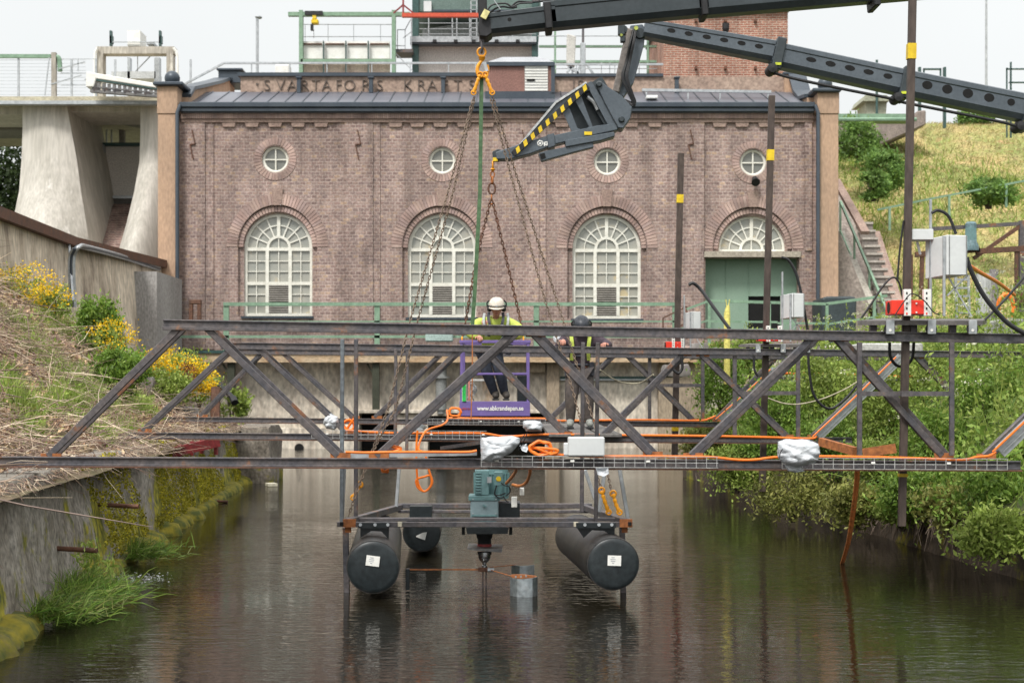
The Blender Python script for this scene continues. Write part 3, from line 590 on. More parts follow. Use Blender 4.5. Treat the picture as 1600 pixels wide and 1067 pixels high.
for x0, x1, y1 in ((854, 874, 740), (1028, 1096, 740), (828, 852, 582)): b = B(); b.mm((fx(x0), FD-.35, fz(560)), (fx(x1), FD, fz(y1))); b.build('buttress', m_but, PS, bevel=.02)
b = B(); b.mm((fx(875), FD-.12, fz(592)), (fx(1027), FD, fz(594.5))); b.build('steel_lip', m_galv, PS); b = B(); b.mm((fx(875), FD-.1, fz(588)), (fx(1027), FD, fz(592))); b.build('seal_strip', m_dgreen, PS)
b = B(); b.cyl((fx(470), FD-.43, fz(699)), (fx(470), FD-.5, fz(699)), 7/SC, 20); b.build('drain_outlet', m_dark, PS)
b = B(); b.tube([(fx(690), FD-.4, fz(572)), (fx(690), FD-.4, fz(640))], 8.5/SC, 18); b.tube([(fx(690), FD-.4, fz(588)), (fx(690), FD-.4, fz(591))], 13/SC, 18); b.tube([(fx(690), FD-.4, fz(640)), (fx(690), FD-.4, fz(646))], 6/SC, 12); b.build('outlet_pipe', mat('pipe_grey', (.30,.31,.30), rough=.5, metal=.2), PS, smooth=True)
# ---------------------------------------------------------------- walkway in front of the building
WK = thing('walkway', 'narrow concrete walkway with pale green railing along the foot of the brick building', 'walkway', (fx(660), D0-.6, fz(560)))
DK = D0-.65; ds_ = FP/DK; wx = lambda x: (x-800)/ds_; wz = lambda y: CH+(HY-y)/ds_
b = B(); b.mm((wx(244), DK, wz(552)), (wx(1100), D0-.08, wz(566))); b.build('deck_edge', mat('deck_edge', (.55,.45,.31), (.42,.27,.15), (.62,.55,.42), scale=2.6, rough=.85, bump=.3, stretch=(.4,1,1)), WK)
b = B(); b.mm((wx(244), DK-.06, wz(547.5)), (wx(1100), D0-.08, wz(552))); b.build('deck_plate', m_dgreen, WK)
for x in (360, 587): 
    b = B(); b.mm((wx(x-6), DK+.12, wz(566)), (wx(x+5), DK+.3, wz(640))); b.bar((wx(x-14), DK+.2, wz(568)), (wx(x-2), DK+.2, wz(588)), .1, .05); b.build('bracket', mat('bracket_green', (.05,.055,.035), rough=.7), WK)
RD = DK+.02
b = B()
for x in (353, 589, 838, 1055): b.mm((wx(x-4.2), RD, wz(474)), (wx(x+4.2), RD+.08, wz(548))); b.build
for x in (353, 589, 838, 1055): B().mm((wx(x-4.2), RD, wz(474)), (wx(x+4.2), RD+.08, wz(548))).build('post', m_green, WK)
B().mm((wx(349), RD-.03, wz(472.5)), (wx(1056), RD+.03, wz(478))).build('handrail', m_green, WK)
b = B(); b.mm((wx(243), RD, wz(501)), (wx(1056), RD+.03, wz(503.5))); b.mm((wx(243), RD, wz(524)), (wx(1056), RD+.02, wz(528)))
b.mm((wx(240), RD, wz(497)), (wx(242), RD+.04, wz(548))); b.mm((wx(242), RD, wz(497)), (wx(262), RD+.03, wz(499))); b.build('lower_rail', m_green, WK)
b = B()
for (x0, y0, x1, y1) in ((1036, 497, 1073, 479), (1036, 497, 1036, 520), (1073, 479, 1073, 530), (1036, 520, 1073, 505)): b.bar(P(x0, y0, D0-2), P(x1, y1, D0-2), .04)
one(b, 'step_rail', m_rust, 'small rusty stair rail beside the walkway left of the green doorway', 'railing')
b = B()
for x0, x1 in ((295, 301), (308, 314)): b.pxbox(x0, 474, x1, 502, 30, 30.08)
b.pxbox(295, 468, 314, 475, 29.99, 30.1)
one(b, 'post_frame', m_rust, 'small rusty steel goal post frame standing behind the left end of the nearest truss', 'frame', bevel=.01)
b = B(); b.mm((wx(665), RD-.2, wz(508)), (wx(708), RD+.1, wz(534))); one(b, 'equipment_cabinet', mat('cab_paleg', (.40,.52,.48), rough=.5), 'pale green cabinet on the walkway under the second arched window', 'cabinet', bevel=.03)
# ---------------------------------------------------------------- dam, intake gear and retaining wall to the left
DD = 52.
def bx(x0, y0, x1, y1, d0, d1, name, m, parent, **k): b = B(); b.pxbox(x0, y0, x1, y1, d0, d1); return b.build(name, m, parent, **k)
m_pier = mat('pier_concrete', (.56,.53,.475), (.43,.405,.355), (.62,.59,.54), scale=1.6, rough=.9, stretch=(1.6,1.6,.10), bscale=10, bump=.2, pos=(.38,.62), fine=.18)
DM = thing('dam', 'pale board marked concrete dam with flared piers, a steel gate and a brick spillway', 'dam', (P(110, 553, DD).x, DD, 2.3))
def pier(pts_front, d0, d1, name):             # pts: (x,y) outline, the front is bowed towards the viewer
    b = B(); n = 10; rows = []
    for (xl, xr, y, bow, dr) in pts_front:
        row = []
        for i in range(n+1):
            t = i/n; d = d0-bow+ (1-math.sin(math.pi*min(1, t*1.0)))*bow*.6
            row.append(P(xl+(xr-xl)*t, y, d0) - V(0, d0-d, 0))
        row.append(P(xr, y, d0)+V(0, d1-d0, 0)); row.insert(0, P(xl, y, d0)+V(0, d1-d0, 0)); rows.append(row)
    m_ = n+3
    for r in rows: b.v += [tuple(p) for p in r]
    for j in range(len(rows)-1):
        for i in range(m_-1): a = j*m_+i; b.f.append((a, a+1, a+m_+1, a+m_))
    b.f.append(tuple(range(m_)))
    return b.build(name, m_pier, DM, smooth=True)
pier([(36, 104, 160, .2, 0), (37, 112, 200, .3, 0), (36, 122, 250, .4, 0), (34, 130, 300, .7, 0), (28, 140, 345, 1.2, 0), (20, 150, 400, 1.8, 0), (15, 155, 470, 2.2, 0)], DD, DD+4.4, 'pier')
pier([(220, 262, 160, .1, 0), (220, 262, 210, .15, 0), (219, 262, 255, .3, 0), (213, 262, 300, .7, 0), (203, 262, 350, 1.1, 0), (191, 262, 400, 1.6, 0), (186, 262, 440, 1.8, 0)], DD, DD+4.4, 'pier')
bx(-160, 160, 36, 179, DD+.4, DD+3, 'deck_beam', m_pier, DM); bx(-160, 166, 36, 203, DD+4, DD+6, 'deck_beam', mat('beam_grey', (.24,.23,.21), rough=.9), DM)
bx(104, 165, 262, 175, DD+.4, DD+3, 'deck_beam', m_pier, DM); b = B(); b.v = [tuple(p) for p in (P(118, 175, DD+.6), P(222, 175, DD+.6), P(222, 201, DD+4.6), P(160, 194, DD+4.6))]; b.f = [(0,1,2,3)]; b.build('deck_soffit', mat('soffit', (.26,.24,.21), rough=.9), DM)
bx(-160, 151, 252, 160, DD-.5, DD+9, 'deck_slab', mat('deck_slab', (.50,.46,.33), (.36,.32,.24), scale=3, rough=.9), DM)
bx(-160, 157.5, 252, 163, DD-.8, DD-.5, 'edge_beam', m_galv, DM)
bx(160, 226, 224, 307, DD+4.2, DD+4.4, 'gate', mat('gate_steel', (.56,.53,.49), (.66,.62,.57), (.62,.55,.46), scale=.7, rough=.6, bump=.05), DM)
bx(158, 223, 224, 228, DD+4.0, DD+4.3, 'gate_beam', m_dgreen, DM); bx(159, 306, 224, 310, DD+4.0, DD+4.3, 'gate_seal', m_galv, DM)
bx(158, 307, 224, 320, DD+4.1, DD+5, 'gate_sill', mat('sillg', (.13,.12,.11), rough=.9), DM); bx(160, 226, 162, 307, DD+3.9, DD+4.2, 'gate_guide', m_galv, DM)
b = B(); b.v = [tuple(p) for p in (P(148, 319, DD+4), P(226, 319, DD+4), P(226, 326, DD+3.4), P(210, 440, DD-1), P(120, 440, DD-1), P(140, 350, DD+2.4), P(143, 328, DD+3.4))]; b.f = [(0,1,2,3,4,5,6)]; b.build('spillway', m_spill, DM)
b = B(); b.tube([P(149, 318, DD+3.9), P(144, 328, DD+3.2), P(140, 350, DD+2.2), P(128, 400, DD+.4)], .07, 8); b.build('spillway_edge', m_pier, DM)
bx(186, 195, 193, 226, DD+5, DD+5.3, 'column', m_concg, DM)
for x, y0 in ((165, 194), (173, 194)): bx(x, y0, x+1.6, 226, DD+5, DD+5.1, 'guide_post', m_galv, DM)
# railing along the dam
rl = thing('dam_railing', 'wire mesh guard rail with a thick pale green top bar along the dam deck', 'railing', tuple(P(60, 151, DD)))
for x in (-60, 27, 110, 148, 178, 296): bx(x, 90 if x < 100 else 93, x+3, 151, DD-.4, DD-.34, 'post', m_galv, rl)
bx(80, 82, 87, 151, DD-.5, DD-.35, 'thick_post', m_conc, rl)
b = B()
for i in range(11): b.pxbox(-100, 94+i*5.4, 134, 94.5+i*5.4, DD-.36, DD-.35)
for y in (92, 114, 133): b.pxbox(95, y, 152, y+.9, DD-.36, DD-.34)
b.build('wires', m_galv, rl)
b = B(); b.bar(P(-100, 88, DD-.4), P(80, 88.5, DD-.4), .12); b.tube(curve_pts([P(86, 89, DD-.4), P(92, 92, DD-.4), P(94, 112, DD-.4)]), .08, 8); b.build('top_bar', m_green, rl)
for (x0, y0, x1, y1) in ((80, 132, 127, 118), (92, 108, 133, 97), (77, 90, 70, 150), (122, 92, 122, 112), (150, 118, 132, 125)): b = B(); b.bar(P(x0, y0, DD-.5), P(x1, y1, DD-.5), .035); b.build('stay', m_galv, rl)
g = thing('rake_gantry', 'pale steel portal of the intake rake machine standing on the dam deck', 'gantry', tuple(P(210, 151, DD+2)))
bx(151, 73, 272, 84, DD+2, DD+2.5, 'beam', m_conc, g)
for x in (151, 260): bx(x, 84, x+10, 151, DD+2, DD+2.4, 'leg', m_conc, g)
for x in (241, 199): bx(x, 90, x+(8 if x > 230 else 4), 150, DD+4, DD+4.3, 'leg', m_galv, g)
for x in (148, 277): b = B(); b.tube(curve_pts([P(x, 151, DD+1.9), P(x, 90, DD+1.9), P(x+(4 if x < 200 else -6), 75, DD+1.9)]), .05, 6); b.build('conduit', m_white, g, smooth=True)
for x in (171, 248): b = B(); b.pxbox(x, 48, x+3, 72, DD+2, DD+2.2); b.pxbox(x, 56, x+4.5, 68, DD+2, DD+2.2); b.build('jack_screw', m_dgreen, g)
bx(199, 48, 219, 72, DD+2.1, DD+3, 'motor_housing', m_white, g); bx(229, 66, 240, 69.5, DD+2.1, DD+3, 'small_box', m_galv, g)
b = B(); b.pxbox(174, 65.4, 250, 66.4, DD+2, DD+2.05); b.build('tie_rod', m_galv, g)
bx(174, 112, 243, 123, DD+4, DD+5, 'drum', mat('drum', (.55,.57,.57), rough=.5), g)
b = B(); b.bar(P(212, 112, DD+3), P(238, 85, DD+3), .03); b.bar(P(215, 84, DD+3), P(215, 112, DD+3), .03); b.build('brace', m_galv, g)
cv = thing('conveyor', 'long white covered conveyor chute tilted down behind the corner pillar', 'conveyor', tuple(P(190, 140, DD-1)))
b = B(); b.pxprism([(135, 112), (246, 131), (246, 138), (150, 123), (146, 136), (134, 136)], DD-1.6, DD-.9); b.build('cover', m_white, cv, bevel=.02)
b = B(); b.bar(P(150, 124, DD-1.5), P(246, 138, DD-1.5), .15, .12); b.build('rail', m_dgreen, cv)
b = B()
for i in range(13): t = i/12; b.bar(P(146+98*t, 129+11*t, DD-1.5), P(146+98*t, 143+8*t, DD-1.5), .1, .06, up=(0,1,0))
b.bar(P(142, 143, DD-1.5), P(246, 151, DD-1.5), .2, .08); b.bar(P(146, 136, DD-1.5), P(246, 146, DD-1.5), .1, .05); b.build('truss_frame', m_cranel, cv)
for i in range(6): t = i/5; b = B(); b.cyl(P(150+80*t, 140+7*t, DD-1.6), P(150+80*t, 140+7*t, DD-1), .09, 10); b.build('roller', m_steel, cv)
# the sloping retaining wall and the pipes on it
rw = thing('retaining_wall', 'stained sloping concrete retaining wall with a rusty coping above the left bank', 'wall', (-10.2, 36, 1))
ln = [(-60, 320, 27), (0, 342, 30.), (110, 383, 36.5), (252, 417, 45)]
b = B(); vs = []
for x, y, d in ln: p = P(x, y, d); vs += [(p.x, d, p.z), (p.x+.35, d, -.3)]
for x, y, d in ln: p = P(x, y, d); vs += [(p.x-1.1, d, p.z), (p.x-1.1, d, -.3)]
fs = []
for i in range(3): fs += [(2*i, 2*i+1, 2*i+3, 2*i+2), (8+2*i, 10+2*i, 11+2*i, 9+2*i), (2*i, 2*i+2, 10+2*i, 8+2*i)]
m_rw = mat('retaining_concrete', (.72,.62,.49), (.46,.38,.29), (.25,.20,.16), scale=1.1, rough=.92, stretch=(1,1,.4), bscale=9, bump=.4, pos=(.42,.60), fine=.35)
b.add(vs, fs+[(0,8,9,1), (6,7,15,14)]); b.build('wall_body', m_rw, rw)
b = B()
for (x, y, d), (x2, y2, d2) in zip(ln, ln[1:]): b.bar(P(x, y-1, d)+V(-.45, 0, .06), P(x2, y2-1, d2)+V(-.45, 0, .06), 1.25, .22)
b.build('coping', m_rust, rw)
b = B(); p = P(205, 408, 42.2); b.mm((p.x+.1, 42, -.3), (p.x+.75, 45.2, p.z-.3)); b.build('pier', mat('abutment_grey', (.40,.385,.37), (.29,.275,.26), scale=.8, rough=.9, stretch=(1,1,.4), bump=.3), rw)
pb = thing('pipe_bundle', 'grey conduits clipped along the top of the retaining wall and bending down to the ground', 'pipes', tuple(P(118, 470, 36)))
for k, (o, r) in enumerate(((0, .05), (3, .045), (-4, .03))):
    b = B(); d = 35.6-.0
    b.tube(curve_pts([P(114+o, 480, d), P(112+o, 430, d), P(113+o, 400, d), P(122+o, 386-o*.4, d), P(140, 388-o*.6, 37), P(200, 404-o*.6, 41), P(249, 420-o*.6, 44.4)]), r, 8); b.build('pipe', m_roofd if k == 0 else m_galv, pb, smooth=True)
b = B(); b.bar(P(108, 380, 35.8), P(114, 470, 35.4), .05); b.build('strut', m_galv, pb)
# ---------------------------------------------------------------- structures above the roof
lp = thing('lamp_post', 'thin grey street lamp far behind the left part of the roof', 'street lamp', tuple(P(402, 120, 62)))
b = B(); b.cyl(P(402, 125, 62), P(402, 29, 62), .06, 8); b.build('pole', m_galv, lp); b = B(); b.pxbox(398, 24, 408, 28, 61.9, 62.2); b.build('lamp_head', m_galv, lp, bevel=.04)
b = B(); b.cyl(P(1541, 240, 75), P(1541, -25, 75), .07, 8, .05); one(b, 'antenna_mast', m_galv, 'very thin grey mast rising above the right end of the hilltop', 'mast')
G = 54.
gt = thing('gantry_crane', 'light green steel gantry frame standing on white panelled boxes behind the roof', 'gantry', tuple(P(540, 115, G)))
for x in (467, 612): bx(x, 16, x+6, 116, G, G+.25, 'post', m_green, gt)
bx(450, 19, 640, 25, G+.02, G+.22, 'beam', m_green, gt)
bx(470, 92.5, 612, 97, G, G+.2, 'beam', m_green, gt)
for i in range(4):
    x = 472+i*35; bx(x, 65, x+32, 92, G+.3, G+.5, 'panel', m_white, gt); bx(x, 98, x+32, 113, G+.3, G+.5, 'panel', mat('panel_cream', (.62,.55,.44), (.5,.42,.34), rough=.7), gt)
    bx(x+1, 68, x+31, 69.6, G+.22, G+.3, 'panel_bar', m_rust, gt)
    if i: bx(x-2.5, 64, x-1.2, 116, G+.05, G+.25, 'mullion', m_dgreen, gt)
b = B()
for y in (38, 57): b.pxbox(472, y, 612, y+1, G+1, G+1.05)
for x in (476, 512, 552, 594): b.pxbox(x, 38, x+1, 66, G+1, G+1.05)
b.build('guard_rail', m_galv, gt)
ho = thing('chain_hoist', 'yellow electric chain hoist hanging from the light green gantry beam', 'hoist', tuple(P(491, 45, G)))
bx(476, 17.5, 504, 23.5, G-.12, G-.02, 'trolley', m_black, ho); bx(486, 30, 497, 37, G-.1, G+.2, 'hoist_motor', m_yell, ho, bevel=.03); bx(488, 23, 494, 30, G-.1, G+.1, 'hoist_neck', m_yell, ho); bx(485, 38, 489, 47, G-.1, G+.1, 'pendant', m_black, ho)
bx(490, 47, 490.7, 60, G, G+.02, 'hoist_chain', m_steel, ho)
rb = thing('jib_beam', 'bright red horizontal lifting beam with a triangular bracket behind the crane hook', 'beam', tuple(P(680, 25, G-.5)))
bx(628, 20.5, 748, 26.5, G-.5, G-.3, 'beam', mat('red_beam', (.62,.09,.04), rough=.5), rb)
b = B(); b.bar(P(615, 21, G-.4), P(630, 8, G-.4), .05); b.bar(P(646, 21, G-.4), P(630, 8, G-.4), .05); b.bar(P(630, -8, G-.4), P(630, 21, G-.4), .06); b.build('bracket', m_maroon, rb)
sr = thing('service_stair', 'small steel landing with railings between the gantry and the green framed building', 'stairs', tuple(P(630, 82, G+.5)))
bx(617, 77, 645, 82, G+.4, G+1.4, 'landing', m_steel, sr)
b = B()
for (x0, y0, x1, y1) in ((621, 47, 621, 77), (633, 47, 633, 77), (621, 47, 633, 47), (645, 25, 633, 47), (617, 72, 633, 72), (643, 50, 630, 60), (617, 82, 645, 112), (643, 30, 643, 77)): b.bar(P(x0, y0, G+.4), P(x1, y1, G+.4), .03)
b.build('railing', m_galv, sr)
ub = thing('machine_house', 'dark green framed machine house with pale wall panels above the roof', 'building', tuple(P(740, 115, 55)))
bx(646, 62, 838, 116, 55.4, 60, 'wall', mat('pale_panel', (.66,.64,.60), (.57,.55,.52), scale=.8, rough=.7, bump=.05), ub)
bx(645, -30, 845, 18, 55, 60, 'upper_wall', mat('upper_green', (.13,.19,.17), (.10,.15,.13), rough=.6), ub)
bx(675, 15.5, 845, 18.5, 54.9, 55, 'fascia', m_roofd, ub)
for x in (644, 831): bx(x, -30, x+10, 116, 54.9, 55.2, 'column', m_dgreen, ub)
bx(641, 57, 838, 66, 54.7, 55.6, 'deck_edge', m_galv, ub); bx(641, 66, 838, 69, 54.75, 55.2, 'deck_beam', m_roofd, ub)
b = B(); b.pxprism([(660, 47), (700, 40), (745, 34), (790, 38), (838, 44), (838, 57), (660, 57)], 56.5, 58); b.build('low_roof', mat('lowroof', (.42,.44,.43), rough=.6), ub)
bx(662, 2, 674, 18, 54.85, 54.95, 'box', m_plastic, ub)
b = B()
for y in (36, 45, 53): b.pxbox(655, y, 838, y+.8, 54.7, 54.73)
for x in (669, 706, 713, 733, 782, 800): b.pxbox(x, 27, x+1.5, 58, 54.7, 54.74)
for x in (735, 744): b.pxbox(x, -30, x+1.6, 60, 54.6, 54.65)
for i in range(12): b.pxbox(735, -20+i*7, 745, -19+i*7, 54.6, 54.64)
b.build('ladder_rail', m_galv, ub)
b = B()
for x in (676, 709, 737, 773, 806): b.pxbox(x, 62, x+6, 66, 54.6, 54.75)
b.build('deck_lamp', m_black, ub)
rh = thing('roof_hut', 'small roof hut with reddish ribbed cladding and a white slatted hatch', 'hut', (px(812), PD-1.2, pz(150)))
H_ = PD-1.6
bx(762, 100, 862, 143, H_, PD+.6, 'wall', m_pink, rh)
b = B(); 
for i in range(18): b.pxbox(764+i*3.1, 102, 765.6+i*3.1, 143, H_-.035, H_)
for i in range(3): b.pxbox(856+i*2, 102, 857+i*2, 143, H_-.035, H_)
b.build('cladding_rib', m_pink, rh)
bx(820, 103, 856, 142, H_-.06, H_-.01, 'hatch', m_white, rh)
b = B()
for i in range(8): b.pxbox(820, 106+i*4.4, 856, 106.9+i*4.4, H_-.075, H_-.06)
b.build('slat', mat('slat_grey', (.38,.38,.37), rough=.6), rh)
bx(823, 123.5, 836, 127, H_-.09, H_-.075, 'slot', m_dark, rh)
bx(760, 97, 866, 103, H_-.12, PD+.7, 'eaves', m_roofd, rh); bx(861, 97, 867, 145, H_-.08, PD+.5, 'corner_trim', m_roofd, rh); bx(758, 143, 867, 165, H_-.05, PD+.5, 'apron', m_roofd, rh)
b = B(); v = [P(762, 97, H_), P(866, 97, H_), P(866, 97, H_)+V(0,2,0), P(762, 97, H_)+V(0,2,0), P(785, 89.5, H_+.7), P(842, 89.5, H_+.7), P(842, 89.5, H_+1.3), P(785, 89.5, H_+1.3)]
v[2].z = v[0].z; v[3].z = v[0].z; v[6].z = v[4].z; v[7].z = v[4].z
b.add(v, [(0,1,5,4), (1,2,6,5), (2,3,7,6), (3,0,4,7), (4,5,6,7)]); b.build('roof', mat('hut_roof', (.42,.43,.45), rough=.45, metal=.2), rh)
sf = thing('scaffold', 'open pale green steel frame with railings between the roof hut and the brick tower', 'scaffold', tuple(P(940, 116, 53)))
for x in (866, 1011): bx(x, 38, x+3, 116, 53, 53.2, 'post', m_green, sf)
for y0, y1 in ((71, 74), (94.5, 98)): bx(842, y0, 1035, y1, 53.02, 53.15, 'beam', m_green, sf)
b = B()
for y in (56, 101, 107): b.pxbox(840, y, 1035, y+1, 52.8, 52.85)
for x in (939, 952, 998, 1032): b.pxbox(x, 40 if x > 1000 else 98, x+1.6, 118, 52.8, 52.85)
b.build('rail', m_galv, sf)
an = thing('antenna', 'tall pale panel antenna on a bracket beside the roof hut', 'antenna', tuple(P(893, 116, 50)))
b = B(); b.pxprism([(886, 53), (900, 57), (898, 104), (885, 101)], 50, 50.25); b.build('panel', mat('antenna_beige', (.60,.58,.53), rough=.5), an, bevel=.02)
b = B(); b.bar(P(888, 104, 50.1), P(905, 116, 50.1), .07); b.bar(P(897, 100, 50.1), P(886, 114, 50.1), .07); b.pxbox(893, 100, 896, 118, 50.1, 50.2); b.build('bracket', m_galv, an)
an = thing('antenna', 'narrow grey rod antenna with its mast just right of the pale panel antenna', 'antenna', tuple(P(911, 118, 50)))
b = B(); b.pxbox(907, 67, 915, 118, 50, 50.2); b.build('panel', m_galv, an, bevel=.02); b = B(); b.cyl(P(911, 67, 50.1), P(911, 42, 50.1), .04, 8); b.build('rod', m_steel, an); b = B(); b.bar(P(916, 100, 50.1), P(927, 116, 50.1), .07); b.bar(P(907, 100, 50.1), P(902, 116, 50.1), .07); b.build('bracket', m_galv, an)
rr = thing('roof_railing', 'long pale steel handrail running along the top of the lettered parapet', 'railing', (px(600), PD+.3, pz(114)))
b = B()
for p_, q_ in (((288, 132), (350, 99)), ((350, 99), (760, 99)), ((866, 101), (1036, 101))): b.bar(P(*p_, PD+.3), P(*q_, PD+.3), .06)
b.build('handrail', m_galv, rr)
b = B()
for x in (392, 452, 510, 580, 640, 700, 742, 900, 960): b.pxbox(x, 99, x+1.5, 116, PD+.28, PD+.34)
b.build('post', m_galv, rr)
b = B(); b.bar(P(1003, 141, PD-1.6), P(1205, 144, PD-1.6), .08)
for x in (1010, 1075, 1125, 1200): b.bar(P(x, 141+(x-1003)*.015, PD-1.6), P(x, 156, PD-1.6), .04)
one(b, 'snow_rail', m_galv, 'pale snow guard rail on the dark roof right of the crane linkage', 'railing')
bx(1010, 149, 1028, 154, PD-2.2, PD-1.9, 'roof_light', m_white, PS, bevel=.02)
b = B(); b.pxbox(430, 101, 452, 115, PD+1, PD+1.5); one(b, 'vent_box', m_white, 'small white vent box on the roof left of the green gantry', 'vent', bevel=.03)
tw = thing('brick_tower', 'tall red brick tower rising behind the right part of the parapet', 'tower', tuple(P(1134, 118, 50.5)))
bx(1037, 16, 1231, 120, 50.5, 56, 'wall', m_red, tw)
for x in (1088, 1134, 1181):
    for y in (32, 106): b = B(); b.pxbox(x-2, y-2, x+2, y+2, 50.35, 50.5); b.build('anchor_plate', m_rust, tw)
bx(1033, 11, 1235, 16, 50.3, 56.2, 'cap', m_roofd, tw)
b = B(); b.lathe(P(1134, 41, 50.2), [(.02, .1), (.12, .08), (.12, -.1), (.08, -.2)], 10); b.build('tower_lamp', m_black, tw)
b = B(); b.pxbox(1042, 128, 1060, 152, PD-.5, PD-.2)
# ---------------------------------------------------------------- hillside furniture on the right
def hp(x, d): return V(x, d, hz(x, d))
st = thing('stone_stairs', 'worn stone stairs with low side walls climbing the hill behind the building corner', 'stairs', tuple(P(1385, 480, 46)))
b = B(); nb = B()
for i in range(11):
    t = i/10; y = 482-120*t; xl, xr = 1371-30*t, 1402-38*t; d = 46.3+4.2*t; a = P(xl, y, d); c = P(xr, y-11.5, d); b.mm((a.x, d, a.z-.6), (c.x, d+.5, c.z)); nb.mm((a.x, d-.05, c.z), (c.x, d+.5, c.z+.07))
for i in range(12):
    t = i/11; y = 360-72*t; xl, xr = 1338-30*t, 1353-42*t; d = 50.6+2.4*t; a = P(xl, y, d); c = P(xr, y-6, d); b.mm((a.x, d, a.z-.6), (c.x, d+.5, c.z)); nb.mm((a.x, d-.05, c.z), (c.x, d+.5, c.z+.04))
so_ = b.build('steps', mat('riser_stone', (.27,.24,.215), (.18,.16,.145), scale=3, rough=.95, bump=.6), st); nb.build('treads', mat('tread_stone', (.52,.48,.43), (.40,.36,.32), scale=3, rough=.95, bump=.4), so_)
for (x0, y0, x1, y1, w, h, mm_) in ((1360, 478, 1312, 364, .3, .15, m_conc), (1405, 482, 1367, 364, .3, .14, m_stone), (1352, 364, 1306, 282, .25, .11, m_stone)):
    b = B(); b.bar(P(x0, y0, 46.05), P(x1, y1, 46.05+(y0-y1)/26), w, h); b.build('side_wall', mm_, st)
m_rub = mat('rubble', (.24,.20,.175), (.36,.31,.27), (.13,.13,.08), scale=4, rough=.95, bump=1, bscale=12)
b = B(); b.pxprism([(1303, 345), (1312, 364), (1357, 474), (1357, 545), (1303, 545)], 46.0, 46.6); b.build('rubble_base', m_rub, st)
b = B(); b.v = [tuple(p_) for p_ in (P(1306, 290, 52), P(1345, 364, 50.5), P(1373, 482, 46.35), P(1356, 482, 46.3), P(1308, 362, 50.4))]; b.f = [(0, 1, 2, 3, 4)]; b.build('rubble_base', m_rub, st)
hr = thing('stair_railing', 'pale green metal handrail descending beside the stone stairs', 'railing', tuple(P(1370, 470, 45.5)))
b = B(); b.bar(P(1313, 315, 50), P(1386, 486, 45.4), .07); b.build('handrail', m_green, hr)
for t in (0, .3, .62, .95): b = B(); x = 1313+73*t; y = 315+171*t; d = 50-4.6*t; b.bar(P(x, y, d), P(x, y+52, d), .06); b.build('post', m_green, hr)
b = B(); b.bar(P(1313, 360, 50), P(1386, 530, 45.4), .04); b.build('lower_rail', m_green, hr)
hr = thing('hill_railing', 'long thin pale green handrail crossing the yellow grass hillside', 'railing', tuple(P(1450, 350, 50)))
b = B(); b.bar(P(1371, 328, 49.5), P(1453, 311, 49.5), .06); b.bar(P(1453, 311, 49.5), P(1600, 283, 49.5), .06); b.bar(P(1600, 283, 49.5), P(1700, 266, 49.5), .06); b.build('handrail', m_green, hr)
for x, y in ((1390, 324), (1483, 305), (1572, 288), (1660, 272)): b = B(); b.bar(P(x, y, 49.5), P(x, y+36, 49.5), .07); b.build('post', m_green, hr)
b = B(); b.tube([P(1310, 187, 47.8), P(1432, 187, 47.8)], .06, 6); b.pxbox(1308, 178, 1425, 187, 58, 59); one(b, 'hilltop_beam', m_green, 'long pale green beam at the hilltop right of the corner pillar', 'beam')
b = B(); b.pxprism([(1308, 190), (1425, 190), (1432, 174), (1447, 172), (1447, 195), (1400, 216), (1365, 232), (1308, 236)], 61, 63.5); one(b, 'stone_wall', mat('grey_stone', (.30,.25,.22), (.20,.165,.15), scale=3, rough=.95, bump=.8), 'low grey brown stone wall slanting up the hilltop', 'wall', bevel=.05)
hu = thing('small_hut', 'tiny pale green hut with a flat flared roof on the hilltop', 'hut', tuple(P(1369, 178, 62)))
b = B(); b.pxprism([(1352, 158), (1386, 158), (1382, 205), (1356, 205)], 62, 63.5); b.build('wall', mat('hut_green', (.42,.43,.33), rough=.8), hu); b = B(); b.pxprism([(1348, 158), (1352, 149), (1386, 149), (1390, 158)], 61.7, 63.8); b.build('roof', mat('hutroof', (.36,.37,.28), rough=.8), hu)
b = B(); b.cyl(P(1370, 200, 61.6), P(1370, 94, 61.6), .05, 6); b.build('mast', m_dgreen, hu)
ga = thing('fence_gate', 'dark green gate frame on the hilltop seen above the grey crane boom', 'gate', tuple(P(1457, 175, 64)))
for x in (1436, 1475): bx(x, 105, x+3.5, 200, 64, 64.2, 'post', m_dgreen, ga)
for x0, y0, x1, y1 in ((1443, 107, 1471, 109.5), (1443, 107, 1445, 160), (1469, 107, 1471, 160)): bx(x0, y0, x1, y1, 64, 64.1, 'frame', m_dgreen, ga)
fe = thing('mesh_fence', 'dark green mesh fence at the right edge of the hilltop', 'fence', tuple(P(1590, 150, 60)))
for (x0, y0, x1, y1) in ((1573, 106, 1574.5, 215), (1579, 97, 1581, 215), (1573, 107, 1640, 109), (1577, 128, 1640, 130)): bx(x0, y0, x1, y1, 60, 60.1, 'frame', m_dgreen, fe)
b = B(); b.pxprism([(1284, 467), (1290, 463), (1334, 463), (1339, 466), (1337, 540), (1286, 540)], 43.5, 45); one(b, 'water_tank', mat('tank_slate', (.045,.06,.065), rough=.5), 'dark slate coloured box tank behind the green railing at the building corner', 'tank', bevel=.05)
gr = thing('ramp_railing', 'pale green two bar railing in front of the green doorway and dark tank', 'railing', tuple(P(1240, 530, 42)))
GR = 41.5; pr_ = [(1108, 470), (1215, 473), (1290, 475), (1386, 462)]
b = B()
for off, w in ((0, .075), (32, .055)):
    for (x, y), (x2, y2) in zip(pr_, pr_[1:]): b.bar(P(x, y+off, GR), P(x2, y2+off*.95, GR), w)
b.bar(P(1108, 470, GR), P(1073, 483, GR), .06); b.bar(P(1108, 500, GR), P(1060, 515, GR), .05); b.build('handrail', m_green, gr)
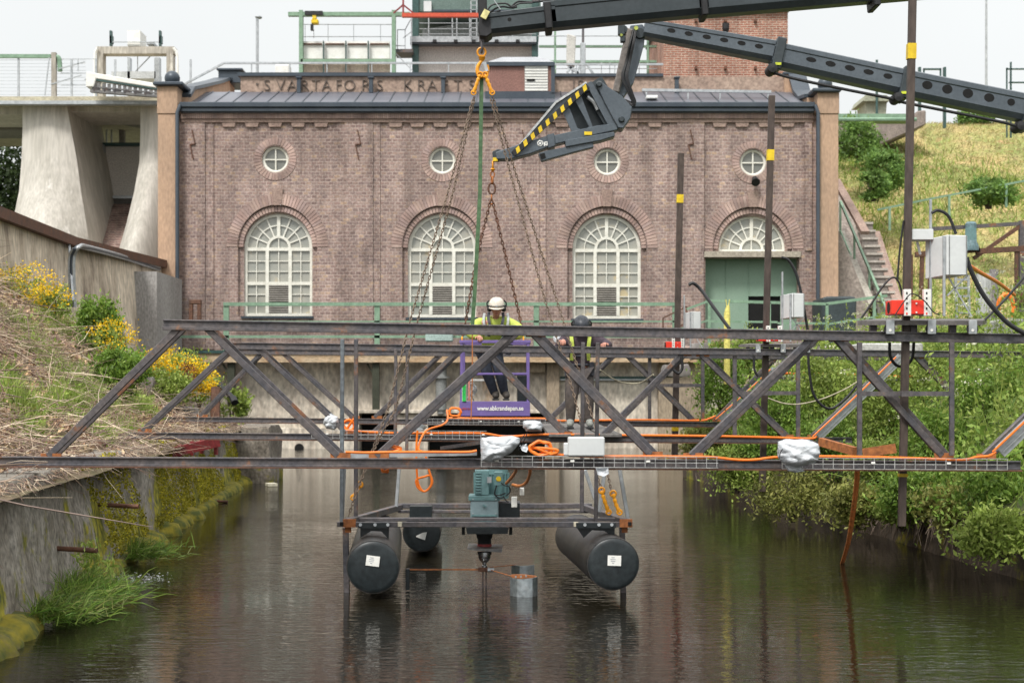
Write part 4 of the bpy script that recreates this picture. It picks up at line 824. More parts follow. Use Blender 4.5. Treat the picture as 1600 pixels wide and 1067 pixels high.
for x, y in ((1108, 470), (1202, 473), (1292, 475), (1366, 466)): b = B(); b.bar(P(x, y, GR), P(x, 540, GR), .075); b.build('post', m_green, gr)
b = B(); b.tube([P(1136, 600, 26), P(1136, 490, 26), P(1137.5, 478, 26)], [.055, .055, .03], 10); b.tube([P(1136, 479, 26), P(1134, 468, 26)], .008, 5); b.tube([P(1138, 479, 26), P(1140, 468, 26)], .008, 5)
one(b, 'cable_guard', mat('pale_yellow', (.74,.66,.17), (.66,.60,.16), rough=.5), 'upright pale yellow cable guard tube in front of the green doorway', 'post', smooth=True)
bd = thing('barrier', 'tilted dark red timber barrier with stub posts on top of the left quay', 'barrier', tuple(P(300, 715, 20)))
b = B(); b.bar(P(262, 708, 20.4), P(342, 690, 21), .05, .13); b.build('rail', m_maroon, bd)
for x, y in ((256, 699), (281, 694), (301, 689), (316, 686), (338, 688)): b = B(); b.mm(P(x-4, y, 20.5+(x-256)*.006), P(x+3, y+22, 20.6+(x-256)*.006)); b.build('post', m_maroon, bd)
b = B(); b.tube([P(337, 606, 27.5), P(336, 660, 27.3)], .09, 7); one(b, 'timber_post', m_rust, 'reddish weathered timber post at the end of the left bank under the truss', 'post')
b = B(); p = P(424, 757, 28); b.box((p.x, p.y, .03), (.17, .3, .05), Matrix.Rotation(R(20), 3, 'Z')); one(b, 'floating_plank', mat('pale_wood', (.62,.58,.45), rough=.8), 'short pale plank floating beside the mossy block', 'plank')
b = B(); b.tube([P(330, 588, 33), P(364, 622, 32.5)], .06, 8); b.tube([P(364, 622, 32.5), P(367, 629, 32.4)], .08, 8); one(b, 'drain_hose', m_black, 'short black drain pipe poking out below the walkway bracket', 'pipe')
# ---------------------------------------------------------------- the three trusses, each line given in picture position and depth
def dT(d0):
    return lambda x: d0/(1-4.2e-5*(x-800))
def truss(label, d0, top, bot, braces, posts, th):
    dd = dT(d0); q = lambda x, y, k=0: P(x, y, dd(x)+k)
    t = thing('steel_truss', label, 'truss', tuple(q((bot[0][0]+bot[1][0])/2, bot[0][1]+8)), 'steel trusses spanning the canal')
    c = d0/FP
    def chord(a, b_, name):
        u = B(); h = th*c
        u.bar(q(*a), q(*b_), .075, h*.95); u.bar(q(a[0], a[1])+V(0,-.045,-h*.40), q(*b_)+V(0,-.045,-h*.40), .02, h*.34); u.bar(q(*a)+V(0,-.03,h*.42), q(*b_)+V(0,-.03,h*.42), .05, h*.16)
        return u.build(name, m_steel, t, bevel=.003)
    tc_ = chord(*top, 'top_chord'); bc = chord(*bot, 'bottom_chord')
    u = B(); u.bar(q(bot[0][0], bot[0][1]+th*.52)+V(0,-.04,0), q(bot[1][0], bot[1][1]+th*.52)+V(0,-.04,0), .09, .012); u.build('flange', m_rust, bc)
    for (x0, y0, x1, y1) in braces:
        for k, off, w in ((0, 0, .055), (.16, 9*13.1/d0, .05)):
            u = B(); s = 1 if x1 < x0 else -1
            u.bar(q(x0+off, y0, k), q(x1+off, y1, k), w, w); u.build('brace', m_steel, t, bevel=.004)
        for x, y in ((x0, y0), (x1, y1)):
            u = B(); e = q(x+4, y, -.02); u.box(e, (.17, .012, .05)); u.build('weld_plate', m_orust, t)
    for (x, y0, y1, w) in posts: u = B(); u.bar(q(x, y0, .05), q(x, y1, .05), w*c, .05); u.build('post', m_steel, t)
    return t
truss('nearest truss, its long top bar crossing in front of the two workers', 13.1, ((256, 507), (1720, 531)), ((-60, 720), (1592, 727)),
    [(280, 512, 76, 713), (322, 512, 528, 712), (800, 520, 588, 713), (833, 522, 1016, 710), (1268, 528, 1079, 712), (1306, 529, 1471, 712), (1720, 537, 1537, 713)], [], 15)
truss('middle truss, with the white wrapped bundle at its left node', 19.4, ((346, 540), (1720, 556)), ((178, 680), (1330, 688)),
    [(360, 545, 222, 673), (401, 543, 540, 676), (717, 546, 582, 677), (756, 548, 880, 677), (1066, 553, 940, 680), (1094, 554, 1226, 682), (1400, 557, 1268, 682), (1430, 557, 1560, 690)], [], 10)
truss('farthest truss, just in front of the walkway and the concrete wall', 25., ((372, 549), (1720, 562)), ((252, 655), (1120, 663)),
    [(408, 551, 312, 650), (440, 551, 550, 652), (687, 553, 585, 652), (955, 557, 857, 655), (980, 557, 1080, 656), (1208, 560, 1117, 656), (1245, 562, 1330, 650), (1435, 563, 1385, 600), (1520, 563, 1560, 600)], [], 8)
# spud poles with guide frames, tables, red clamps and cabinets
def pole(label, x0, y0, x1, y1, d, w, tapes, tip=None):
    t = thing('spud_pole', label, 'pole', tuple(P(x1, y1, d)), 'tall steel mooring poles')
    u = B(); u.bar(P(x1, y1, d), P(x0, y0, d), w, w); u.build('shaft', m_brownp, t, bevel=.004)
    for ty, h in tapes:
        k = (ty-y0)/(y1-y0); x = x0+(x1-x0)*k; u = B(); u.bar(P(x, ty-h/2, d), P(x+(x1-x0)/(y1-y0)*h, ty+h/2, d), w+.012, w+.012); u.build('tape', m_yell, t)
    return t
pole('tallest brown mooring pole on the right, yellow band near its top, leaving the photo', 1427, -60, 1409, 822, 13.5, .062, [(81, 24), (742, 5)])
pole('dark mooring pole in front of the green doorway', 1206, 150, 1191, 768, 19.9, .078, [(243, 17)])
pole('thin brown mooring pole left of the green doorway', 1064, 240, 1054, 712, 25.6, .098, [(311, 13), (670, 6)])
def guide(label, d, x0, x1, ys, ye, yb, w, k):
    t = thing('pole_guide', label, 'frame', tuple(P((x0+x1)/2, ye, d)), 'guide frames around the mooring poles')
    for x in (x0, x1): u = B(); u.bar(P(x, ys, d), P(x, ye, d), w, w); u.build('upright', m_steel, t, bevel=.003)
    u = B(); u.bar(P(x0, yb, d), P(x1, yb, d), w*.8, w); u.build('crossbar', m_steel, t)
    u = B(); u.box(P((x0+x1)/2, yb, d), (w*2.4, w*2.6, w*1.2)); u.build('collar', m_steel, t)
    return t
guide('guide frame of the tallest pole, right of the photo centre and nearest', 13.35, 1343, 1487, 535, 712, 615, .04, 0)
guide('guide frame of the dark pole behind the middle truss', 19.7, 1148, 1247, 556, 684, 614, .05, 0)
guide('guide frame of the thin brown pole at the farthest truss', 25.3, 1015, 1098, 558, 656, 602, .055, 0)
def rig(d, cx, y, s, tb_label, cl_label, cab_label, leaning=None):
    """a steel table at (cx, y) with clamp and cabinet; s = pixels per tabletop pixel of the nearest one"""
    q = lambda x, yy, k=0: P(cx+x*s, y+yy*s, d+k)
    t = thing('pole_table', tb_label, 'table', tuple(q(0, 25)), 'steel tables around the mooring poles'); pr = d/FP*s
    u = B(); poly = [(-90, -2), (-64, -11), (-20, -11), (60, -9), (106, -6), (106, 1), (-30, 1), (-90, 3)]
    a, e = q(-68, 0, -.02), q(105, 0, -.02); u.add([q(-90, -1), q(-66, -1, -.0)+V(0, .0, 0), q(106, -1), q(112, -4, .55), q(-60, -4, .55)], [(0, 1, 2, 3, 4)])
    n0 = len(u.v); u.v += [(v[0], v[1], v[2]-7*pr) for v in u.v]; u.f = [(0,1,2,3,4), (9,8,7,6,5)]+[(i, 5+i, 5+(i+1) % 5, (i+1) % 5) for i in range(5)]
    u.build('tabletop', mat('table_steel', (.17,.155,.145), (.11,.10,.095), (.24,.19,.15), scale=4, rough=.5, metal=.3, bump=.1), t)
    for x in (-39, 26, 90):
        u = B(); u.box(q(x, 9, -.03), (13*pr, .02, 22*pr)); u.build('bracket', m_galv, t, bevel=.003); u = B(); u.cyl(q(x, 14, -.045), q(x, 14, -.03), 2.3*pr, 8); u.build('bolt', m_white, t)
        u = B(); u.cyl(q(x-1, 12, 0), q(x-1, 12, .08), 9*pr, 16); u.build('roller', m_black, t)
    for x in (-66, -3, 58): u = B(); u.bar(q(x, 5, .15), q(x, 26, .15), 10*pr, .06); u.build('leg', m_steel, t)
    for x in (-78, -52, -25): u = B(); u.bar(q(x, 16, .1), q(x+4, 25, .1), 4*pr, .03); u.build('lug', m_galv, t)
    c = thing('pole_clamp', cl_label, 'clamp', tuple(q(-5, -8)), 'red clamps gripping the mooring poles')
    for x0, x1 in ((-37, -17), (-8, 14)):
        u = B(); A, E_ = q(x0, -33, -.1), q(x1, -9, .12); u.mm(A, E_); u.build('jaw', m_redp, c, bevel=.004)
        if x0 > -10: 
            for yy in (-28, -14): u = B(); u.cyl(q(2, yy, -.115), q(2, yy, -.1), 1.4*pr, 8); u.build('bolt', m_white, c)
    for x in (-17, 14):
        u = B(); u.mm(q(x, -50, -.11), q(x+8, -8, -.05)); o = u.build('slotted_bar', m_white, c, bevel=.002)
        for i in range(5): u = B(); u.box(q(x+4, -44+i*8, -.112), (2.2*pr, .004, 3.2*pr)); u.build('slot', m_redp if i == 4 else m_dark, o)
    u = B(); u.cyl(q(-37, -21, 0), q(-42, -21, 0), 9*pr, 16); u.build('spindle', m_dark, c)
    b_ = thing('control_cabinet', cab_label, 'cabinet', tuple(q(46, -8)), 'grey control cabinets on steel stands')
    u = B(); p0, p1 = q(50, -135), q(82, -72); p1.y = d+.30
    fr = [q(50, -135), q(82, -134), q(82, -72), q(50, -72)]; sd = V(-22*pr, .26, -3*pr)
    u.add(fr+[p+sd for p in fr], [(0,1,2,3), (7,6,5,4), (0,4,5,1), (1,5,6,2), (2,6,7,3), (3,7,4,0)]); bo = u.build('cabinet_body', m_plastic, b_, bevel=.006)
    u = B(); 
    for x in (53.5, 80): u = B(); u.bar(q(x, -134, -.004), q(x, -73, -.004), .006, .006); u.build('seam', mat('seam_grey', (.22,.23,.23), rough=.5), bo)
    for x, y0 in ((45, -133), (24, -190)): u = B(); u.bar(q(x, y0, .02 if x > 40 else .2), q(x, -8, .02 if x > 40 else .2), .022, .022); u.build('stand_leg', m_galv, b_, bevel=.002)
    for (x0, y0, x1, y1) in ((50, -72, 88, -8), (82, -72, 50, -40)): u = B(); u.bar(q(x0, y0, .1), q(x1, y1, .1), .012, .012); u.build('stay', m_galv, b_)
    return q
q1 = rig(13.35, 1430, 502, 1., 'nearest steel table with hanging brackets around the tallest pole, standing above the top bar', 'red two part clamp with white slotted bars on the nearest table', 'largest grey control cabinet, on the nearest steel table')
q2 = rig(19.7, 1208, 539, .60, 'steel table around the dark pole, half hidden behind the nearest top bar', 'red clamp at the dark pole in front of the green doorway', 'middle sized grey control cabinet between the green doorway and the corner pillar')
q3 = rig(25.4, 1058, 549, .46, 'small steel table around the thin brown pole, on the farthest truss', 'small red clamp below the top bar at the thin brown pole', 'smallest grey control cabinet, left of the green doorway')
def cable(label, pts, r, m, name='cable', cat='cable', n=8, group=None): u = B(); u.tube(curve_pts(pts, 8), r, n); return one(u, name, m, label, cat, group, smooth=True)
q = q1
u = B(); u.mm(P(1422, 358, 13.5), P(1449, 378, 13.7)); u.bar(P(1433, 378, 13.6), P(1438, 398, 13.6), .02); one(u, 'junction_box', m_plastic, 'small pale box beside the tallest pole left of the largest cabinet', 'box', bevel=.004)
cable('black ribbed cable arching from the stand to the largest grey cabinet', [P(1456, 333, 13.5), P(1466, 329, 13.5), P(1482, 338, 13.5), P(1494, 366, 13.5)], .014, m_black)
cable('thick black cable bundle curving down from the largest cabinet to the right edge', [P(1510, 402, 13.4), P(1518, 425, 13.4), P(1536, 460, 13.4), P(1560, 490, 13.4), P(1585, 512, 13.4), P(1640, 540, 13.4)], .021, m_black)
cable('black cable sagging from the clamp table up to the right edge behind the cabinet', [P(1530, 508, 13.6), P(1552, 487, 13.8), P(1575, 463, 14), P(1605, 428, 14.2), P(1650, 380, 14.4)], .011, m_black)
cable('stiff black loop leaning left of the red clamp', [P(1346, 497, 13.5), P(1362, 474, 13.5), P(1380, 447, 13.5), P(1394, 434, 13.5), P(1404, 440, 13.5), P(1411, 466, 13.5)], .009, m_black)
cable('thin black line falling along the left side of the tallest pole', [P(1412, 345, 13.5), P(1406, 390, 13.5), P(1402, 440, 13.5)], .009, m_black)
cable('thin black cable over the front of the red clamp', [P(1398, 493, 13.2), P(1412, 472, 13.2), P(1425, 459, 13.2), P(1444, 470, 13.2), P(1458, 487, 13.2), P(1468, 492, 13.2)], .005, m_black)
cable('orange cable running right from the largest cabinet to the rusty rig', [P(1510, 412, 15), P(1530, 425, 16), P(1560, 442, 18), P(1585, 461, 20)], .022, m_orange)
cable('black cable arching over to the middle sized cabinet', [P(1221, 402, 19.8), P(1232, 407, 19.8), P(1243, 425, 19.8), P(1250, 450, 19.8), P(1255, 475, 19.8), P(1262, 515, 19.8)], .018, m_black)
cable('black cable sloping down from the smallest cabinet stand to the top bar', [P(1076, 445, 25.4), P(1084, 443, 25.4), P(1097, 455, 25.4), P(1115, 480, 25), P(1140, 514, 24.6)], .028, m_black)
cable('big black cable loop hanging under the nearest top bar right of the centre', [P(1263, 552, 14), P(1264, 575, 14), P(1270, 612, 14), P(1283, 632, 14), P(1300, 638, 14), P(1322, 622, 14), P(1340, 600, 14)], .012, m_black)
cable('black cable loop hanging beside the tallest pole below the top bar', [P(1390, 535, 13.8), P(1391, 556, 13.8), P(1400, 570, 13.8), P(1413, 572, 13.8), P(1425, 560, 13.8), P(1428, 535, 13.8)], .014, m_black)
cable('thin black cable loop under the middle top bar near the thin pole', [P(1065, 558, 19.5), P(1066, 575, 19.5), P(1060, 583, 19.5), P(1052, 578, 19.5)], .018, m_black)
cable('black cable falling from the middle top bar at the dark pole', [P(1178, 556, 19.5), P(1179, 578, 19.5), P(1185, 588, 19.5)], .016, m_black)
cable('pale rope sagging in front of the green bushes', [P(1200, 622, 16), P(1225, 630, 16), P(1250, 631, 16), P(1285, 623, 16), P(1320, 608, 16), P(1340, 596, 16)], .006, mat('rope_pale', (.50,.45,.32), rough=.9), 'rope', 'rope')
cable('pale rope sagging from the middle truss in front of the concrete wall', [P(938, 578, 20), P(955, 590, 20.5), P(975, 598, 21), P(1000, 598, 21), P(1021, 585, 20)], .008, mat('rope_pale', (.50,.45,.32)), 'rope', 'rope')
# cable trays with orange cables
def tray(label, x0, x1, y, d0, h, p, oy):
    dd = dT(d0); t = thing('cable_tray', label, 'cable tray', tuple(P((x0+x1)/2, y+h, dd(x0)-.1)), 'wire cable trays on the trusses'); g = .035
    b_ = B(); yy = lambda x: y+(x-x0)*.005
    for k in (0, .55, 1):
        for dz in (0, -.1) if k != .55 else (0,): b_.bar(P(x0, yy(x0)+h*k, dd(x0)-.16+dz*-1), P(x1, yy(x1)+h*k, dd(x1)-.16-dz), .006)
    x = x0
    while x <= x1+.1: b_.bar(P(x, yy(x), dd(x)-.16), P(x, yy(x)+h, dd(x)-.16), .0055, .0055); b_.bar(P(x, yy(x)+h, dd(x)-.16), P(x, yy(x)+h, dd(x)-.06), .004, .004); x += p
    b_.build('wire_mesh', mat('wire_white', (.50,.50,.48), rough=.4, metal=.3), t)
    x = x0+24
    while x < x1: u = B(); u.box(P(x, yy(x)+h*.45, dd(x)-.17), (.035, .01, .02)); u.build('clip', m_white, t, bevel=.003); x += p*7.4
    return t
tray('wire cable tray along the nearest bottom bar, centre to right', 752, 1122, 712, 13.1, 17, 16, 0)
tray('wire cable tray along the nearest bottom bar, right end', 1222, 1574, 715, 13.1, 17, 16, 0)
tray('wire cable tray along the middle bottom bar', 487, 760, 672, 19.4, 13, 11, 0)
tray('wire cable tray along the farthest bottom bar, right of the grey outlet pipe', 668, 885, 654, 25, 9, 8, 0)
def lined(xs, d0, off=.12): dd = dT(d0); return [P(x, y, dd(x)-off) for x, y in xs]
cable('orange cable lying along the nearest truss from the coil to the right end', lined([(838, 700), (858, 708), (880, 711), (940, 713), (1000, 713), (1060, 713.5), (1110, 714), (1150, 718), (1180, 718), (1215, 714), (1290, 713), (1400, 715), (1500, 718), (1525, 714), (1545, 712), (1556, 706)], 13.1), .012, m_orange, group='orange cables')
cable('orange cable on the left half of the nearest bottom bar', lined([(540, 706), (570, 707), (620, 706), (680, 706), (730, 706), (745, 704)], 13.1), .011, m_orange, group='orange cables')
cable('orange cable along the middle bottom bar', lined([(540, 672), (600, 676), (660, 677), (750, 677), (790, 682), (840, 679), (900, 679), (1000, 680), (1100, 681), (1200, 683), (1266, 685), (1276, 680)], 19.4), .015, m_orange, group='orange cables')
cable('orange cable along the farthest bottom bar', lined([(700, 653), (760, 654), (850, 654), (870, 657), (900, 657), (1000, 656), (1090, 657), (1108, 654), (1118, 650)], 25), .018, m_orange, group='orange cables')
for (lab, x0, y0, x1, y1, d) in (('slanting cable tray climbing from the middle bottom bar to the right', 1272, 682, 1402, 558, 19.2), ('slanting cable tray rising from the farthest bottom bar behind the nearest braces', 1120, 655, 1206, 577, 24.8), ('slanting cable tray rising at the bottom right end of the nearest truss', 1553, 706, 1700, 565, 12.95)):
    t = thing('cable_tray', lab, 'cable tray', tuple(P(x0, y0, d)), 'wire cable trays on the trusses'); s = 13.1/d
    u = B(); u.bar(P(x0+9*s, y0, d), P(x1+9*s, y1, d), .03, .11); u.build('channel', m_galv, t)
    u = B(); n = int(22*1.2)
    for i in range(n+1): k = i/n; a = P(x0+(x1-x0)*k, y0+(y1-y0)*k, d-.03); u.bar(a, a+V(.09, 0, .06), .006)
    for o_ in (0, 14): u.bar(P(x0+o_*s, y0, d-.03), P(x1+o_*s, y1, d-.03), .007)
    u.build('wire_mesh', m_galv, t)
    cable('orange cable tied in the '+lab.replace('cable tray','tray').replace(' of the nearest truss','').replace(' from the farthest bottom bar',' far off'), [P(x0-2, y0, d-.06), P((x0+x1)/2-3*s, (y0+y1)/2+2*s, d-.06), P(x1-2, y1, d-.06)], .010, m_orange, group='orange cables')
for lab, xa, xb, y, d in (('level cable tray in front of the bushes, left of the tallest pole', 1206, 1345, 583, 26), ('level cable tray in front of the bushes, right of the tallest pole', 1385, 1640, 588, 22)):
    t = thing('cable_tray', lab, 'cable tray', tuple(P((xa+xb)/2, y, d)), 'wire cable trays on the trusses')
    u = B(); u.bar(P(xa, y+8, d), P(xb, y+10, d), .1, .05); u.build('channel', m_steel, t); u = B(); u.bar(P(xa, y+5, d-.07), P(xb, y+6, d-.07), .008); u.bar(P(xa, y+12, d-.07), P(xb, y+13, d-.07), .008)
    n = int((xb-xa)/9)
    for i in range(n): x = xa+9*i; u.bar(P(x, y+5, d-.07), P(x, y+12, d-.07), .006)
    u.build('wire_mesh', m_galv, t); cable('orange cable on the '+lab.replace('cable tray','tray'), [P(xa, y, d), P((xa+xb)/2, y+1, d), P(xb, y+3, d)], .02, m_orange, group='orange cables')
cable('yellow hose slanting down in front of the bushes at the right edge', [P(1560, 592, 21), P(1575, 600, 21), P(1590, 610, 21), P(1640, 640, 21)], .035, m_yell, 'hose', 'hose')
# white bags, boxes, coils
def bag(label, x0, y0, x1, y1, d, dep, seed, name='wrapped_bundle'):
    a, e = P(x0, y0, d), P(x1, y1, d); c = (a+e)/2; sz = (abs(e.x-a.x), dep, abs(a.z-e.z))
    import bmesh
    bm = bmesh.new(); bmesh.ops.create_uvsphere(bm, u_segments=36, v_segments=22, radius=.5)
    for v in bm.verts:
        p = v.co.copy(); p = Vector([math.copysign(abs(k*2)**.62/2, k) for k in p]); n_ = noise.noise_vector(p*3+Vector((seed, 0, 0)))*.07+noise.noise_vector(p*8+Vector((seed, 1, 0)))*.035
        r_ = abs(noise.noise(Vector((p.x*9+p.z*3, p.y*3, seed))))*.05; p = p+n_-p*r_; v.co = Vector((p.x*sz[0], p.y*sz[1], p.z*sz[2]))+c
    b_ = B(); b_.v = [tuple(v.co) for v in bm.verts]; b_.f = [tuple(v.index for v in f.verts) for f in bm.faces]; bm.free()
    return b_
t = thing('wrapped_bundle', 'large white wrapped bundle on the nearest truss above the gear motor', 'bundle', tuple(P(783, 720, 12.8)))
b = B(); c = [(751, 683), (800, 681), (811, 684), (813, 692), (800, 706), (782, 717), (765, 721), (752, 719), (750, 700)]
bag('', 750, 681, 813, 722, 12.85, .2, 4)
import bmesh
def crumple(poly, d, dep, seed, name, m, parent):     # a puffy cloth body whose outline follows a polygon
    n = len(poly); cx_ = sum(p[0] for p in poly)/n; cy_ = sum(p[1] for p in poly)/n; b_ = B(); K = 64; rings = 14; pts = []
    def at(t):
        k = t*n; i = int(k) % n; f = k-int(k); a = poly[i]; c_ = poly[(i+1) % n]; return a[0]+(c_[0]-a[0])*f, a[1]+(c_[1]-a[1])*f
    for side in (-1, 1):
        for r_ in range(rings):
            f = math.cos(math.pi/2*r_/(rings-1)) if r_ < rings-1 else .02
            for j in range(K):
                x, y = at(j/K); p = P(cx_+(x-cx_)*f, cy_+(y-cy_)*f, d); p.y += side*dep*math.sin(math.pi/2*r_/(rings-1))
                p.y += side*(.022*nz(p.x, p.z, 9, seed)+.06*abs(nz(p.x*.6+p.z*1.4, p.z-p.x, 9, seed+1))-.03)*(1 if r_ else 0); p.x += .008*nz(p.x, p.z, 16, seed+3); p.z += .008*nz(p.z, p.x, 16, seed+4); b_.v.append(tuple(p))
    for s_ in range(2):
        for r_ in range(rings-1):
            for j in range(K):
                a = s_*rings*K+r_*K+j; a2 = s_*rings*K+r_*K+(j+1) % K; b_.f.append((a, a2, a2+K, a+K) if s_ else (a, a+K, a2+K, a2))
    for j in range(K): pass
    return b_.build(name, m, parent, smooth=True)
crumple(c, 12.85, .10, 5, 'wrap', m_bag, t); crumple([(812, 695), (822, 693), (826, 700), (823, 706), (815, 704)], 12.85, .04, 6, 'knot', m_bag, t)
u = B(); u.tube(curve_pts([P(810, 702, 12.8), P(813, 690, 12.75), P(820, 678, 12.75)]), .004, 5); u.tube(curve_pts([P(810, 703, 12.8), P(818, 690, 12.75), P(824, 676, 12.75)]), .004, 5); u.build('tie', m_black, t)
t = thing('wrapped_bundle', 'white plastic wrapped motor cover on the right of the nearest truss', 'bundle', tuple(P(1246, 737, 13)))
crumple([(1216, 690), (1225, 686), (1265, 686), (1278, 692), (1281, 705), (1279, 720), (1262, 727), (1240, 729), (1222, 722), (1215, 712)], 13.0, .13, 9, 'wrap', m_bag, t)
crumple([(1225, 725), (1252, 728), (1256, 735), (1242, 739), (1230, 735)], 13.05, .05, 10, 'tail', m_bag, t)
u = B(); u.tube(curve_pts([P(1218, 718, 12.85), P(1219, 708, 12.85), P(1223, 701, 12.85)]), .004, 5); u.build('tie', m_black, t)
t = thing('wrapped_bundle', 'small white crumpled bag tied at the left node of the middle truss', 'bundle', tuple(P(516, 671, 19.2)))
crumple([(507, 652), (512, 646), (518, 645), (528, 652), (530, 664), (522, 672), (510, 670), (505, 662)], 19.2, .12, 12, 'wrap', m_bag, t)
t = thing('wrapped_bundle', 'small translucent wrapped bundle on the farthest truss beside the second worker', 'bundle', tuple(P(832, 672, 19.3)))
crumple([(817, 658), (825, 656), (845, 658), (849, 665), (846, 674), (822, 674), (817, 668)], 19.3, .12, 14, 'wrap', m_bag, t)
u = B(); u.mm(P(888, 683, 12.95), P(943, 711, 13.12)); u.mm(P(881, 692, 12.98), P(888, 711, 13.08)); one(u, 'junction_box', m_plastic, 'pale grey rectangular box on the nearest truss below the second worker', 'box', bevel=.008)
t = thing('wrapped_bundle', 'small white wrapped piece hanging under the nearest cable tray by the right chains', 'bundle', tuple(P(940, 742, 13)))
crumple([(930, 731), (950, 731), (951, 740), (944, 743), (934, 741)], 13.0, .03, 15, 'wrap', m_bag, t)
def coil(label, pts, r, n=3, jit=.01, m=None):
    u = B()
    for i in range(n): u.tube(curve_pts([Vector(p)+V(random.uniform(-jit, jit), i*r*1.6, random.uniform(-jit, jit)) for p in pts], 8), r, 7)
    return one(u, 'cable_coil', m or m_orange, label, 'cable coil', 'orange cable coils', smooth=True)
def ring_pts(cx_, cy_, rx, ry, d, a0=0, turns=2.2, n=26): return [P(cx_+rx*math.cos(a0+2*math.pi*turns*i/n), cy_+ry*math.sin(a0+2*math.pi*turns*i/n), d+.01*i/n*3) for i in range(n+1)]
coil('orange cable loop lying on the nearest truss right of the white bundle', ring_pts(845, 700, 16, 10, 13.0, 1.2, 2.3)+[P(868, 702, 13), P(872, 707, 13), P(858, 710, 13)], .013, 1)
coil('orange cable loop hanging below the nearest bottom bar', [P(651, 672, 14), P(650, 700, 14), P(651, 735, 14), P(653, 758, 14), P(663, 768, 14), P(675, 758, 14), P(672, 745, 14), P(662, 744, 14), P(651, 750, 14), P(655, 762, 14), P(666, 766, 14), P(677, 755, 14), P(672, 735, 14), P(664, 710, 14), P(655, 700, 14), P(665, 675, 14.2), P(690, 665, 14.5), P(700, 655, 15), P(699, 642, 15.5)], .010, 1)
coil('orange cable coil at the left node of the middle truss', ring_pts(545, 664, 9, 8, 19.2, 0, 3.3, 30)+[P(552, 655, 19.2)], .016, 1)
coil('orange cable bundle on the nearest bottom bar above the left raft posts', ring_pts(614, 702, 12, 4, 13.0, 0, 2.3, 22), .011, 2)
coil('small tied orange cable end under the nearest bottom bar', ring_pts(602, 733, 4, 4, 13.1, 0, 2.6, 22), .008, 1)
coil('orange cable coil beside the purple basket', ring_pts(711, 644, 9, 7, 21, 0, 2.3, 22), .014, 1)
u = B()
for i in range(4): u.torus(P(651, 669, 19)+V(.01*i, .02*i, .008*i), .09, .006, (.1, .3, 1), 26, 5)
one(u, 'wire_coil', m_galv, 'grey wire coil lying on the middle truss left of the basket', 'wire coil', smooth=True)
u = B(); u.bar(P(545, 712, 13.0), P(745, 708, 13.0), .05, .035); one(u, 'cable_duct', m_galv, 'flat grey cable duct lying on the left half of the nearest bottom bar', 'cable duct')
u = B(); u.bar(P(690, 700, 13.8), P(760, 690, 13.2), .03); one(u, 'loose_bar', m_steel, 'loose steel bar slanting up to the large white bundle', 'bar')
st_ = thing('lashing_strap', 'long orange webbing strap hanging from the nearest truss into the water on the right', 'strap', tuple(P(1316, 880, 15)))
u = B(); pts = curve_pts([P(1340, 728, 13.6), P(1338, 760, 13.9), P(1333, 800, 14.3), P(1326, 845, 14.9), P(1316, 880, 15.7)], 8)
for p, e in zip(pts, pts[1:]): u.bar(p, e, .006, .036, up=(0,1,0)); u.bar(p, e, .048, .006, up=(0,1,0))
u.build('webbing', mat('strap_orange', (.95,.38,.12), (.9,.33,.10), rough=.6), st_); u = B(); u.mm(P(1333, 722, 13.4), P(1345, 731, 13.6)); u.build('hook_end', m_steel, st_)
u = B(); u.bar(P(1282, 690, 17), P(1336, 705, 16.5), .06, .09); u.bar(P(1348, 708, 16.3), P(1400, 700, 16.2), .03, .10); one(u, 'timber_board', m_orust, 'orange brown board lying behind the tallest pole on the nearest truss', 'board')
# small walkway boards the second worker stands on
fb = thing('footboard', 'narrow grey board spanning the trusses under the second worker', 'board', tuple(P(905, 672, 21.5)))
for dx in (-.32, .0, .32):
    u = B(); c_ = P(903, 0, 21.5).x+dx; u.mm((c_-.14, 19.3, 1.175), (c_+.14, 25.0, 1.215)); u.build('plank', mat('plank_grey', (.16,.15,.14), rough=.8), fb, bevel=.004)
# ---------------------------------------------------------------- the floating turbine raft hanging from the chains
RT = thing('turbine_raft', 'steel raft frame with black pontoons and a blue grey gear motor hanging over the water', 'raft', tuple(P(757, 930, 13.6)))
def rb_(p, q_, w, h=None, name='frame_bar', m=None, up=(0,0,1), bev=.004): u = B(); u.bar(p, q_, w, h, up); return u.build(name, m or m_steel, RT, bevel=bev)
FD_ = 13.35; BD = 16.2
rb_(P(527, 819, FD_), P(988, 819, FD_), .05, .045, 'front_bar'); rb_(P(540, 811, FD_+.35), P(980, 811, FD_+.35), .05, .03, 'front_bar')
rb_(P(620, 790, BD), P(925, 790, BD), .06, .05, 'rear_bar'); rb_(P(622, 799, BD-.2), P(920, 799, BD-.2), .04, .03, 'rear_bar')
rb_(P(545, 815, FD_), P(625, 792, BD), .06, .06, 'side_bar'); rb_(P(975, 815, FD_), P(912, 792, BD), .06, .06, 'side_bar')
for x, m in ((534, m_galv), ): rb_(P(x+1, 530, 13.45), P(x, 818, 13.45), .034, .034, 'front_post', mat('post_bluegrey', (.20,.23,.25), (.14,.15,.16), scale=4, metal=.4, rough=.45))
rb_(P(556.5, 530, 13.75), P(556, 815, 13.75), .036, .036, 'front_post')
rb_(P(911, 535, 13.75), P(909, 800, 13.75), .036, .036, 'front_post'); rb_(P(934, 535, 13.5), P(931, 815, 13.5), .034, .034, 'front_post')
for x in (618.5, 636.5): rb_(P(x, 545, BD), P(x-1, 704, BD), .033, .033, 'rear_post')
for (x0, y0, x1, y1, d) in ((538, 728, 534, 815, 13.5), (624, 728, 619, 792, 15.8), (968, 732, 982, 815, 13.4), (944, 742, 936, 800, 14.4), (914, 734, 930, 780, 14.6)): rb_(P(x0, y0, d), P(x1, y1, d), .034, .034, 'strut', m_galv)
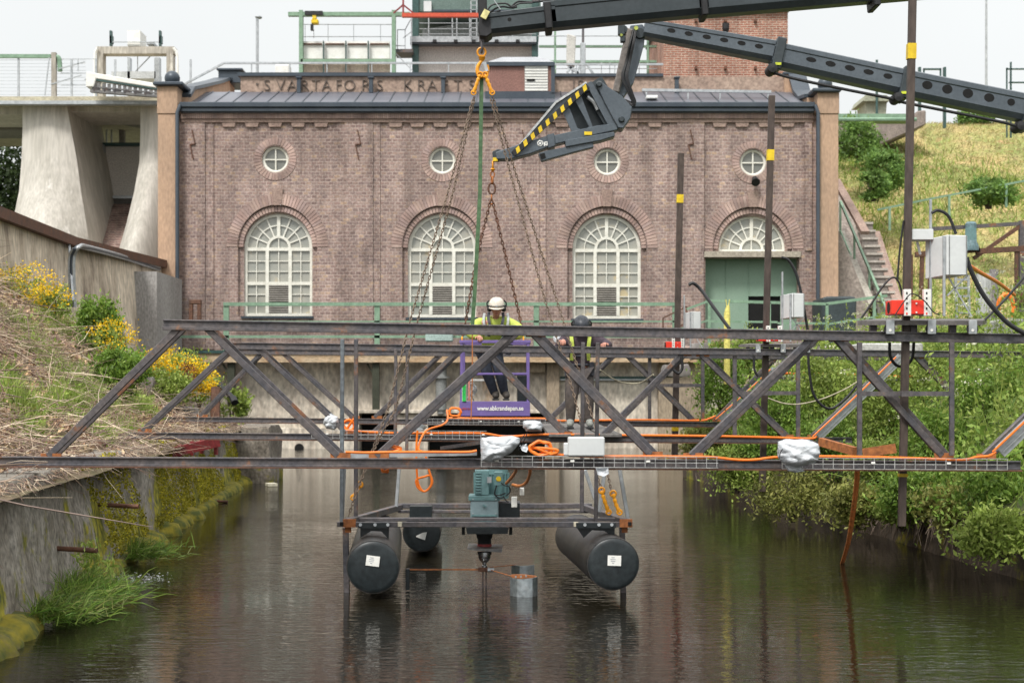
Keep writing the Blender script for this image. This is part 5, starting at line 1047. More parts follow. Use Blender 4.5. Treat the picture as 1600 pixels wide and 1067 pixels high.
for x in (540, 972):
    rb_(P(x, 824, 13.5), P(x+2, 932, 13.5), .05, .05, 'leg'); u = B(); u.box(P(x+6, 817, 13.33), (.11, .03, .07)); u.build('corner_joint', m_orust, RT); u = B(); u.box(P(x-6 if x < 700 else x+12, 818, 13.31), (.03, .03, .03)); u.build('end_cap', m_dark, RT)
    u = B(); u.box(P(x+4, 827, 13.4), (.05, .05, .05)); u.build('bolt_block', m_orust, RT)
rb_(P(637, 888, 13.6), P(637, 921, 13.6), .035, .035, 'outrigger', m_tank)
def pontoon(x, y, r, d, x2, y2, d2, bands, label=None):
    a = P(x, y, d); e = P(x2, y2, d2); ax = (e-a); Ln = ax.length; ax.normalize(); R_ = r*d/FP
    u = B(); u.lathe(a, [(.001, -.012), (R_*.9, -.010), (R_*.99, -.008), (R_, .004)]+[(R_*(1+.008*math.sin(i*2.4)), .02+(Ln-.04)*i/14) for i in range(1, 15)]+[(R_*.97, Ln), (R_*.5, Ln+.03), (.001, Ln+.03)], 48, ax)
    o = u.build('pontoon', mat('pontoon_black', (.022,.023,.024), (.045,.040,.036), (.10,.085,.07), scale=4, rough=.45, metal=.1, bump=.06, spec=.5), RT, smooth=True)
    u = B(); u.lathe(a, [(.001, -.030), (R_*.5, -.026), (R_*.80, -.020), (R_*.93, -.016), (R_*.955, -.010)], 48, ax); u.build('end_cap', m_tank, o, smooth=True)
    return o, a, ax, R_
def sheet_label(o, x, y, w, h, rot, d, tri=False):
    u = B(); M3 = Matrix.Rotation(rot, 3, 'Y'); u.box(P(x, y, d), (w*d/FP, .004, h*d/FP), M3); l_ = u.build('paper_label', m_white, o)
    u = B()
    for i, ww in enumerate((.5, .8, .65, .3)): u.box(P(x, y, d-.004)+M3@Vector((-.1*w*d/FP, 0, (.3-.18*i)*h*d/FP)), (ww*w*.5*d/FP, .001, .7*d/FP), M3)
    u.build('print', mat('print_grey', (.35,.37,.42), rough=.8), l_)
p1, a1_, ax1, r1 = pontoon(583, 885.5, 42, 13.0, 592, 838, 15.4, 0)
sheet_label(p1, 582.5, 876, 21, 16, R(7), 12.962)
p2, a2_, ax2, r2 = pontoon(958, 880.5, 41.5, 13.05, 902, 838, 15.6, 0)
sheet_label(p2, 960, 875.5, 21, 16, R(1.5), 13.012)
p3, a3_, ax3, r3 = pontoon(659, 832, 30, 16.3, 665, 812, 18.4, 0)
u = B(); u.pxprism([(650, 837), (650, 838.5), (664, 843.5), (667, 831), (660, 832)], 16.25, 16.255); u.build('paper_label', m_white, p3)
u = B(); u.pxprism([(563, 818), (608, 818), (607, 842), (596, 830), (580, 829), (563, 840)], 13.4, 13.44); u.build('saddle_plate', m_tank, RT); u = B(); u.pxprism([(897, 818), (961, 818), (960, 840), (944, 829), (925, 828), (912, 840)], 13.4, 13.44); u.build('saddle_plate', m_tank, RT)
u = B(); u.mm(P(560, 816.5, 13.3), P(608, 824.5, 13.32)); u.build('splice_plate', m_tank, RT); u = B(); u.mm(P(900, 816.5, 13.3), P(962, 824.5, 13.32)); u.build('splice_plate', m_tank, RT)
for x in (563, 586, 606, 914, 936, 956): u = B(); u.cyl(P(x, 819.5, 13.28), P(x, 819.5, 13.31), 2.6*13.3/FP, 12); u.build('bolt', m_galv, RT)
for x in (625, 900): u = B(); u.mm(P(x-3.5, 815.5, 13.3), P(x+3.5, 822, 13.33)); u.build('tape', mat('tape_cream', (.6,.55,.42), rough=.6), RT)
u = B(); u.mm(P(640, 791, 15.9), P(676, 806, 16.1)); u.build('rear_saddle', m_tank, RT)
# gear motor: finned motor behind, gearbox in front
gm = B(); gd = 13.9
gm.mm(P(735, 776, gd), P(779, 808, gd+.3)); gb = gm.build('gearbox', mat('gear_blue', (.26,.35,.37), (.21,.29,.31), scale=5, rough=.4, bump=.04, fine=.1), RT, bevel=.008)
u = B(); u.mm(P(732, 774.5, gd-.01), P(782, 778, gd+.31)); u.mm(P(737, 804, gd-.008), P(777, 807, gd)); u.build('cover_rim', m_teal, gb, bevel=.003)
for x in (739, 775):
    for y in (780, 802): u = B(); u.cyl(P(x, y, gd-.012), P(x, y, gd), .006, 8); u.build('screw', m_galv, gb)
u = B(); u.box(P(757, 790, gd-.012), (.035, .02, .014), Matrix.Rotation(.5, 3, 'Y')); u.build('cover_handle', m_teal, gb)
u = B(); c_ = P(768, 733, gd+.35); e = P(768, 778, gd+.35); u.cyl(c_, e, 25*(gd+.35)/FP, 28); mo_ = u.build('motor', m_teal, RT, smooth=True)
u = B(); rr = 25*(gd+.35)/FP
for i in range(20): an = 2*math.pi*i/20; dv = V(math.cos(an), math.sin(an), 0); u.bar(c_+dv*(rr+.008)-V(0,0,.03), e+dv*(rr+.008)+V(0,0,.03), .006, .02, up=dv)
u.build('cooling_fin', m_teal, mo_); u = B(); u.lathe(c_, [(.001, .03), (rr*.8, .03), (rr*1.04, .005), (rr*1.06, -.04)], 28); u.lathe(e, [(rr*1.08, .03), (rr*1.08, 0)], 28); u.build('end_bell', m_teal, mo_, smooth=True)
u = B(); u.mm(P(742, 735, gd-.0), P(764, 772, gd+.12))
for i in range(8): u.mm(P(743, 738+i*4.4, gd-.012), P(752, 740+i*4.4, gd))
u.build('finned_block', m_teal, mo_, bevel=.003)
u = B(); u.mm(P(772, 737, gd-.02), P(786, 758, gd+.08)); o = u.build('terminal_box', m_teal, mo_, bevel=.006); u = B(); u.lathe(P(779, 748, gd-.022), [(.001, -.004), (.022, -.003), (.024, .003)], 18, (0,1,0)); u.build('warning_sticker', m_yell, o)
u = B(); u.mm(P(761, 745, gd-.02), P(768, 754, gd-.01)); u.build('nameplate', m_galv, mo_)
u = B()
for p_ in ([(783, 754), (788, 758), (795, 760), (797, 768), (790, 775)], [(776, 758), (773, 772), (782, 773), (790, 770)], [(786, 775), (791, 782), (795, 784)], [(772, 772), (780, 778), (788, 776)]): u.tube(curve_pts([P(x, y, gd-.03) for x, y in p_]), .006, 6)
u.build('motor_lead', m_black, mo_)
u = B(); u.mm(P(779, 786, gd+.2), P(812, 806, gd+.5)); u.build('rear_plate', m_tank, RT); u = B(); u.mm(P(741, 806, gd), P(776, 813, gd+.3)); u.build('gear_foot', m_teal, RT)
u = B(); u.pxprism([(728, 824), (795, 824), (793, 834), (730, 834)], 13.5, 14.1); u.build('mount_plate', m_tank, RT)
for x in (724, 798): u = B(); u.mm(P(x-2.5, 823, 13.4), P(x+2.5, 834.5, 13.45)); u.build('mount_end', m_dark, RT)
u = B(); c_ = P(757, 834, 13.8); sc_ = 13.8/FP; u.lathe(c_, [(.001, 0), (13*sc_, 0), (12*sc_, -6*sc_), (10.5*sc_, -8*sc_), (10.5*sc_, -22*sc_), (.001, -22*sc_)], 24); u.build('gear_hub', m_black, RT, smooth=True)
u = B(); c_ = P(757, 849, 13.8); u.lathe(c_, [(11*sc_, 0), (11.3*sc_, -5*sc_), (9*sc_, -5*sc_)], 24); u.build('hub_band', m_maroon, RT)
u = B(); u.pxprism([(730, 856), (785, 857.5), (784, 863), (731, 858.5)], 13.6, 14.0); u.build('guard_plate', m_cranel, RT)
u = B(); c_ = P(757, 862, 13.8); u.lathe(c_, [(11*sc_, 0), (11*sc_, -4*sc_), (9.5*sc_, -4.5*sc_), (9.5*sc_, -8*sc_), (7.5*sc_, -13*sc_), (6*sc_, -15*sc_), (3.5*sc_, -16*sc_), (3*sc_, -20*sc_), (4*sc_, -21*sc_), (4*sc_, -26*sc_), (3*sc_, -27*sc_)], 24); u.build('shaft_bearing', mat('bearing_steel', (.45,.46,.47), rough=.25, metal=.9), RT, smooth=True)
for x in (754.5, 759.5): u = B(); u.cyl(P(x, 888, 13.8), P(x, 925, 13.8), 1.1*sc_, 8); u.build('shaft', m_steel, RT)
u = B(); u.bar(P(637, 889.5, 13.7), P(752, 889.5, 13.8), .012, .012); u.build('rotor_arm', m_orust, RT); u = B(); u.box(P(755, 889.5, 13.78), (.09, .05, .035)); u.build('arm_clamp', m_rust, RT); u = B(); u.cyl(P(762, 890, 13.7), P(772, 890, 13.7), .02, 10); u.build('clamp_nut', m_galv, RT)
rb_(P(766, 886, 13.9), P(806, 882, 14.2), .012, .008, 'rotor_arm', m_orust); rb_(P(766, 890, 13.7), P(800, 900, 13.3), .012, .008, 'rotor_arm', m_orust)
def blade(pts_, d, h, nm):
    u = B(); vs = [P(x, y, dd_) for x, y, dd_ in pts_]; n = len(vs); u.v = [tuple(v) for v in vs]+[tuple(v-V(0,0,h)) for v in vs]
    u.f = [(i, i+1, n+i+1, n+i) for i in range(n-1)]; k = len(u.v); u.v += [(x, y+.012, z) for x, y, z in u.v[:k]]; u.f += [(k+n+i, k+n+i+1, k+i+1, k+i) for i in range(n-1)]; u.f += [(i, k+i, k+i+1, i+1) for i in range(n-1)]+[(n+i, n+i+1, k+n+i+1, k+n+i) for i in range(n-1)]+[(0, n, k+n, k), (n-1, k+n-1, k+2*n-1, 2*n-1)]
    return u.build(nm, m_tin, RT, smooth=True)
blade([(797, 903, 13.3), (808, 904.5, 13.2), (820, 904.5, 13.18), (832, 903, 13.2), (840, 901, 13.28)], 13.2, .19, 'rotor_blade')
u = B(); u.pxprism([(799, 898), (815, 897.5), (830, 899), (839, 900.5), (832, 902.5), (815, 903.5), (800, 902)], 13.3, 13.35); u.build('blade_rib', m_orust, RT)
blade([(799, 882, 14.2), (812, 884, 14.1), (824, 883.5, 14.1), (835, 882, 14.15)], 14.2, .10, 'rotor_blade')
for x, y in ((806, 902), (814, 901.5), (822, 901)): u = B(); u.cyl(P(x, y, 13.25), P(x, y-2.5, 13.25), .008, 8); u.build('bolt', m_galv, RT)
u = B(); u.mm(P(639, 889, 13.6), P(643, 889.5, 13.7))
for lab, x0, y0, x1, y1 in (('small white cable box on the raft right of the gear motor', 799, 776, 808, 792), ('smaller white cable box behind the right side of the gear motor', 812, 762, 819, 773)):
    u = B(); u.mm(P(x0, y0, 13.85), P(x1, y1, 13.9)); one(u, 'cable_box', m_white, lab, 'box', bevel=.004)
cable('brown orange hose looping from the nearest tray down to the gear motor', [P(808, 718, 13.1), P(806, 735, 13.3), P(800, 745, 13.6), P(791, 755, 13.8)], .014, mat('hose_brown', (.62,.22,.06), rough=.5), 'hose', 'hose')
cable('brown orange hose curving under the cable tray right of the gear motor', [P(828, 728, 13.3), P(828, 740, 13.4), P(822, 754, 13.6), P(812, 759, 13.8), P(801, 757, 13.9)], .014, mat('hose_brown', (.62,.22,.06)), 'hose', 'hose')
# ---------------------------------------------------------------- rig on the bank at the right edge
rg = thing('bank_rig', 'rusty steel rig with crossed braces standing on the bank at the right edge', 'frame', tuple(P(1540, 560, 29)))
dR = 29.
for (x0, y0, x1, y1, w, n_, mm_) in ((1455, 358, 1640, 347, .07, 'top_bar', m_steel), (1430, 398, 1530, 390, .10, 'deck_bar', m_rust), (1525, 393, 1640, 386, .10, 'deck_bar', m_rust), (1521, 404, 1596, 352, .07, 'cross_brace', m_rust), (1596, 345, 1596, 600, .09, 'upright', m_steel), (1588, 385, 1588, 500, .06, 'upright', m_rust), (1441, 398, 1436, 560, .07, 'upright', m_rust), (1453, 398, 1451, 480, .05, 'upright', m_rust), (1424, 398, 1424, 500, .05, 'upright', m_rust), (1590, 466, 1660, 466, .2, 'crosshead', m_rust), (1546, 470, 1600, 466, .05, 'lower_bar', m_steel)):
    u = B(); u.bar(P(x0, y0, dR), P(x1, y1, dR), w, w); u.build(n_, mm_, rg)
u = B(); c_ = P(1517, 392, dR-.1); s_ = dR/FP; u.lathe(c_, [(12*s_, 0), (12*s_, 8*s_), (9*s_, 14*s_), (8.5*s_, 36*s_), (8.8*s_, 42*s_), (6*s_, 45*s_), (.001, 45*s_)], 20); mt = u.build('drive_motor', mat('motor_blue', (.16,.25,.27), (.12,.19,.21), rough=.4), rg, smooth=True)
u = B()
for i in range(12): u.bar(P(1509+i*1.4, 375, dR-.5), P(1509+i*1.4, 356, dR-.5), .01)
u.build('fin', m_teal, mt)
u = B(); u.tube([P(1537, 520, 28), P(1537, 428, 28)], 12*28/FP, 20); one(u, 'steel_cylinder', mat('cyl_pale', (.50,.51,.50), (.38,.38,.37), scale=2, stretch=(1,1,.2), rough=.5), 'pale upright steel cylinder behind the thick black cable on the right', 'cylinder', smooth=True)
u = B(); u.tube([P(1553, 520, 28.5), P(1553, 421, 28.5)], 7*28.5/FP, 16); one(u, 'steel_cylinder', mat('cyl_dark', (.27,.25,.25), rough=.5), 'narrower dark upright cylinder right of the pale one', 'cylinder', smooth=True)
ld = thing('ladder', 'short galvanised ladder behind the stand of the largest cabinet', 'ladder', tuple(P(1503, 500, 27)))
for x in (1493, 1513): u = B(); u.bar(P(x, 430, 27), P(x+2, 505, 27), .04); u.build('rail', m_galv, ld)
for i in range(6): u = B(); u.bar(P(1493, 437+i*13, 27), P(1514, 437+i*13, 27), .035); u.build('rung', m_galv, ld)
coil('orange hose coil hanging on the rusty rig at the right edge', ring_pts(1572, 480, 12, 20, 28, 0, 3.2, 34), .035, 1)
u = B(); u.mm(P(1568, 498, 24), P(1660, 552, 25)); one(u, 'steel_box', mat('box_light', (.50,.50,.46), rough=.6), 'large light grey steel box on the bank at the right edge', 'box', bevel=.03)
u = B(); u.mm(P(1348, 536, 20), P(1418, 552, 20.8)); one(u, 'steel_box', mat('box_light', (.50,.50,.46)), 'light grey box under the nearest table left of the tallest pole', 'box', bevel=.02)
# ---------------------------------------------------------------- crane booms
def boom_run(t, segs, d, dep, m, holes=True):
    for (x0, y0, h0, x1, y1, h1, hs_, name) in segs:
        # four sided box section with a folded lip on top and bottom
        a, e = P(x0, y0, d), P(x1, y1, d); k = d/FP
        u = B(); Ha, He = h0*k/2, h1*k/2; ax = (e-a).normalized(); nrm = V(-ax.z, 0, ax.x)
        if nrm.z < 0: nrm = -nrm
        def sec(p, H): return [p+nrm*H+V(0, -dep*.32, 0), p+nrm*H*.86+V(0, -dep*.5, 0), p+nrm*H*.50+V(0, -dep*.5, 0), p+nrm*H*.42+V(0, -dep*.46, 0), p-nrm*H*.62+V(0, -dep*.46, 0), p-nrm*H+V(0, -dep*.30, 0),
                             p-nrm*H+V(0, dep*.30, 0), p-nrm*H*.62+V(0, dep*.5, 0), p+nrm*H*.86+V(0, dep*.5, 0), p+nrm*H+V(0, dep*.32, 0)]
        A, E_ = sec(a, Ha), sec(e, He); n = len(A); u.v = [tuple(v) for v in A+E_]; u.f = [(i, n+i, n+(i+1) % n, (i+1) % n) for i in range(n)]+[tuple(range(n)), tuple(range(2*n-1, n-1, -1))]
        o = u.build(name, m, t)
        for (hx, rx, ry) in hs_:
            f = (hx-x0)/(x1-x0); c = P(hx, y0+(y1-y0)*f-1, d)+V(0, -dep*.47, 0)
            g = B(); an = math.atan2(ax.z, ax.x); vs = []
            for j in range(20):
                q_ = V(rx*k*math.cos(2*math.pi*j/20), 0, ry*k*math.sin(2*math.pi*j/20)); vs.append(c+V(q_.x*math.cos(an)-q_.z*math.sin(an), 0, q_.x*math.sin(an)+q_.z*math.cos(an)))
            g.v = [tuple(v) for v in vs]+[tuple(v+V(0, .02, 0)) for v in vs]; g.f = [tuple(range(20))]+[(i, (i+1) % 20, 20+(i+1) % 20, 20+i) for i in range(20)]; g.build('lightening_hole', m_dark, o)
c1 = thing('crane_boom', 'near black telescopic crane boom crossing the top of the photo with an orange hook', 'crane', tuple(P(1300, 10, 15)))
d = 15.
boom_run(c1, [(757, 41, 32, 868, 28, 34, [(796, 3, 3)], 'inner_boom'), (850, 27, 42, 1104, 2, 46, [], 'middle_boom'), (1090, 3, 50, 2700, -150, 78, [], 'outer_boom')], d, .26, m_crane)
for x, y, w, h in ((856, 30, 11, 42), (1097, 3, 10, 54), (1363, -16, 10, 62)): u = B(); u.box(P(x, y, d), (w*d/FP, .33, h*d/FP), Matrix.Rotation(R(-5.5)*-1*-1, 3, 'Y')); u.build('boom_collar', m_black, c1, bevel=.01)
u = B(); u.pxprism([(746, -20), (760, -20), (761, 20), (768, 30), (769, 52), (761, 58), (749, 57), (747, 44), (749, 30), (747, 18)], 14.88, 15.14); u.build('boom_head', m_black, c1, bevel=.01)
u = B(); u.box(P(758, 23, 14.84), (.06, .03, .085), Matrix.Rotation(R(28), 3, 'Y')); u.build('label_plate', mat('label_yellow', (.74,.68,.30), rough=.5), c1)
u = B()
for k, pp in enumerate(([(760, 18), (770, 8), (790, 6), (800, 11), (812, 6), (832, 5)], [(762, 24), (774, 14), (786, 11), (800, 13), (808, 11)], [(764, 30), (775, 20), (782, 17)], [(800, 10), (810, 3), (830, 4), (860, 1), (900, -4)])): u.tube(curve_pts([P(x, y, 14.85+k*.03) for x, y in pp]), .009, 6)
u.build('hydraulic_hose', m_black, c1, smooth=True); u = B(); u.bar(P(772, 1, 14.8), P(782, 15, 14.8), .008); u.build('pin', m_galv, c1)
u = B()
for i in range(26): x = 832+i*2.9+random.uniform(-1, 1); u.box(P(x, 2-i*.25+random.uniform(-1.5, 1.5), 14.95+random.uniform(0, .1)), (.02, .03, random.uniform(.012, .035)))
u.build('hose_clamps', m_steel, c1); u = B(); u.mm(P(865, -12, 14.95), P(893, 3, 15.05)); u.build('valve_box', mat('valve_grey', (.12,.13,.16), rough=.5), c1)
hk = thing('crane_hook', 'orange swivel hook with its latch hanging from the black crane boom', 'hook', tuple(P(753, 150, 15)))
k_ = 15/FP
u = B(); u.torus(P(752.5, 74, 15), 4.0*k_, 1.9*k_, (1, .2, 0), 16, 8, 1, 2.2); u.bar(P(752.5, 56, 15), P(752.5, 66, 15), .05, .03); u.build('shackle', m_steel, hk, smooth=True)
u = B(); u.torus(P(752.5, 82, 14.99), 6.4*k_, 1.7*k_, (0, 1, 0), 24, 8, 1, 1.05); u.mm(P(748, 86, 14.97), P(758, 91, 15.03)); u.lathe(P(753, 91, 15), [(5.5*k_, 0), (4*k_, -3*k_), (2.2*k_, -5*k_)], 14); u.build('eye', m_hook, hk, smooth=True)
u = B(); hp_ = curve_pts([P(x, y, 15) for x, y in ((753, 95), (748.5, 101), (746, 108), (747, 115), (751, 119.5), (757, 119), (761.5, 114), (762.5, 106), (761, 102))], 6); n = len(hp_)
u.tube(hp_, [k_*(2.2+1.2*math.sin(math.pi*min(1, i/n*1.15))) for i in range(n)], 10); u.build('hook_body', m_hook, hk, smooth=True)
u = B(); u.bar(P(757, 99, 14.99), P(761, 112, 14.99), .025, .03); u.build('latch', m_galv, hk)
# the grey crane with the bucket arm
c2 = thing('knuckle_crane', 'dark grey knuckle boom crane with hazard striped jib holding up the basket', 'crane', tuple(P(1300, 100, 22)))
d = 22.
boom_run(c2, [(1006, 46, 27, 1218, 84, 33, [(1047, 6.5, 3.4), (1074, 6.5, 3.4), (1102, 6.5, 3.4), (1129, 6.5, 3.4), (1156, 6.5, 3.4), (1183, 6.5, 3.4)], 'first_boom'),
              (1206, 86, 37, 1420, 132, 39, [(1264, 8, 3.6), (1294, 8, 4.2), (1324, 8, 4.2), (1353, 8, 4), (1383, 7, 4)], 'second_boom'),
              (1410, 131, 40, 1612, 172, 42, [(1444, 8, 6.5), (1475, 8, 7), (1507, 8, 7.2), (1540, 8, 6.5), (1574, 6, 5.5)], 'third_boom'), (1600, 170, 46, 2700, 405, 60, [], 'fourth_boom')], d, .36, m_craneg)
for x, y, h in ((1214, 88, 50), (1411, 133, 50), (1603, 178, 54)):
    u = B(); u.box(P(x, y, d), (15*d/FP, .44, h*d/FP), Matrix.Rotation(R(12), 3, 'Y')); o = u.build('boom_collar', m_crane, c2, bevel=.015)
    u = B(); u.box(P(x+2, y+12, d-.24), (9*d/FP, .02, 4*d/FP)); u.build('yellow_marker', mat('marker_lime', (.65,.72,.05), rough=.5), o)
    u = B(); u.lathe(P(x-6, y+18, d-.3), [(.001, 0), (7*d/FP, .01), (8*d/FP, .08), (8*d/FP, .3)], 16, (0,1,0)); u.build('hose_guide', m_black, o, smooth=True)
u = B(); u.tube(curve_pts([P(x, y, d-.22) for x, y in ((1205, 113), (1240, 123), (1310, 138), (1390, 154), (1410, 160), (1470, 172), (1560, 190), (1598, 200), (1680, 222))]), .022, 8); u.build('hose_line', m_black, c2, smooth=True)
m_arm = mat('arm_brown', (.19,.165,.145), (.14,.125,.115), scale=4, rough=.4, metal=.2, bump=.03)
u = B(); u.bar(P(984, 46, d-.05), P(962, 146, d-.05), 11*d/FP, .12, up=(0,1,0)); u.build('cylinder', m_arm, c2, bevel=.02)
u = B(); u.pxprism([(985, 40), (1004, 38), (1009, 48), (1006, 72), (990, 130), (975, 152), (962, 146), (976, 100)], d-.02, d+.2); u.build('knuckle_link', m_craneg, c2, bevel=.01)
u = B(); u.lathe(P(1000, 52, d-.06), [(.001, -.01), (.07, -.01), (.08, .03), (.08, .3)], 18, (0,1,0)); u.lathe(P(975, 46, d-.1), [(.001, -.01), (.05, -.01), (.06, .03), (.06, .3)], 14, (0,1,0)); u.build('pivot_pin', m_crane, c2, smooth=True)
u = B(); u.box(P(971, 48, d-.08), (.10, .1, .14)); u.box(P(973, 62, d-.08), (.07, .1, .09)); u.build('valve_block', m_crane, c2, bevel=.01); u = B(); u.cyl(P(971, 55, d-.15), P(971, 55, d-.1), .02, 10); u.cyl(P(994, 44, d-.15), P(994, 44, d-.1), .03, 10); u.build('fitting', mat('lime_fitting', (.55,.62,.15), rough=.4), c2)
u = B(); rnd = random.Random(3)
for i in range(9):
    o = rnd.uniform(-5, 6); u.tube(curve_pts([P(992+o*.6, 42+rnd.uniform(0, 8), d-.12), P(986+o, 70, d-.14-rnd.uniform(0, .05)), P(981+o, 95, d-.14), P(975+o*1.4, 120, d-.16), P(984+o, 145, d-.15), P(990+o*.6, 160+rnd.uniform(0, 6), d-.12), P(972+o*.4, 155, d-.1)]), .011, 6)
u.build('hydraulic_hose', m_black, c2, smooth=True)
u = B(); u.pxprism([(931, 130), (938, 126), (946, 133), (972, 150), (988, 168), (985, 185), (974, 201), (966, 200), (958, 186), (944, 160)], d-.16, d+.2); br_ = u.build('bracket', m_craneg, c2, bevel=.012)
for x, y in ((936, 132), (971, 187)): u = B(); u.lathe(P(x, y, d-.17), [(.001, -.03), (.03, -.03), (.045, -.01), (.045, .02)], 16, (0,1,0)); u.build('bolt', m_crane, br_, smooth=True)
def pxplate(poly, holes, d, th, name, m, parent):
    k = lambda q_: [(P(x, y, d).x, P(x, y, d).z) for x, y in q_]
    return plate(name, k(poly), [k(h) for h in holes], d, th, m, parent)
pxplate([(916, 131), (924, 127), (944, 160), (967, 200), (938, 205), (893, 205), (878, 172)], [[(913, 145), (921, 141), (951, 197), (928, 203), (908, 150)], [(888, 164), (899, 158), (921, 198), (911, 204), (902, 200)]], d-.12, .06, 'side_plate', m_craneg, c2)
pxplate([(916, 131), (924, 127), (944, 160), (967, 200), (938, 205), (893, 205), (878, 172)], [], d+.14, .04, 'rear_plate', m_crane, c2)
u = B(); u.bar(P(925, 129, d), P(967, 200, d), .32, .05, up=(0,1,0)); u.build('back_frame', m_crane, c2)
u = B(); u.tube(curve_pts([P(918, 152, d-.06), P(928, 160, d-.06), P(934, 172, d-.06)]), .03, 8); u.build('inner_cylinder', m_galv, c2, smooth=True)
u = B(); u.pxprism([(774, 238), (795, 231), (852, 213), (868, 211), (935, 196), (964, 193), (966, 203), (926, 212), (870, 225), (830, 240), (797, 249), (776, 249)], d-.13, d+.13); jb = u.build('jib', m_craneg, c2, bevel=.012)
u = B(); u.pxprism([(854, 211), (866, 208), (868, 228), (857, 232)], d-.16, d+.16); u.build('jib_collar', m_craneg, jb, bevel=.01)
u = B(); u.pxprism([(883, 219), (960, 206), (961, 213), (938, 220), (884, 230)], d-.17, d+.1); u.build('outrigger_box', m_craneg, c2, bevel=.01)
u = B(); u.pxprism([(841, 240), (852, 236), (926, 222), (928, 230), (900, 237), (846, 252)], d-.14, d+.02); o = u.build('outrigger_box', m_craneg, c2, bevel=.008); u = B(); u.pxprism([(843, 241), (851, 239), (853, 247), (846, 250)], d-.145, d-.139); u.build('box_mouth', m_dark, o)
u = B(); u.mm(P(913, 206, d-.15), P(925, 211.5, d-.13)); u.build('reflector', m_yell, c2)
u = B(); u.bar(P(802, 241, d-.15), P(918, 134, d-.15), .05, 8.5*d/FP, up=(0,0,1)); hz_ = u.build('hazard_bar', m_black, c2)
n = 10
for i in range(n):
    f = (i+.3)/n; a = P(802+116*f, 241-107*f, d-.182); ax = V(116, 0, 107).normalized(); nr = V(-ax.z, 0, ax.x); L_, Hh, sk = .062, 3.9*d/FP, .035
    u = B(); vs = [a-nr*Hh, a-nr*Hh+ax*L_, a+nr*Hh+ax*(L_+sk), a+nr*Hh+ax*sk]; u.v = [tuple(v) for v in vs]+[tuple(v+V(0,.01,0)) for v in vs]; u.f = [(0,1,2,3), (4,7,6,5), (0,4,5,1), (1,5,6,2), (2,6,7,3), (3,7,4,0)]; u.build('yellow_stripe', m_yell, hz_)
u = B()
for a, e in (((808, 233), (868, 162)), ((868, 162), (916, 131))): u.bar(P(*a, d), P(*e, d), .18, .03)
u.build('guard_edge', mat('edge_white', (.55,.56,.55), rough=.4, metal=.3), c2)
u = B(); u.pxprism([(810, 233), (868, 164), (912, 134), (840, 202)], d-.05, d+.05); u.build('guard_sheet', m_craneg, c2)
u = B(); u.pxprism([(769, 237), (778, 233), (786, 235), (786, 248), (778, 251), (770, 248)], d-.1, d+.1); o = u.build('jib_head', m_crane, c2, bevel=.01); u = B(); u.box(P(774, 250, d-.05), (.07, .12, .05)); u.build('yellow_pad', m_yell, o)
lg = B(); lg.lathe(P(844, 224, d-.135), [(.001, -.004), (4.8*d/FP, -.004), (5.2*d/FP, .004)], 6, (0,1,0)); o = lg.build('emblem', m_white, jb); 
lg = B(); lg.lathe(P(844, 224, d-.141), [(2*d/FP, 0), (3.4*d/FP, 0)], 6, (0,1,0)); lg.build('emblem_ring', m_craneg, o)
text('lettering', 'KRA', P(850, 228, d-.137), .075, m_white, jb, ext=.002, rot=R(-9), sx=.8, bold=.004)
lk = thing('lifting_links', 'rusty orange hook and ring linking the grey jib to the basket chains', 'hook', tuple(P(769, 300, d)))
k_ = d/FP
u = B(); u.torus(P(770, 258, d), 3.2*k_, 1.5*k_, (1, 0, 0), 14, 8, 1, 1.7); u.lathe(P(770, 265, d), [(1.5*k_, 3*k_), (4*k_, 0), (1.5*k_, -3*k_)], 12); u.build('swivel', m_hook, lk, smooth=True)
u = B(); u.torus(P(769.5, 273, d), 3*k_, 1.3*k_, (0, 1, 0), 14, 8, 1, 1.6); u.torus(P(769, 282, d), 3.4*k_, 1.6*k_, (1, .3, 0), 14, 8, 1, 1.6); u.build('chain_link', m_orust, lk, smooth=True)
u = B(); u.torus(P(768.5, 295, d), 5.4*k_, 1.7*k_, (0, 1, 0), 22, 8, 1, 1.6); u.build('ring', m_rust, lk, smooth=True)
u = B(); u.torus(P(768, 309, d), 2.6*k_, 1.4*k_, (1, 0, 0), 14, 8, 1, 1.6); u.torus(P(768, 316, d), 2.4*k_, 1.2*k_, (0, 1, 0), 14, 8, 1, 1.4); u.build('chain_link', m_orust, lk, smooth=True)
# chains
def chain(name, label, runs, pitch, r, group='lifting chains', m=None, ends=()):
    u = B(); i = 0
    for pts in runs:
        pts = [Vector(p) for p in pts]; 
        for a, b_ in zip(pts, pts[1:]):
            L_ = (b_-a).length; n = max(2, round(L_/pitch)); ax = (b_-a).normalized(); s1 = ax.cross(V(0, 1, 0)).normalized(); s2 = ax.cross(s1)
            for k in range(n):
                c = a+(b_-a)*((k+.5)/n); sd = s1 if (i % 2) else s2; sd = (sd+V(random.uniform(-.2, .2), random.uniform(-.2, .2), 0)).normalized(); i += 1; hl = pitch*.66; hw = pitch*.30; pp = []
                for j in range(9): t = 2*math.pi*j/8; pp.append(c+ax*(math.copysign(abs(math.cos(t))**.7, math.cos(t))*hl)+sd*(math.sin(t)*hw))
                u.tube(pp, r, 5, False)
    return one(u, name, m or m_chain, label, 'chain', group, smooth=True)
H0 = P(747, 122, 15); H1 = P(760, 120, 15)
chain('lifting_chain', 'left front chain from the crane hook to the left end of the raft', [[P(740, 152, 15), P(700, 300, 14.7), P(641, 500, 14.3), P(606, 640, 14.0), P(579, 712, 13.8), P(557, 768, 13.6), P(545, 805, 13.5)]], .034, .0048)
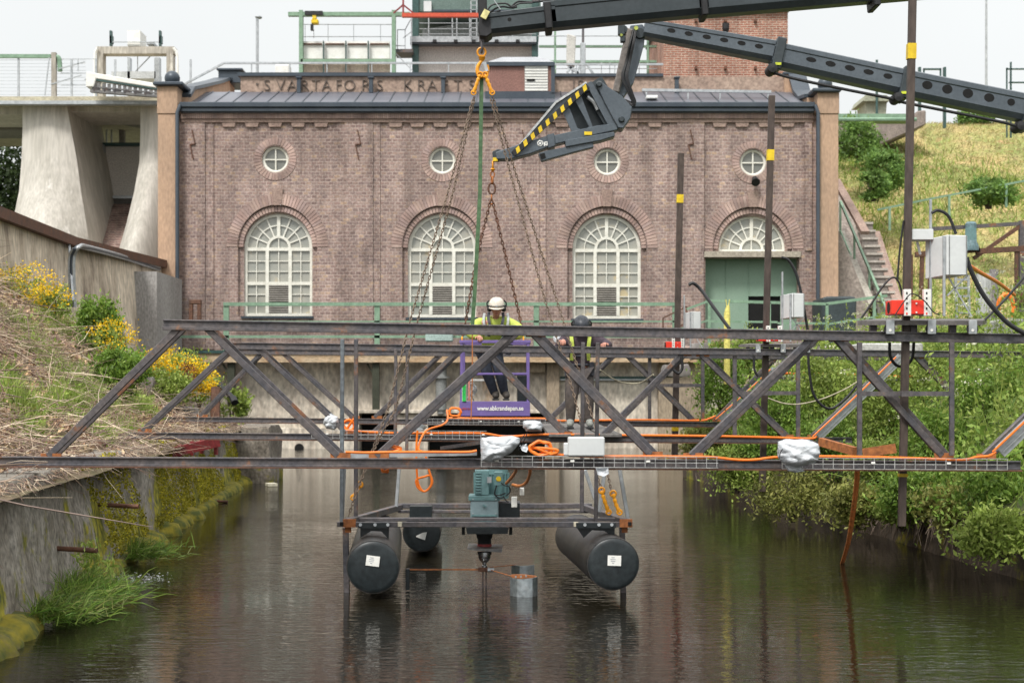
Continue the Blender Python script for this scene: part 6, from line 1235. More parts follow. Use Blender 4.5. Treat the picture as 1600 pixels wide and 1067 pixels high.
chain('lifting_chain', 'left rear chain of the same sling, just right of the front one', [[P(742, 152, 15), P(708, 300, 14.9), P(653, 500, 14.8), P(618, 640, 14.6), P(590, 690, 14.5), P(583, 705, 14.4)]], .034, .0048)
chain('lifting_chain', 'right front chain from the crane hook down past the second worker', [[P(766, 152, 15), P(795, 262, 14.9), P(849, 460, 14.6), P(895, 610, 14.3), P(921, 712, 14.0), P(943, 772, 13.8)]], .034, .0048)
chain('lifting_chain', 'right rear chain, the rightmost of the sling', [[P(770, 152, 15), P(803, 262, 15), P(867, 460, 14.9), P(912, 605, 14.6), P(942, 706, 14.3), P(957, 775, 13.9)]], .034, .0048)
for lab, pts in (('orange chain shortener under the crane hook, left side', [(750, 117), (746, 128), (740, 145)]), ('orange chain shortener under the crane hook, right side', [(758, 117), (763, 130), (769, 145)]), ('orange chain grab at the lower end of the left chain', [(562, 757), (558, 766), (552, 777)]), ('left orange chain grab at the lower end of the right chains', [(940, 766), (944, 780), (951, 800)]), ('right orange chain grab at the lower end of the right chains', [(958, 771), (962, 786), (968, 800)])):
    dd_ = 15. if pts[0][1] < 300 else 13.8; u = B(); pp = curve_pts([P(x, y, dd_-.03) for x, y in pts], 6); n = len(pp)
    u.tube(pp, [.011+.009*abs(math.sin(i*1.1)) for i in range(n)], 8); u.torus(pp[0], .026, .009, (0, 1, 0), 14, 6); u.torus(pp[-1], .022, .008, (0, 1, 0), 14, 6); one(u, 'chain_grab', m_hook, lab, 'chain fitting', 'orange chain fittings', smooth=True)
u = B(); 
for dx in (-1.5, 1.5): u.tube([P(754+dx*.3, 118, 15), P(754+dx, 150, 15)], .012, 6)
dsl = B(); u = B(); pp = [P(752.5, 118, 15.02), P(750, 300, 14.9), P(741, 470, 14.8), P(738, 510, 14.8)]
for a, e in zip(pp, pp[1:]): u.bar(a, e, .038, .006, up=(0, 1, 0))
gs = thing('round_sling', 'long green webbing strap hanging from the crane hook in front of the second window', 'strap', tuple(P(738, 650, 14.8)))
u.build('webbing', m_strap, gs); u = B(); u.tube([P(738, 508, 14.8), P(738, 590, 14.7), P(736, 655, 14.6)], .006, 6); u.build('tag_line', m_orust, gs)
chain('basket_chain', 'left chain of the basket sling, under the grey jib', [[P(767, 312, 22), P(745, 400, 22), P(728, 500, 22), P(722, 530, 21.9)]], .055, .010, 'basket chains', m_rust)
chain('basket_chain', 'right chain of the basket sling, under the grey jib', [[P(769, 312, 22), P(790, 400, 22), P(812, 495, 22), P(818, 531, 21.9)]], .055, .010, 'basket chains', m_rust)
# ---------------------------------------------------------------- man basket
BK = thing('man_basket', 'purple steel man basket with a lettered kick board hanging between the trusses', 'basket', tuple(P(773, 652, 22.1)))
bf, bb_ = 21.6, 22.6; zf = P(0, 650, bf).z; zt = P(0, 534, bf).z; zk = P(0, 627, bf).z; zm = P(0, 584, bf).z
xl, xr = P(719, 0, bf).x, P(827, 0, bf).x
def kb(name, m, *boxes, bev=.004, par=BK): u = B(); [u.mm(a, e) for a, e in boxes]; return u.build(name, m, par, bevel=bev)
kick = kb('kick_board', m_purple, ((xl-.005, bf-.02, zf), (xr+.01, bf+.01, zk)))
kb('kick_board', m_purple, ((xl-.005, bb_-.01, zf), (xr+.01, bb_+.02, zk-.1))); kb('kick_board', m_purple, ((xl-.01, bf+.01, zf), (xl+.01, bb_-.01, zk))); kb('kick_board', m_purple, ((xr-.01, bf+.01, zf), (xr+.01, bb_-.01, zk)))
kb('floor', mat('basket_floor', (.12,.12,.13), rough=.7), ((xl, bf, zf+.12), (xr, bb_, zf+.15)))
for x in (xl, xr-.035):
    for y in (bf, bb_-.035): kb('corner_post', m_purple, ((x, y, zk-.02), (x+.04, y+.04, zt)))
kb('top_rail', m_purple, ((xl-.01, bf-.01, zt-.02), (xr+.02, bf+.04, zt+.022))); kb('top_rail', m_purple, ((xl-.01, bb_-.04, zt-.02), (xr+.02, bb_, zt+.02)))
kb('top_rail', m_purple, ((xl-.01, bf+.04, zt-.02), (xl+.03, bb_-.04, zt+.02))); kb('top_rail', m_purple, ((xr-.03, bf+.04, zt-.02), (xr+.02, bb_-.04, zt+.02)))
kb('middle_rail', m_purple, ((xl+.03, bf, zm-.015), (xr-.03, bf+.03, zm+.015))); kb('middle_rail', m_purple, ((xl+.03, bb_-.03, zm-.015), (xr-.03, bb_, zm+.015)))
kb('white_rail', m_white, ((xl+.04, bb_-.06, zm-.10), (xr-.2, bb_-.05, zm-.07))); kb('tool_box', m_tank, ((P(808, 0, 22.4).x, 22.35, zk-.02), (P(824, 0, 22.4).x, 22.5, zm-.02)))
kb('height_gauge', mat('gauge_green', (.03,.55,.10), rough=.5), ((P(722.5, 0, bf).x, bf-.035, P(0, 627, bf).z), (P(728, 0, bf).x, bf-.02, P(0, 588, bf).z)), bev=0)
kb('gauge_backing', m_white, ((P(721.8, 0, bf).x, bf-.019, P(0, 627, bf).z), (P(728.8, 0, bf).x, bf-.012, P(0, 586, bf).z)), bev=0)
kb('notice', mat('notice_pink', (.62,.25,.2)), ((P(731.5, 0, bf).x, bf-.02, P(0, 626, bf).z), (P(734.5, 0, bf).x, bf-.012, P(0, 590, bf).z)), bev=0)
text('lettering', 'www.abkrandepan.se', P(745.5, 641, bf-.025), .088, m_white, kick, ext=.002, sx=.86, bold=.0022)
text('small_lettering', 'abkran', P(721, 640, bf-.025), .05, mat('print_red', (.55,.08,.08)), kick, ext=.002)
for x in (722, 818): u = B(); u.torus(P(x, 531, 21.7), .04, .012, (1, 0, 0), 14, 6); u.build('lifting_eye', m_hook, BK, smooth=True)
u = B()
for i in range(7): u.torus(P(738+math.sin(i)*4, 602+i*4, 21.9), .035, .008, (math.sin(i*2), 1, .3), 12, 5)
one(u, 'hanging_chain', m_galv, 'short bunched chain hanging inside the left side of the basket', 'chain', smooth=True)
# ---------------------------------------------------------------- people
def skin_body(name, m, parent, joints, bones, sub=2, world=None):
    """joints: name -> (xyz, radius or (rx, ry)); bones: pairs of names; the first joint is the root"""
    names = list(joints); me = bpy.data.meshes.new(name); me.from_pydata([tuple(world(joints[n][0])) for n in names], [(names.index(a), names.index(b_)) for a, b_ in bones], [])
    ob = bpy.data.objects.new(name, me); C.objects.link(ob); md = ob.modifiers.new('s', 'SKIN'); md.use_smooth_shade = True; md.branch_smoothing = .6
    lay = me.skin_vertices[0].data if me.skin_vertices else None
    for i, n in enumerate(names):
        r = joints[n][1]; lay[i].radius = r if isinstance(r, tuple) else (r, r); lay[i].use_root = (i == 0)
    s_ = ob.modifiers.new('u', 'SUBSURF'); s_.levels = sub; s_.render_levels = sub
    bpy.context.view_layer.update(); dg = bpy.context.evaluated_depsgraph_get(); em = bpy.data.meshes.new_from_object(ob.evaluated_get(dg)); bpy.data.objects.remove(ob); em.name = name
    em.materials.clear(); return link(em, name, m, parent, smooth=True)
m_skin = mat('skin', (.55,.27,.19), (.48,.21,.15), scale=12, rough=.5, bump=.05, fine=.1)
m_vis = mat('hi_vis_lime', (.56,.66,.13), (.48,.58,.10), scale=6, rough=.75, bump=.2, bscale=14, fine=.2)
m_navy = mat('work_trousers', (.035,.042,.06), (.022,.027,.04), scale=5, rough=.85, bump=.3, bscale=16)
m_char = mat('charcoal_cloth', (.065,.058,.06), (.10,.08,.065), scale=5, rough=.85, bump=.3, bscale=16)
m_web = mat('harness_web', (.06,.065,.08), (.04,.04,.05), rough=.7)
m_refl = mat('reflective_tape', (.55,.57,.58), rough=.35, metal=.2)
m_boot = mat('boot_leather', (.035,.03,.025), (.06,.05,.04), rough=.6)
def hand(w, wrist, dirv, side, curl=.8, parent=None, name='hand'):
    """palm, four bent fingers of unequal length and a thumb on the side of the palm"""
    wrist = Vector(wrist); f = Vector(dirv).normalized(); s = Vector(side).normalized(); n = f.cross(s).normalized(); s = n.cross(f)
    if n.z < 0: n = -n
    J = {'p0': (wrist, (.026, .02)), 'p1': (wrist+f*.05, (.036, .016)), 'p2': (wrist+f*.085, (.037, .013))}; bo = [('p0', 'p1'), ('p1', 'p2')]
    o = skin_body(name, m_skin, parent, J, bo, 2, w)
    for i, (off, ln) in enumerate(((-.030, .072), (-.010, .082), (.010, .077), (.029, .062))):
        b0 = wrist+f*.085+s*off; b1 = b0+f*ln*.42-n*ln*.10*curl; b2 = b1+f*ln*.18-n*ln*.34*curl; b3 = b2-f*ln*.10*curl-n*ln*.26*curl
        skin_body('finger', m_skin, o, {'a': (b0, .0095), 'b': (b1, .0088), 'c': (b2, .0082), 'd': (b3, .0070)}, [('a', 'b'), ('b', 'c'), ('c', 'd')], 1, w)
    t0 = wrist+f*.028-s*.026; t1 = t0-s*.030+f*.028; t2 = t1-s*.004+f*.030-n*.018
    skin_body('thumb', m_skin, o, {'a': (t0, .012), 'b': (t1, .0105), 'c': (t2, .0085)}, [('a', 'b'), ('b', 'c')], 1, w)
def head_mesh(w, c, pitch, parent, beard=None):
    b_ = B(); nu, nv = 40, 32; M3 = Matrix.Rotation(pitch, 3, 'X'); c = Vector(c)
    for j in range(nv+1):
        ph = math.pi*j/nv
        for i in range(nu):
            th = 2*math.pi*i/nu; x = math.sin(ph)*math.sin(th); y = -math.sin(ph)*math.cos(th); z = math.cos(ph)
            jaw = max(0, -z); px_, py_, pz_ = x*.076*(1-.28*jaw), y*.098*(1-.10*jaw), z*.118
            if y < 0:
                g = lambda x0, z0, sx_, sz_: math.exp(-((px_-x0)/sx_)**2-((pz_-z0)/sz_)**2)
                py_ -= .022*g(0, -.022, .011, .022)+.010*g(0, -.034, .016, .009)+.006*g(0, .018, .05, .009)+.007*g(0, -.062, .022, .007)+.010*g(0, -.095, .024, .016)
                py_ += .011*(g(-.031, .004, .016, .011)+g(.031, .004, .016, .011))+.005*g(0, -.055, .022, .004)+.005*g(0,-.078,.02,.006)
                py_ -= .005*(g(-.030, .003, .009, .007)+g(.030, .003, .009, .007))
            b_.v.append(tuple(w(c+M3@V(px_, py_, pz_))))
    for j in range(nv):
        for i in range(nu): a = j*nu+i; e = j*nu+(i+1) % nu; b_.f.append((a, e, e+nu, a+nu))
    h = b_.build('head', m_skin, parent, smooth=True)
    q = lambda x, y, z: w(c+M3@V(x, y, z))
    for s in (-1, 1):
        u = B(); u.lathe(q(s*.030, -.078, .003), [(.001, -.012), (.008, -.010), (.0115, 0), (.001, .01)], 12, w(M3@V(0, 1, 0))-w(V(0,0,0))); u.build('eye', mat('eye_dark', (.05,.04,.035), rough=.2), h, smooth=True)
        u = B(); u.torus(q(s*.076, .005, -.005), .017, .007, w(V(1, 0, 0))-w(V(0,0,0)), 14, 6, .8, 1.3); u.lathe(q(s*.076, .005, -.005), [(.001, 0), (.016, .001), (.016, .01)], 12, w(V(s,0,0))-w(V(0,0,0))); u.build('ear', m_skin, h, smooth=True)
        u = B(); u.tube([q(s*.018, -.096, .020), q(s*.032, -.094, .024), q(s*.046, -.084, .019)], [.003, .004, .002], 6); u.build('eyebrow', mat('hair_brown', (.10,.05,.03), rough=.9), h)
    u = B(); u.tube([q(-.022, -.091, -.060), q(0, -.099, -.057), q(.022, -.091, -.060)], [.002, .005, .002], 6); u.build('lips', mat('lips', (.42,.15,.12), rough=.5), h, smooth=True)
    if beard:
        u = B(); vs = []; n1, n2 = 20, 9
        for j in range(n2):
            for i in range(n1):
                th = -1.15+2.3*i/(n1-1); ph = 2.3+.6*j/(n2-1); x = math.sin(ph)*math.sin(th); y = -math.sin(ph)*math.cos(th); z = math.cos(ph); jaw = max(0, -z)
                k = 1.10+.04*math.sin(i*5.1+j*3); u.v.append(tuple(q(x*.076*(1-.28*jaw)*k, y*.098*(1-.10*jaw)*k-(.008 if abs(th) < .5 else 0), z*.118*k)))
        for j in range(n2-1):
            for i in range(n1-1):
                if j < 2 and abs(i-9.5) < 2.2 and j == 1: continue
                a = j*n1+i; u.f.append((a, a+1, a+n1+1, a+n1))
        u.build('beard', mat('beard_ginger', (.56,.30,.20), (.46,.22,.14), scale=40, rough=1, bump=1, bscale=60), h, smooth=True)
    return h, q
def helmet(q, w, m, parent, brim=True):
    b_ = B(); n = 32; pr_h = [(.001, .160), (.03, .159), (.065, .150), (.093, .130), (.113, .097), (.122, .055), (.124, .024), (.131, .016), (.126, .012)]
    for r, h in pr_h:
        for j in range(n):
            a = 2*math.pi*j/n; x = r*math.sin(a)*.93; y = -r*math.cos(a)*1.12; rr = 1+.025*math.cos(a*6)*(h > .08)
            if r > .1245 and brim: y -= .034*max(0, math.cos(a))**2; h2 = h-.012*max(0, math.cos(a))**2
            else: h2 = h
            b_.v.append(tuple(q(x*rr, y*rr+.004, h2)))
    for i in range(len(pr_h)-1):
        for j in range(n): a = i*n+j; e = i*n+(j+1) % n; b_.f.append((a, e, e+n, a+n))
    return b_.build('helmet', m, parent, smooth=True)
def person(label, loc, J, lean_head, helm_m, jacket, trousers, boots, hands, beard, cuffs=None):
    L0 = Vector(loc); w = lambda v: L0+Vector(v); t = thing('person', label, 'person', tuple(L0))
    bones = [('pel', 'wst'), ('wst', 'chs'), ('chs', 'nck'), ('nck', 'hd'), ('chs', 'shl'), ('shl', 'ell'), ('ell', 'wrl'), ('chs', 'shr'), ('shr', 'elr'), ('elr', 'wrr'), ('pel', 'hpl'), ('hpl', 'knl'), ('knl', 'anl'), ('anl', 'tol'), ('pel', 'hpr'), ('hpr', 'knr'), ('knr', 'anr'), ('anr', 'tor')]
    rad = dict(pel=(.13,.10), wst=(.115,.09), chs=(.13,.095), nck=.052, hd=.055, shl=.068, ell=.043, wrl=.028, shr=.068, elr=.043, wrr=.028, hpl=.085, knl=.058, anl=.034, tol=.018, hpr=.085, knr=.058, anr=.034, tor=.018)
    body = skin_body('body', m_skin, t, {k: (J[k], rad[k]) for k in rad}, bones, 2, w)
    bulk = .02 if beard else .024
    g = lambda k, e: tuple(a+e for a in rad[k]) if isinstance(rad[k], tuple) else rad[k]+e
    top = ['chs', 'wst', 'pel', 'nck', 'shl', 'ell', 'wrl', 'shr', 'elr', 'wrr']
    Jt = {k: (J[k], g(k, .022+bulk)) for k in top}; Jt['chs'] = (J['chs'], (.19, .145)); Jt['nck'] = (Vector(J['nck'])*.72+Vector(J['chs'])*.28, .085)
    jk = skin_body('jacket', jacket, t, Jt, [('chs', 'wst'), ('wst', 'pel'), ('chs', 'nck'), ('chs', 'shl'), ('shl', 'ell'), ('ell', 'wrl'), ('chs', 'shr'), ('shr', 'elr'), ('elr', 'wrr')], 2, w)
    lo = ['pel', 'hpl', 'knl', 'anl', 'hpr', 'knr', 'anr']; Jl = {k: (J[k], g(k, .03 if beard else .042)) for k in lo}; Jl['pel'] = (J['pel'], (.165, .135)); Jl['anl'] = (Vector(J['anl'])+V(0,0,-.02), .062); Jl['anr'] = (Vector(J['anr'])+V(0,0,-.02), .062)
    tr = skin_body('trousers', trousers, t, Jl, [('pel', 'hpl'), ('hpl', 'knl'), ('knl', 'anl'), ('pel', 'hpr'), ('hpr', 'knr'), ('knr', 'anr')], 2, w)
    for s in 'lr':
        a, o = Vector(J['an'+s]), Vector(J['to'+s]); bt = skin_body('boot', boots, t, {'a': (a+V(0,0,.10), .066), 'b': (a+V(0,.01,.0), .068), 'h': (a+V(0,.04,-.025), .055), 'c': ((a+o)/2+V(0,0,.01), .062), 'd': (o+V(0,-.02,0), .054)}, [('a', 'b'), ('b', 'h'), ('b', 'c'), ('c', 'd')], 2, w)
        so_ = B(); so_.box(w((a+o)/2+V(0,0,-.052)), (.1, abs((o-a).y)+.12, .025)); so_.build('sole', m_black, bt, bevel=.008)
    h, q = head_mesh(w, J['hd'], lean_head, t, beard); helmet(q, w, helm_m, t)
    for s in (-1, 1):
        u = B(); u.lathe(q(s*.092, -.005, .0), [(.001, .042), (.032, .042), (.046, .028), (.048, 0), (.040, -.014), (.001, -.014)], 18, q(s, 0, 0)-q(0, 0, 0)); o = u.build('ear_defender', m_black, t, smooth=True)
        u = B(); u.tube(curve_pts([q(s*.132, .0, .02), q(s*.135, .0, .08), q(s*.105, .0, .115)]), .011, 6); u.build('arm', m_black, o)
    u = B(); u.tube([q(.128*math.sin(a)*.93, -.128*math.cos(a)*1.13, .045) for a in np.linspace(-1.9, 1.9, 17)], .007, 6); u.build('helmet_band', m_black, t)
    u = B(); u.box(q(0, -.142, .05), (.035, .02, .022)); u.build('helmet_clip', m_galv if beard else m_black, t, bevel=.004)
    u = B()
    for k in (-.35, 0, .35): u.tube([q(.126*math.sin(k)*.93*math.cos(a)*1.0, -.132*math.sin(a)*1.0+.004, .03+.128*math.cos(a)) for a in np.linspace(-.9, .9, 9)], .006, 6)
    u.build('helmet_ridge', helm_m, t, smooth=True)
    for s in 'lr': hand(w, J['wr'+s], hands[s][0], hands[s][1], hands[s][2], t)
    return t, w, q
f1 = P(775, 0, 22.0); z1 = zf+.20
J1 = dict(pel=V(-.10,.26,.76), wst=V(-.07,.18,.92), chs=V(-.01,.02,1.10), nck=V(.0,-.07,1.215), hd=V(.01,-.13,1.325), shl=V(-.235,.0,1.13), ell=V(-.39,-.10,.97), wrl=V(-.235,-.31,.925), shr=V(.235,.0,1.13), elr=V(.38,-.10,.97), wrr=V(.215,-.31,.925),
          hpl=V(-.19,.25,.70), knl=V(-.13,.02,.42), anl=V(-.01,.18,.10), tol=V(-.0,.03,.065), hpr=V(-.01,.25,.70), knr=V(.06,.02,.42), anr=V(.13,.16,.10), tor=V(.16,.01,.065))
m_hw = mat('helmet_white', (.72,.66,.56), (.60,.54,.45), scale=14, rough=.4, bump=.1, fine=.2); m_hb = mat('helmet_black', (.03,.035,.045), (.05,.055,.065), scale=9, rough=.45, bump=.05)
t1, w1, qq1 = person('person in a white helmet and lime shirt leaning over the purple basket rail', (f1.x, 22.0, z1), J1, .16, m_hw, m_vis, m_navy, m_boot, {'l': (V(.15,-1,-.25), V(1,0,0), 1), 'r': (V(-.1,-1,-.25), V(-1,0,0), 1)}, True)
for s in (-1, 1):
    u = B(); pp = curve_pts([w1((s*.10, -.08, 1.27)), w1((s*.105, -.19, 1.18)), w1((s*.085, -.205, 1.06)), w1((s*.10, -.10, .93))], 6)
    for a, e in zip(pp, pp[1:]): u.bar(a, e, .042, .008, up=(0, 1, 0))
    u.build('harness_strap', m_web, t1); u = B(); u.box(w1((s*.088, -.215, 1.07)), (.05, .02, .04)); u.build('buckle', m_galv, t1, bevel=.004)
    u = B(); pp = curve_pts([w1((s*.165, .03, 1.265)), w1((s*.175, -.14, 1.17)), w1((s*.16, -.175, 1.05)), w1((s*.14, -.12, .93))], 6)
    for a, e in zip(pp, pp[1:]): u.bar(a, e, .034, .005, up=(0, 1, 0))
    u.build('reflective_stripe', mat('reflective_vest', (.42,.45,.44), rough=.5), t1)
for k in (0, 1): u = B(); u.box(w1((.14+.05*k, .12, .80-.05*k)), (.09, .12, .16), Matrix.Rotation(.3*k, 3, 'Y')); u.build('tool_pouch', m_web, t1, bevel=.015)
f2 = P(906, 0, 21.5); z2 = 1.215
J2 = dict(pel=V(0,.10,.84), wst=V(0,.06,1.0), chs=V(.01,-.02,1.20), nck=V(.015,-.07,1.335), hd=V(.015,-.15,1.42), shl=V(-.19,-.02,1.27), ell=V(-.30,.0,1.10), wrl=V(-.24,-.24,1.235), shr=V(.20,-.02,1.27), elr=V(.40,-.02,1.14), wrr=V(.34,-.22,1.19),
          hpl=V(-.09,.10,.78), knl=V(-.12,.02,.44), anl=V(-.13,.08,.09), tol=V(-.14,-.07,.055), hpr=V(.09,.10,.78), knr=V(.11,.02,.44), anr=V(.13,.08,.09), tor=V(.15,-.07,.055))
m_sh = mat('jacket_dark_plum', (.10,.07,.085), (.06,.045,.06), scale=5, rough=.85, bump=.3, bscale=16)
t2, w2, qq2 = person('person in a black helmet and dark jacket gripping the middle truss with both hands', (f2.x, 21.5, z2), J2, .75, m_hb, m_sh, m_char, mat('grey_boot', (.30,.31,.28), (.22,.23,.21), rough=.7), {'l': (V(-.05,-1,-.2), V(1,0,0), 1), 'r': (V(-.3,-1,-.1), V(-1,0,0), 1)}, False)
for s in (-1, 1):
    u = B(); pp = curve_pts([w2((s*.12, -.03, 1.40)), w2((s*.125, -.19, 1.28)), w2((s*.11, -.185, 1.12)), w2((s*.12, -.10, .96))], 6)
    for a, e in zip(pp, pp[1:]): u.bar(a, e, .05, .006, up=(0, 1, 0))
    u.build('hi_vis_strap', m_vis, t2)
    u = B(); u.tube([w2((s*.10, .09, .80)), w2((s*.115, .05, .56))], .118 if 0 else .1, 12, False); 
u = B(); u.torus(w2((0, .06, 1.02)), .165, .016, (0, 0, 1), 26, 6, 1, .75); u.torus(w2((0, .09, .9)), .175, .018, (0, 0, 1), 26, 6, 1, .78); u.build('belt', m_web, t2)
u = B(); u.torus(w2((0, .045, 1.08)), .165, .012, (0, 0, 1), 26, 6, 1, .75); u.build('reflective_belt', m_refl, t2)
u = B(); u.box(w2((.17, .04, .84)), (.07, .14, .2)); u.box(w2((-.18, .04, .80)), (.06, .12, .14)); u.build('tool_pouch', m_web, t2, bevel=.015)
for s in (-1, 1): u = B(); u.torus(w2((s*.12, .06, .44)), .082, .012, (0, 0, 1), 18, 6); u.build('knee_pad_edge', m_web, t2)
u = B(); u.lathe(w2((-.30, .1, 1.27)), [(.001, .08), (.05, .07), (.075, .02), (.06, -.05), (.001, -.06)], 16); one(u, 'cloth_bag', m_bag, 'white cloth bundle behind the shoulder of the worker in the black helmet', 'bundle', smooth=True)
# ---------------------------------------------------------------- vegetation
G_BUSH = leafmat('bush_leaf', [(0.090,0.172,0.026), (0.162,0.276,0.040), (0.234,0.363,0.057), (0.126,0.225,0.031), (0.307,0.414,0.086)])
G_LIGHT = leafmat('light_leaf', [(0.181,0.260,0.046), (0.297,0.382,0.076), (0.231,0.321,0.062), (0.397,0.459,0.122)])
G_DARK = leafmat('dark_leaf', [(.018,.032,.010), (.032,.055,.015), (.045,.07,.02), (.025,.042,.012)])
G_OLIVE = leafmat('olive_leaf', [(0.168,0.190,0.044), (0.243,0.259,0.061), (0.316,0.310,0.086), (0.130,0.155,0.034)])
G_GRASS = leafmat('grass_blade', [(0.157,0.246,0.043), (0.251,0.348,0.072), (0.345,0.392,0.102), (0.125,0.203,0.036)])
G_STRAW = leafmat('straw_blade', [(.50,.40,.20), (.42,.34,.15), (.34,.33,.12), (.54,.44,.26), (.24,.30,.09), (.46,.32,.15)], .2)
G_DRY = leafmat('dry_twig', [(0.504,0.370,0.252), (0.286,0.193,0.151), (0.706,0.571,0.403), (0.202,0.134,0.118), (0.370,0.252,0.202), (0.874,0.739,0.554),(.15,.10,.095),(.20,.135,.115),(.34,.25,.18)], 0, .9)
G_LITTER = leafmat('dry_litter', [(0.547,0.355,0.203), (0.328,0.203,0.135), (0.219,0.127,0.101), (0.729,0.524,0.320), (0.274,0.236,0.101)], 0, .9)
G_YEL = leafmat('yellow_petal', [(.85,.58,.01), (.80,.50,.01), (.92,.68,.03)], .2)
m_bark = mat('bark', (.13,.10,.07), (.08,.06,.045), rough=.95)
def clumpy(c, rad, nclump, n, spread=.22, base=0., flat=1.):
    c = np.array(c); rad = np.array(rad); k = unit(RNG.normal(size=(nclump, 3)))*(RNG.uniform(.25, 1, (nclump, 1))**.45)
    k[:, 2] = np.abs(k[:, 2])*1. if base else k[:, 2]
    idx = RNG.integers(0, nclump, n); off = RNG.normal(size=(n, 3))*spread*RNG.uniform(.6, 1.3, nclump)[idx][:, None]
    return c+(k[idx]+off)*rad
def bush(label, x, y, d, rx, ry, n=2500, size=.08, m=G_BUSH, group=None, name='bush', nclump=26, cat='bush', ydep=None, spread=.2, flowers=0):
    c = P(x, y, d); RX, RZ = rx*d/FP, ry*d/FP; RY = ydep or RX*.8
    t = thing(name, label, cat, (c.x, d, c.z-RZ), group)
    p = clumpy(c, (RX, RY, RZ), nclump, n, spread); v, f = leaf_geo(p, size, .5); npmesh('leaves', v, f, m, t)
    u = B(); base = V(c.x, d, c.z-RZ)
    for i in range(7): e = V(c.x+random.uniform(-.7, .7)*RX, d+random.uniform(-.5, .5)*RY, c.z+random.uniform(-.1, .7)*RZ); u.tube(curve_pts([base+V(random.uniform(-.1, .1)*RX, 0, -.1), (base+e)/2+V(random.uniform(-.1, .1), 0, .05), e], 4), [.02*size/.08]*3+[.012*size/.08]*3+[.005]*3, 5, False)
    u.build('stem', m_bark, t)
    if flowers: p = clumpy(c+V(0, -.1, RZ*.3), (RX*1.25, RY, RZ*.95), 60, int(flowers*2.6), .16); v, f = leaf_geo(p, size*.55, .9, .9); npmesh('flowers', v, f, G_YEL, t, kind='stuff')
    return t
# left bank: brush, litter, twigs, green tufts, ragwort
def on_left(n, u0, u1, d0, d1, dens=None):
    u_ = RNG.uniform(u0, u1, n); d_ = RNG.uniform(d0**.5, d1**.5, n)**2
    return np.array([left_pt(a, b_) for a, b_ in zip(u_, d_)]), u_, d_
p, u_, d_ = on_left(42000, .15, 5.6, 9, 31)
v, f = leaf_geo(p+np.array([0, 0, .03]), .03+.002*d_, .6, .6); npmesh('leaf_litter', v, f, G_LITTER, None, (0,0,0), 'brown dead leaves and dry litter covering the left bank', 'leaf litter', kind='stuff')
p, u_, d_ = on_left(34000, .15, 5.6, 9, 31); kk = np.array([nz(a[0], a[1], .55, 51)+.35*nz(a[0], a[1], 1.7, 52)+RNG.normal()*.14 > -.03 for a in p]); p = p[kk]; d_ = d_[kk]; dr = RNG.normal(size=(len(p), 3))*np.array([1, .9, .35])+np.array([.35, -.2, -.15]); ln_ = RNG.gamma(2., .135, len(p))
v, f = twig_geo(p+np.array([0, 0, .06])+np.abs(RNG.normal(size=p.shape))*np.array([.04, .04, .09]), dr, ln_, .0022+.006*ln_*RNG.uniform(.3, 1, len(p))); npmesh('dry_brush', v, f, G_DRY, None, (0,0,0), 'tangled dry branches and stalks lying over the left bank', 'brush', kind='stuff')
p, u_, d_ = on_left(300, 1.5, 4.9, 13, 27); dr = RNG.normal(size=(len(p), 3))*np.array([1, .8, .2])+np.array([.7, -.3, -.25])
v, f = twig_geo(p+np.array([0, 0, .12]), dr, RNG.uniform(.3, 1.0, len(p)), RNG.uniform(.005, .016, len(p))); npmesh('cut_branches', v, f, leafmat('branch_bark', [(.42,.33,.24), (.24,.17,.13), (.16,.11,.09), (.5,.42,.33)], 0, .9), None, (0,0,0), 'pale cut branches scattered on top of the dry brush of the left bank', 'branches', kind='stuff')
# green weeds in patches
cen = [(x, y, r, n) for x, y, r, n in ((210, 700, 18, 300), (430/4+5, 534+85, 22, 500), (185, 640, 22, 500), (150, 690, 22, 420), (215, 640, 28, 650), (240, 610, 30, 800), (50, 555, 18, 300), (60, 480, 40, 900), (20, 440, 30, 600), (120, 505, 30, 700), (270, 575, 26, 700), (330, 590, 20, 500), (300, 560, 26, 600), (100, 600, 26, 400), (30, 520, 30, 500), (140, 600, 20, 260), (80, 650, 22, 260), (200, 590, 30, 700), (170, 560, 30, 700), (10, 600, 18, 200), (60, 560, 34, 700), (110, 640, 26, 500), (150, 640, 30, 600), (30, 640, 22, 400), (90, 520, 30, 600), (45, 690, 18, 260))]
def hit_left(x, y):                             # first point of the left bank along a picture ray
    for d in np.arange(9, 34, .1):
        X = (x-800)*d/FP; u0 = XL(d)-X
        if u0 > 0 and zl(u0, d) > CH+(HY-y)*d/FP: return d
    return 30.
def weeds(cen, name, label, hgt=.35, mt=G_GRASS, wd=.012, up=1.2, cat='weeds'):
    V_, F_ = [], []; k = 0
    for x, y, r, n in cen:
        d = hit_left(x, y); X = (x-800)*d/FP; sc = d/FP*r
        q_ = np.stack([X+RNG.normal(size=n)*sc*.55, d+RNG.normal(size=n)*sc*1.3], 1); q_ = np.array([left_pt(XL(b_)-a, b_) for a, b_ in q_ if XL(b_)-a > .1 and b_ < 33])
        dr = RNG.normal(size=q_.shape)*.45+np.array([0, 0, up]); v, f = blade_geo(q_, dr, hgt, wd); V_.append(v); F_.append(f+k); k += len(v)
    return npmesh(name, np.concatenate(V_), np.concatenate(F_), mt, None, (0,0,0), label, cat, kind='stuff')
weeds(cen, 'weeds', 'green grass and weeds growing in patches through the dry brush')
cen2 = [(x, y, r, int(n*.5)) for x, y, r, n in cen]; Vv, Ff, k = [], [], 0
for x, y, r, n in cen2:
    d = hit_left(x, y); c = P(x, y, d); p = clumpy(c, (r*d/FP, r*d/FP*1.3, .22), 12, n, .3); v, f = leaf_geo(p, .07, .5); Vv.append(v); Ff.append(f+k); k += len(v)
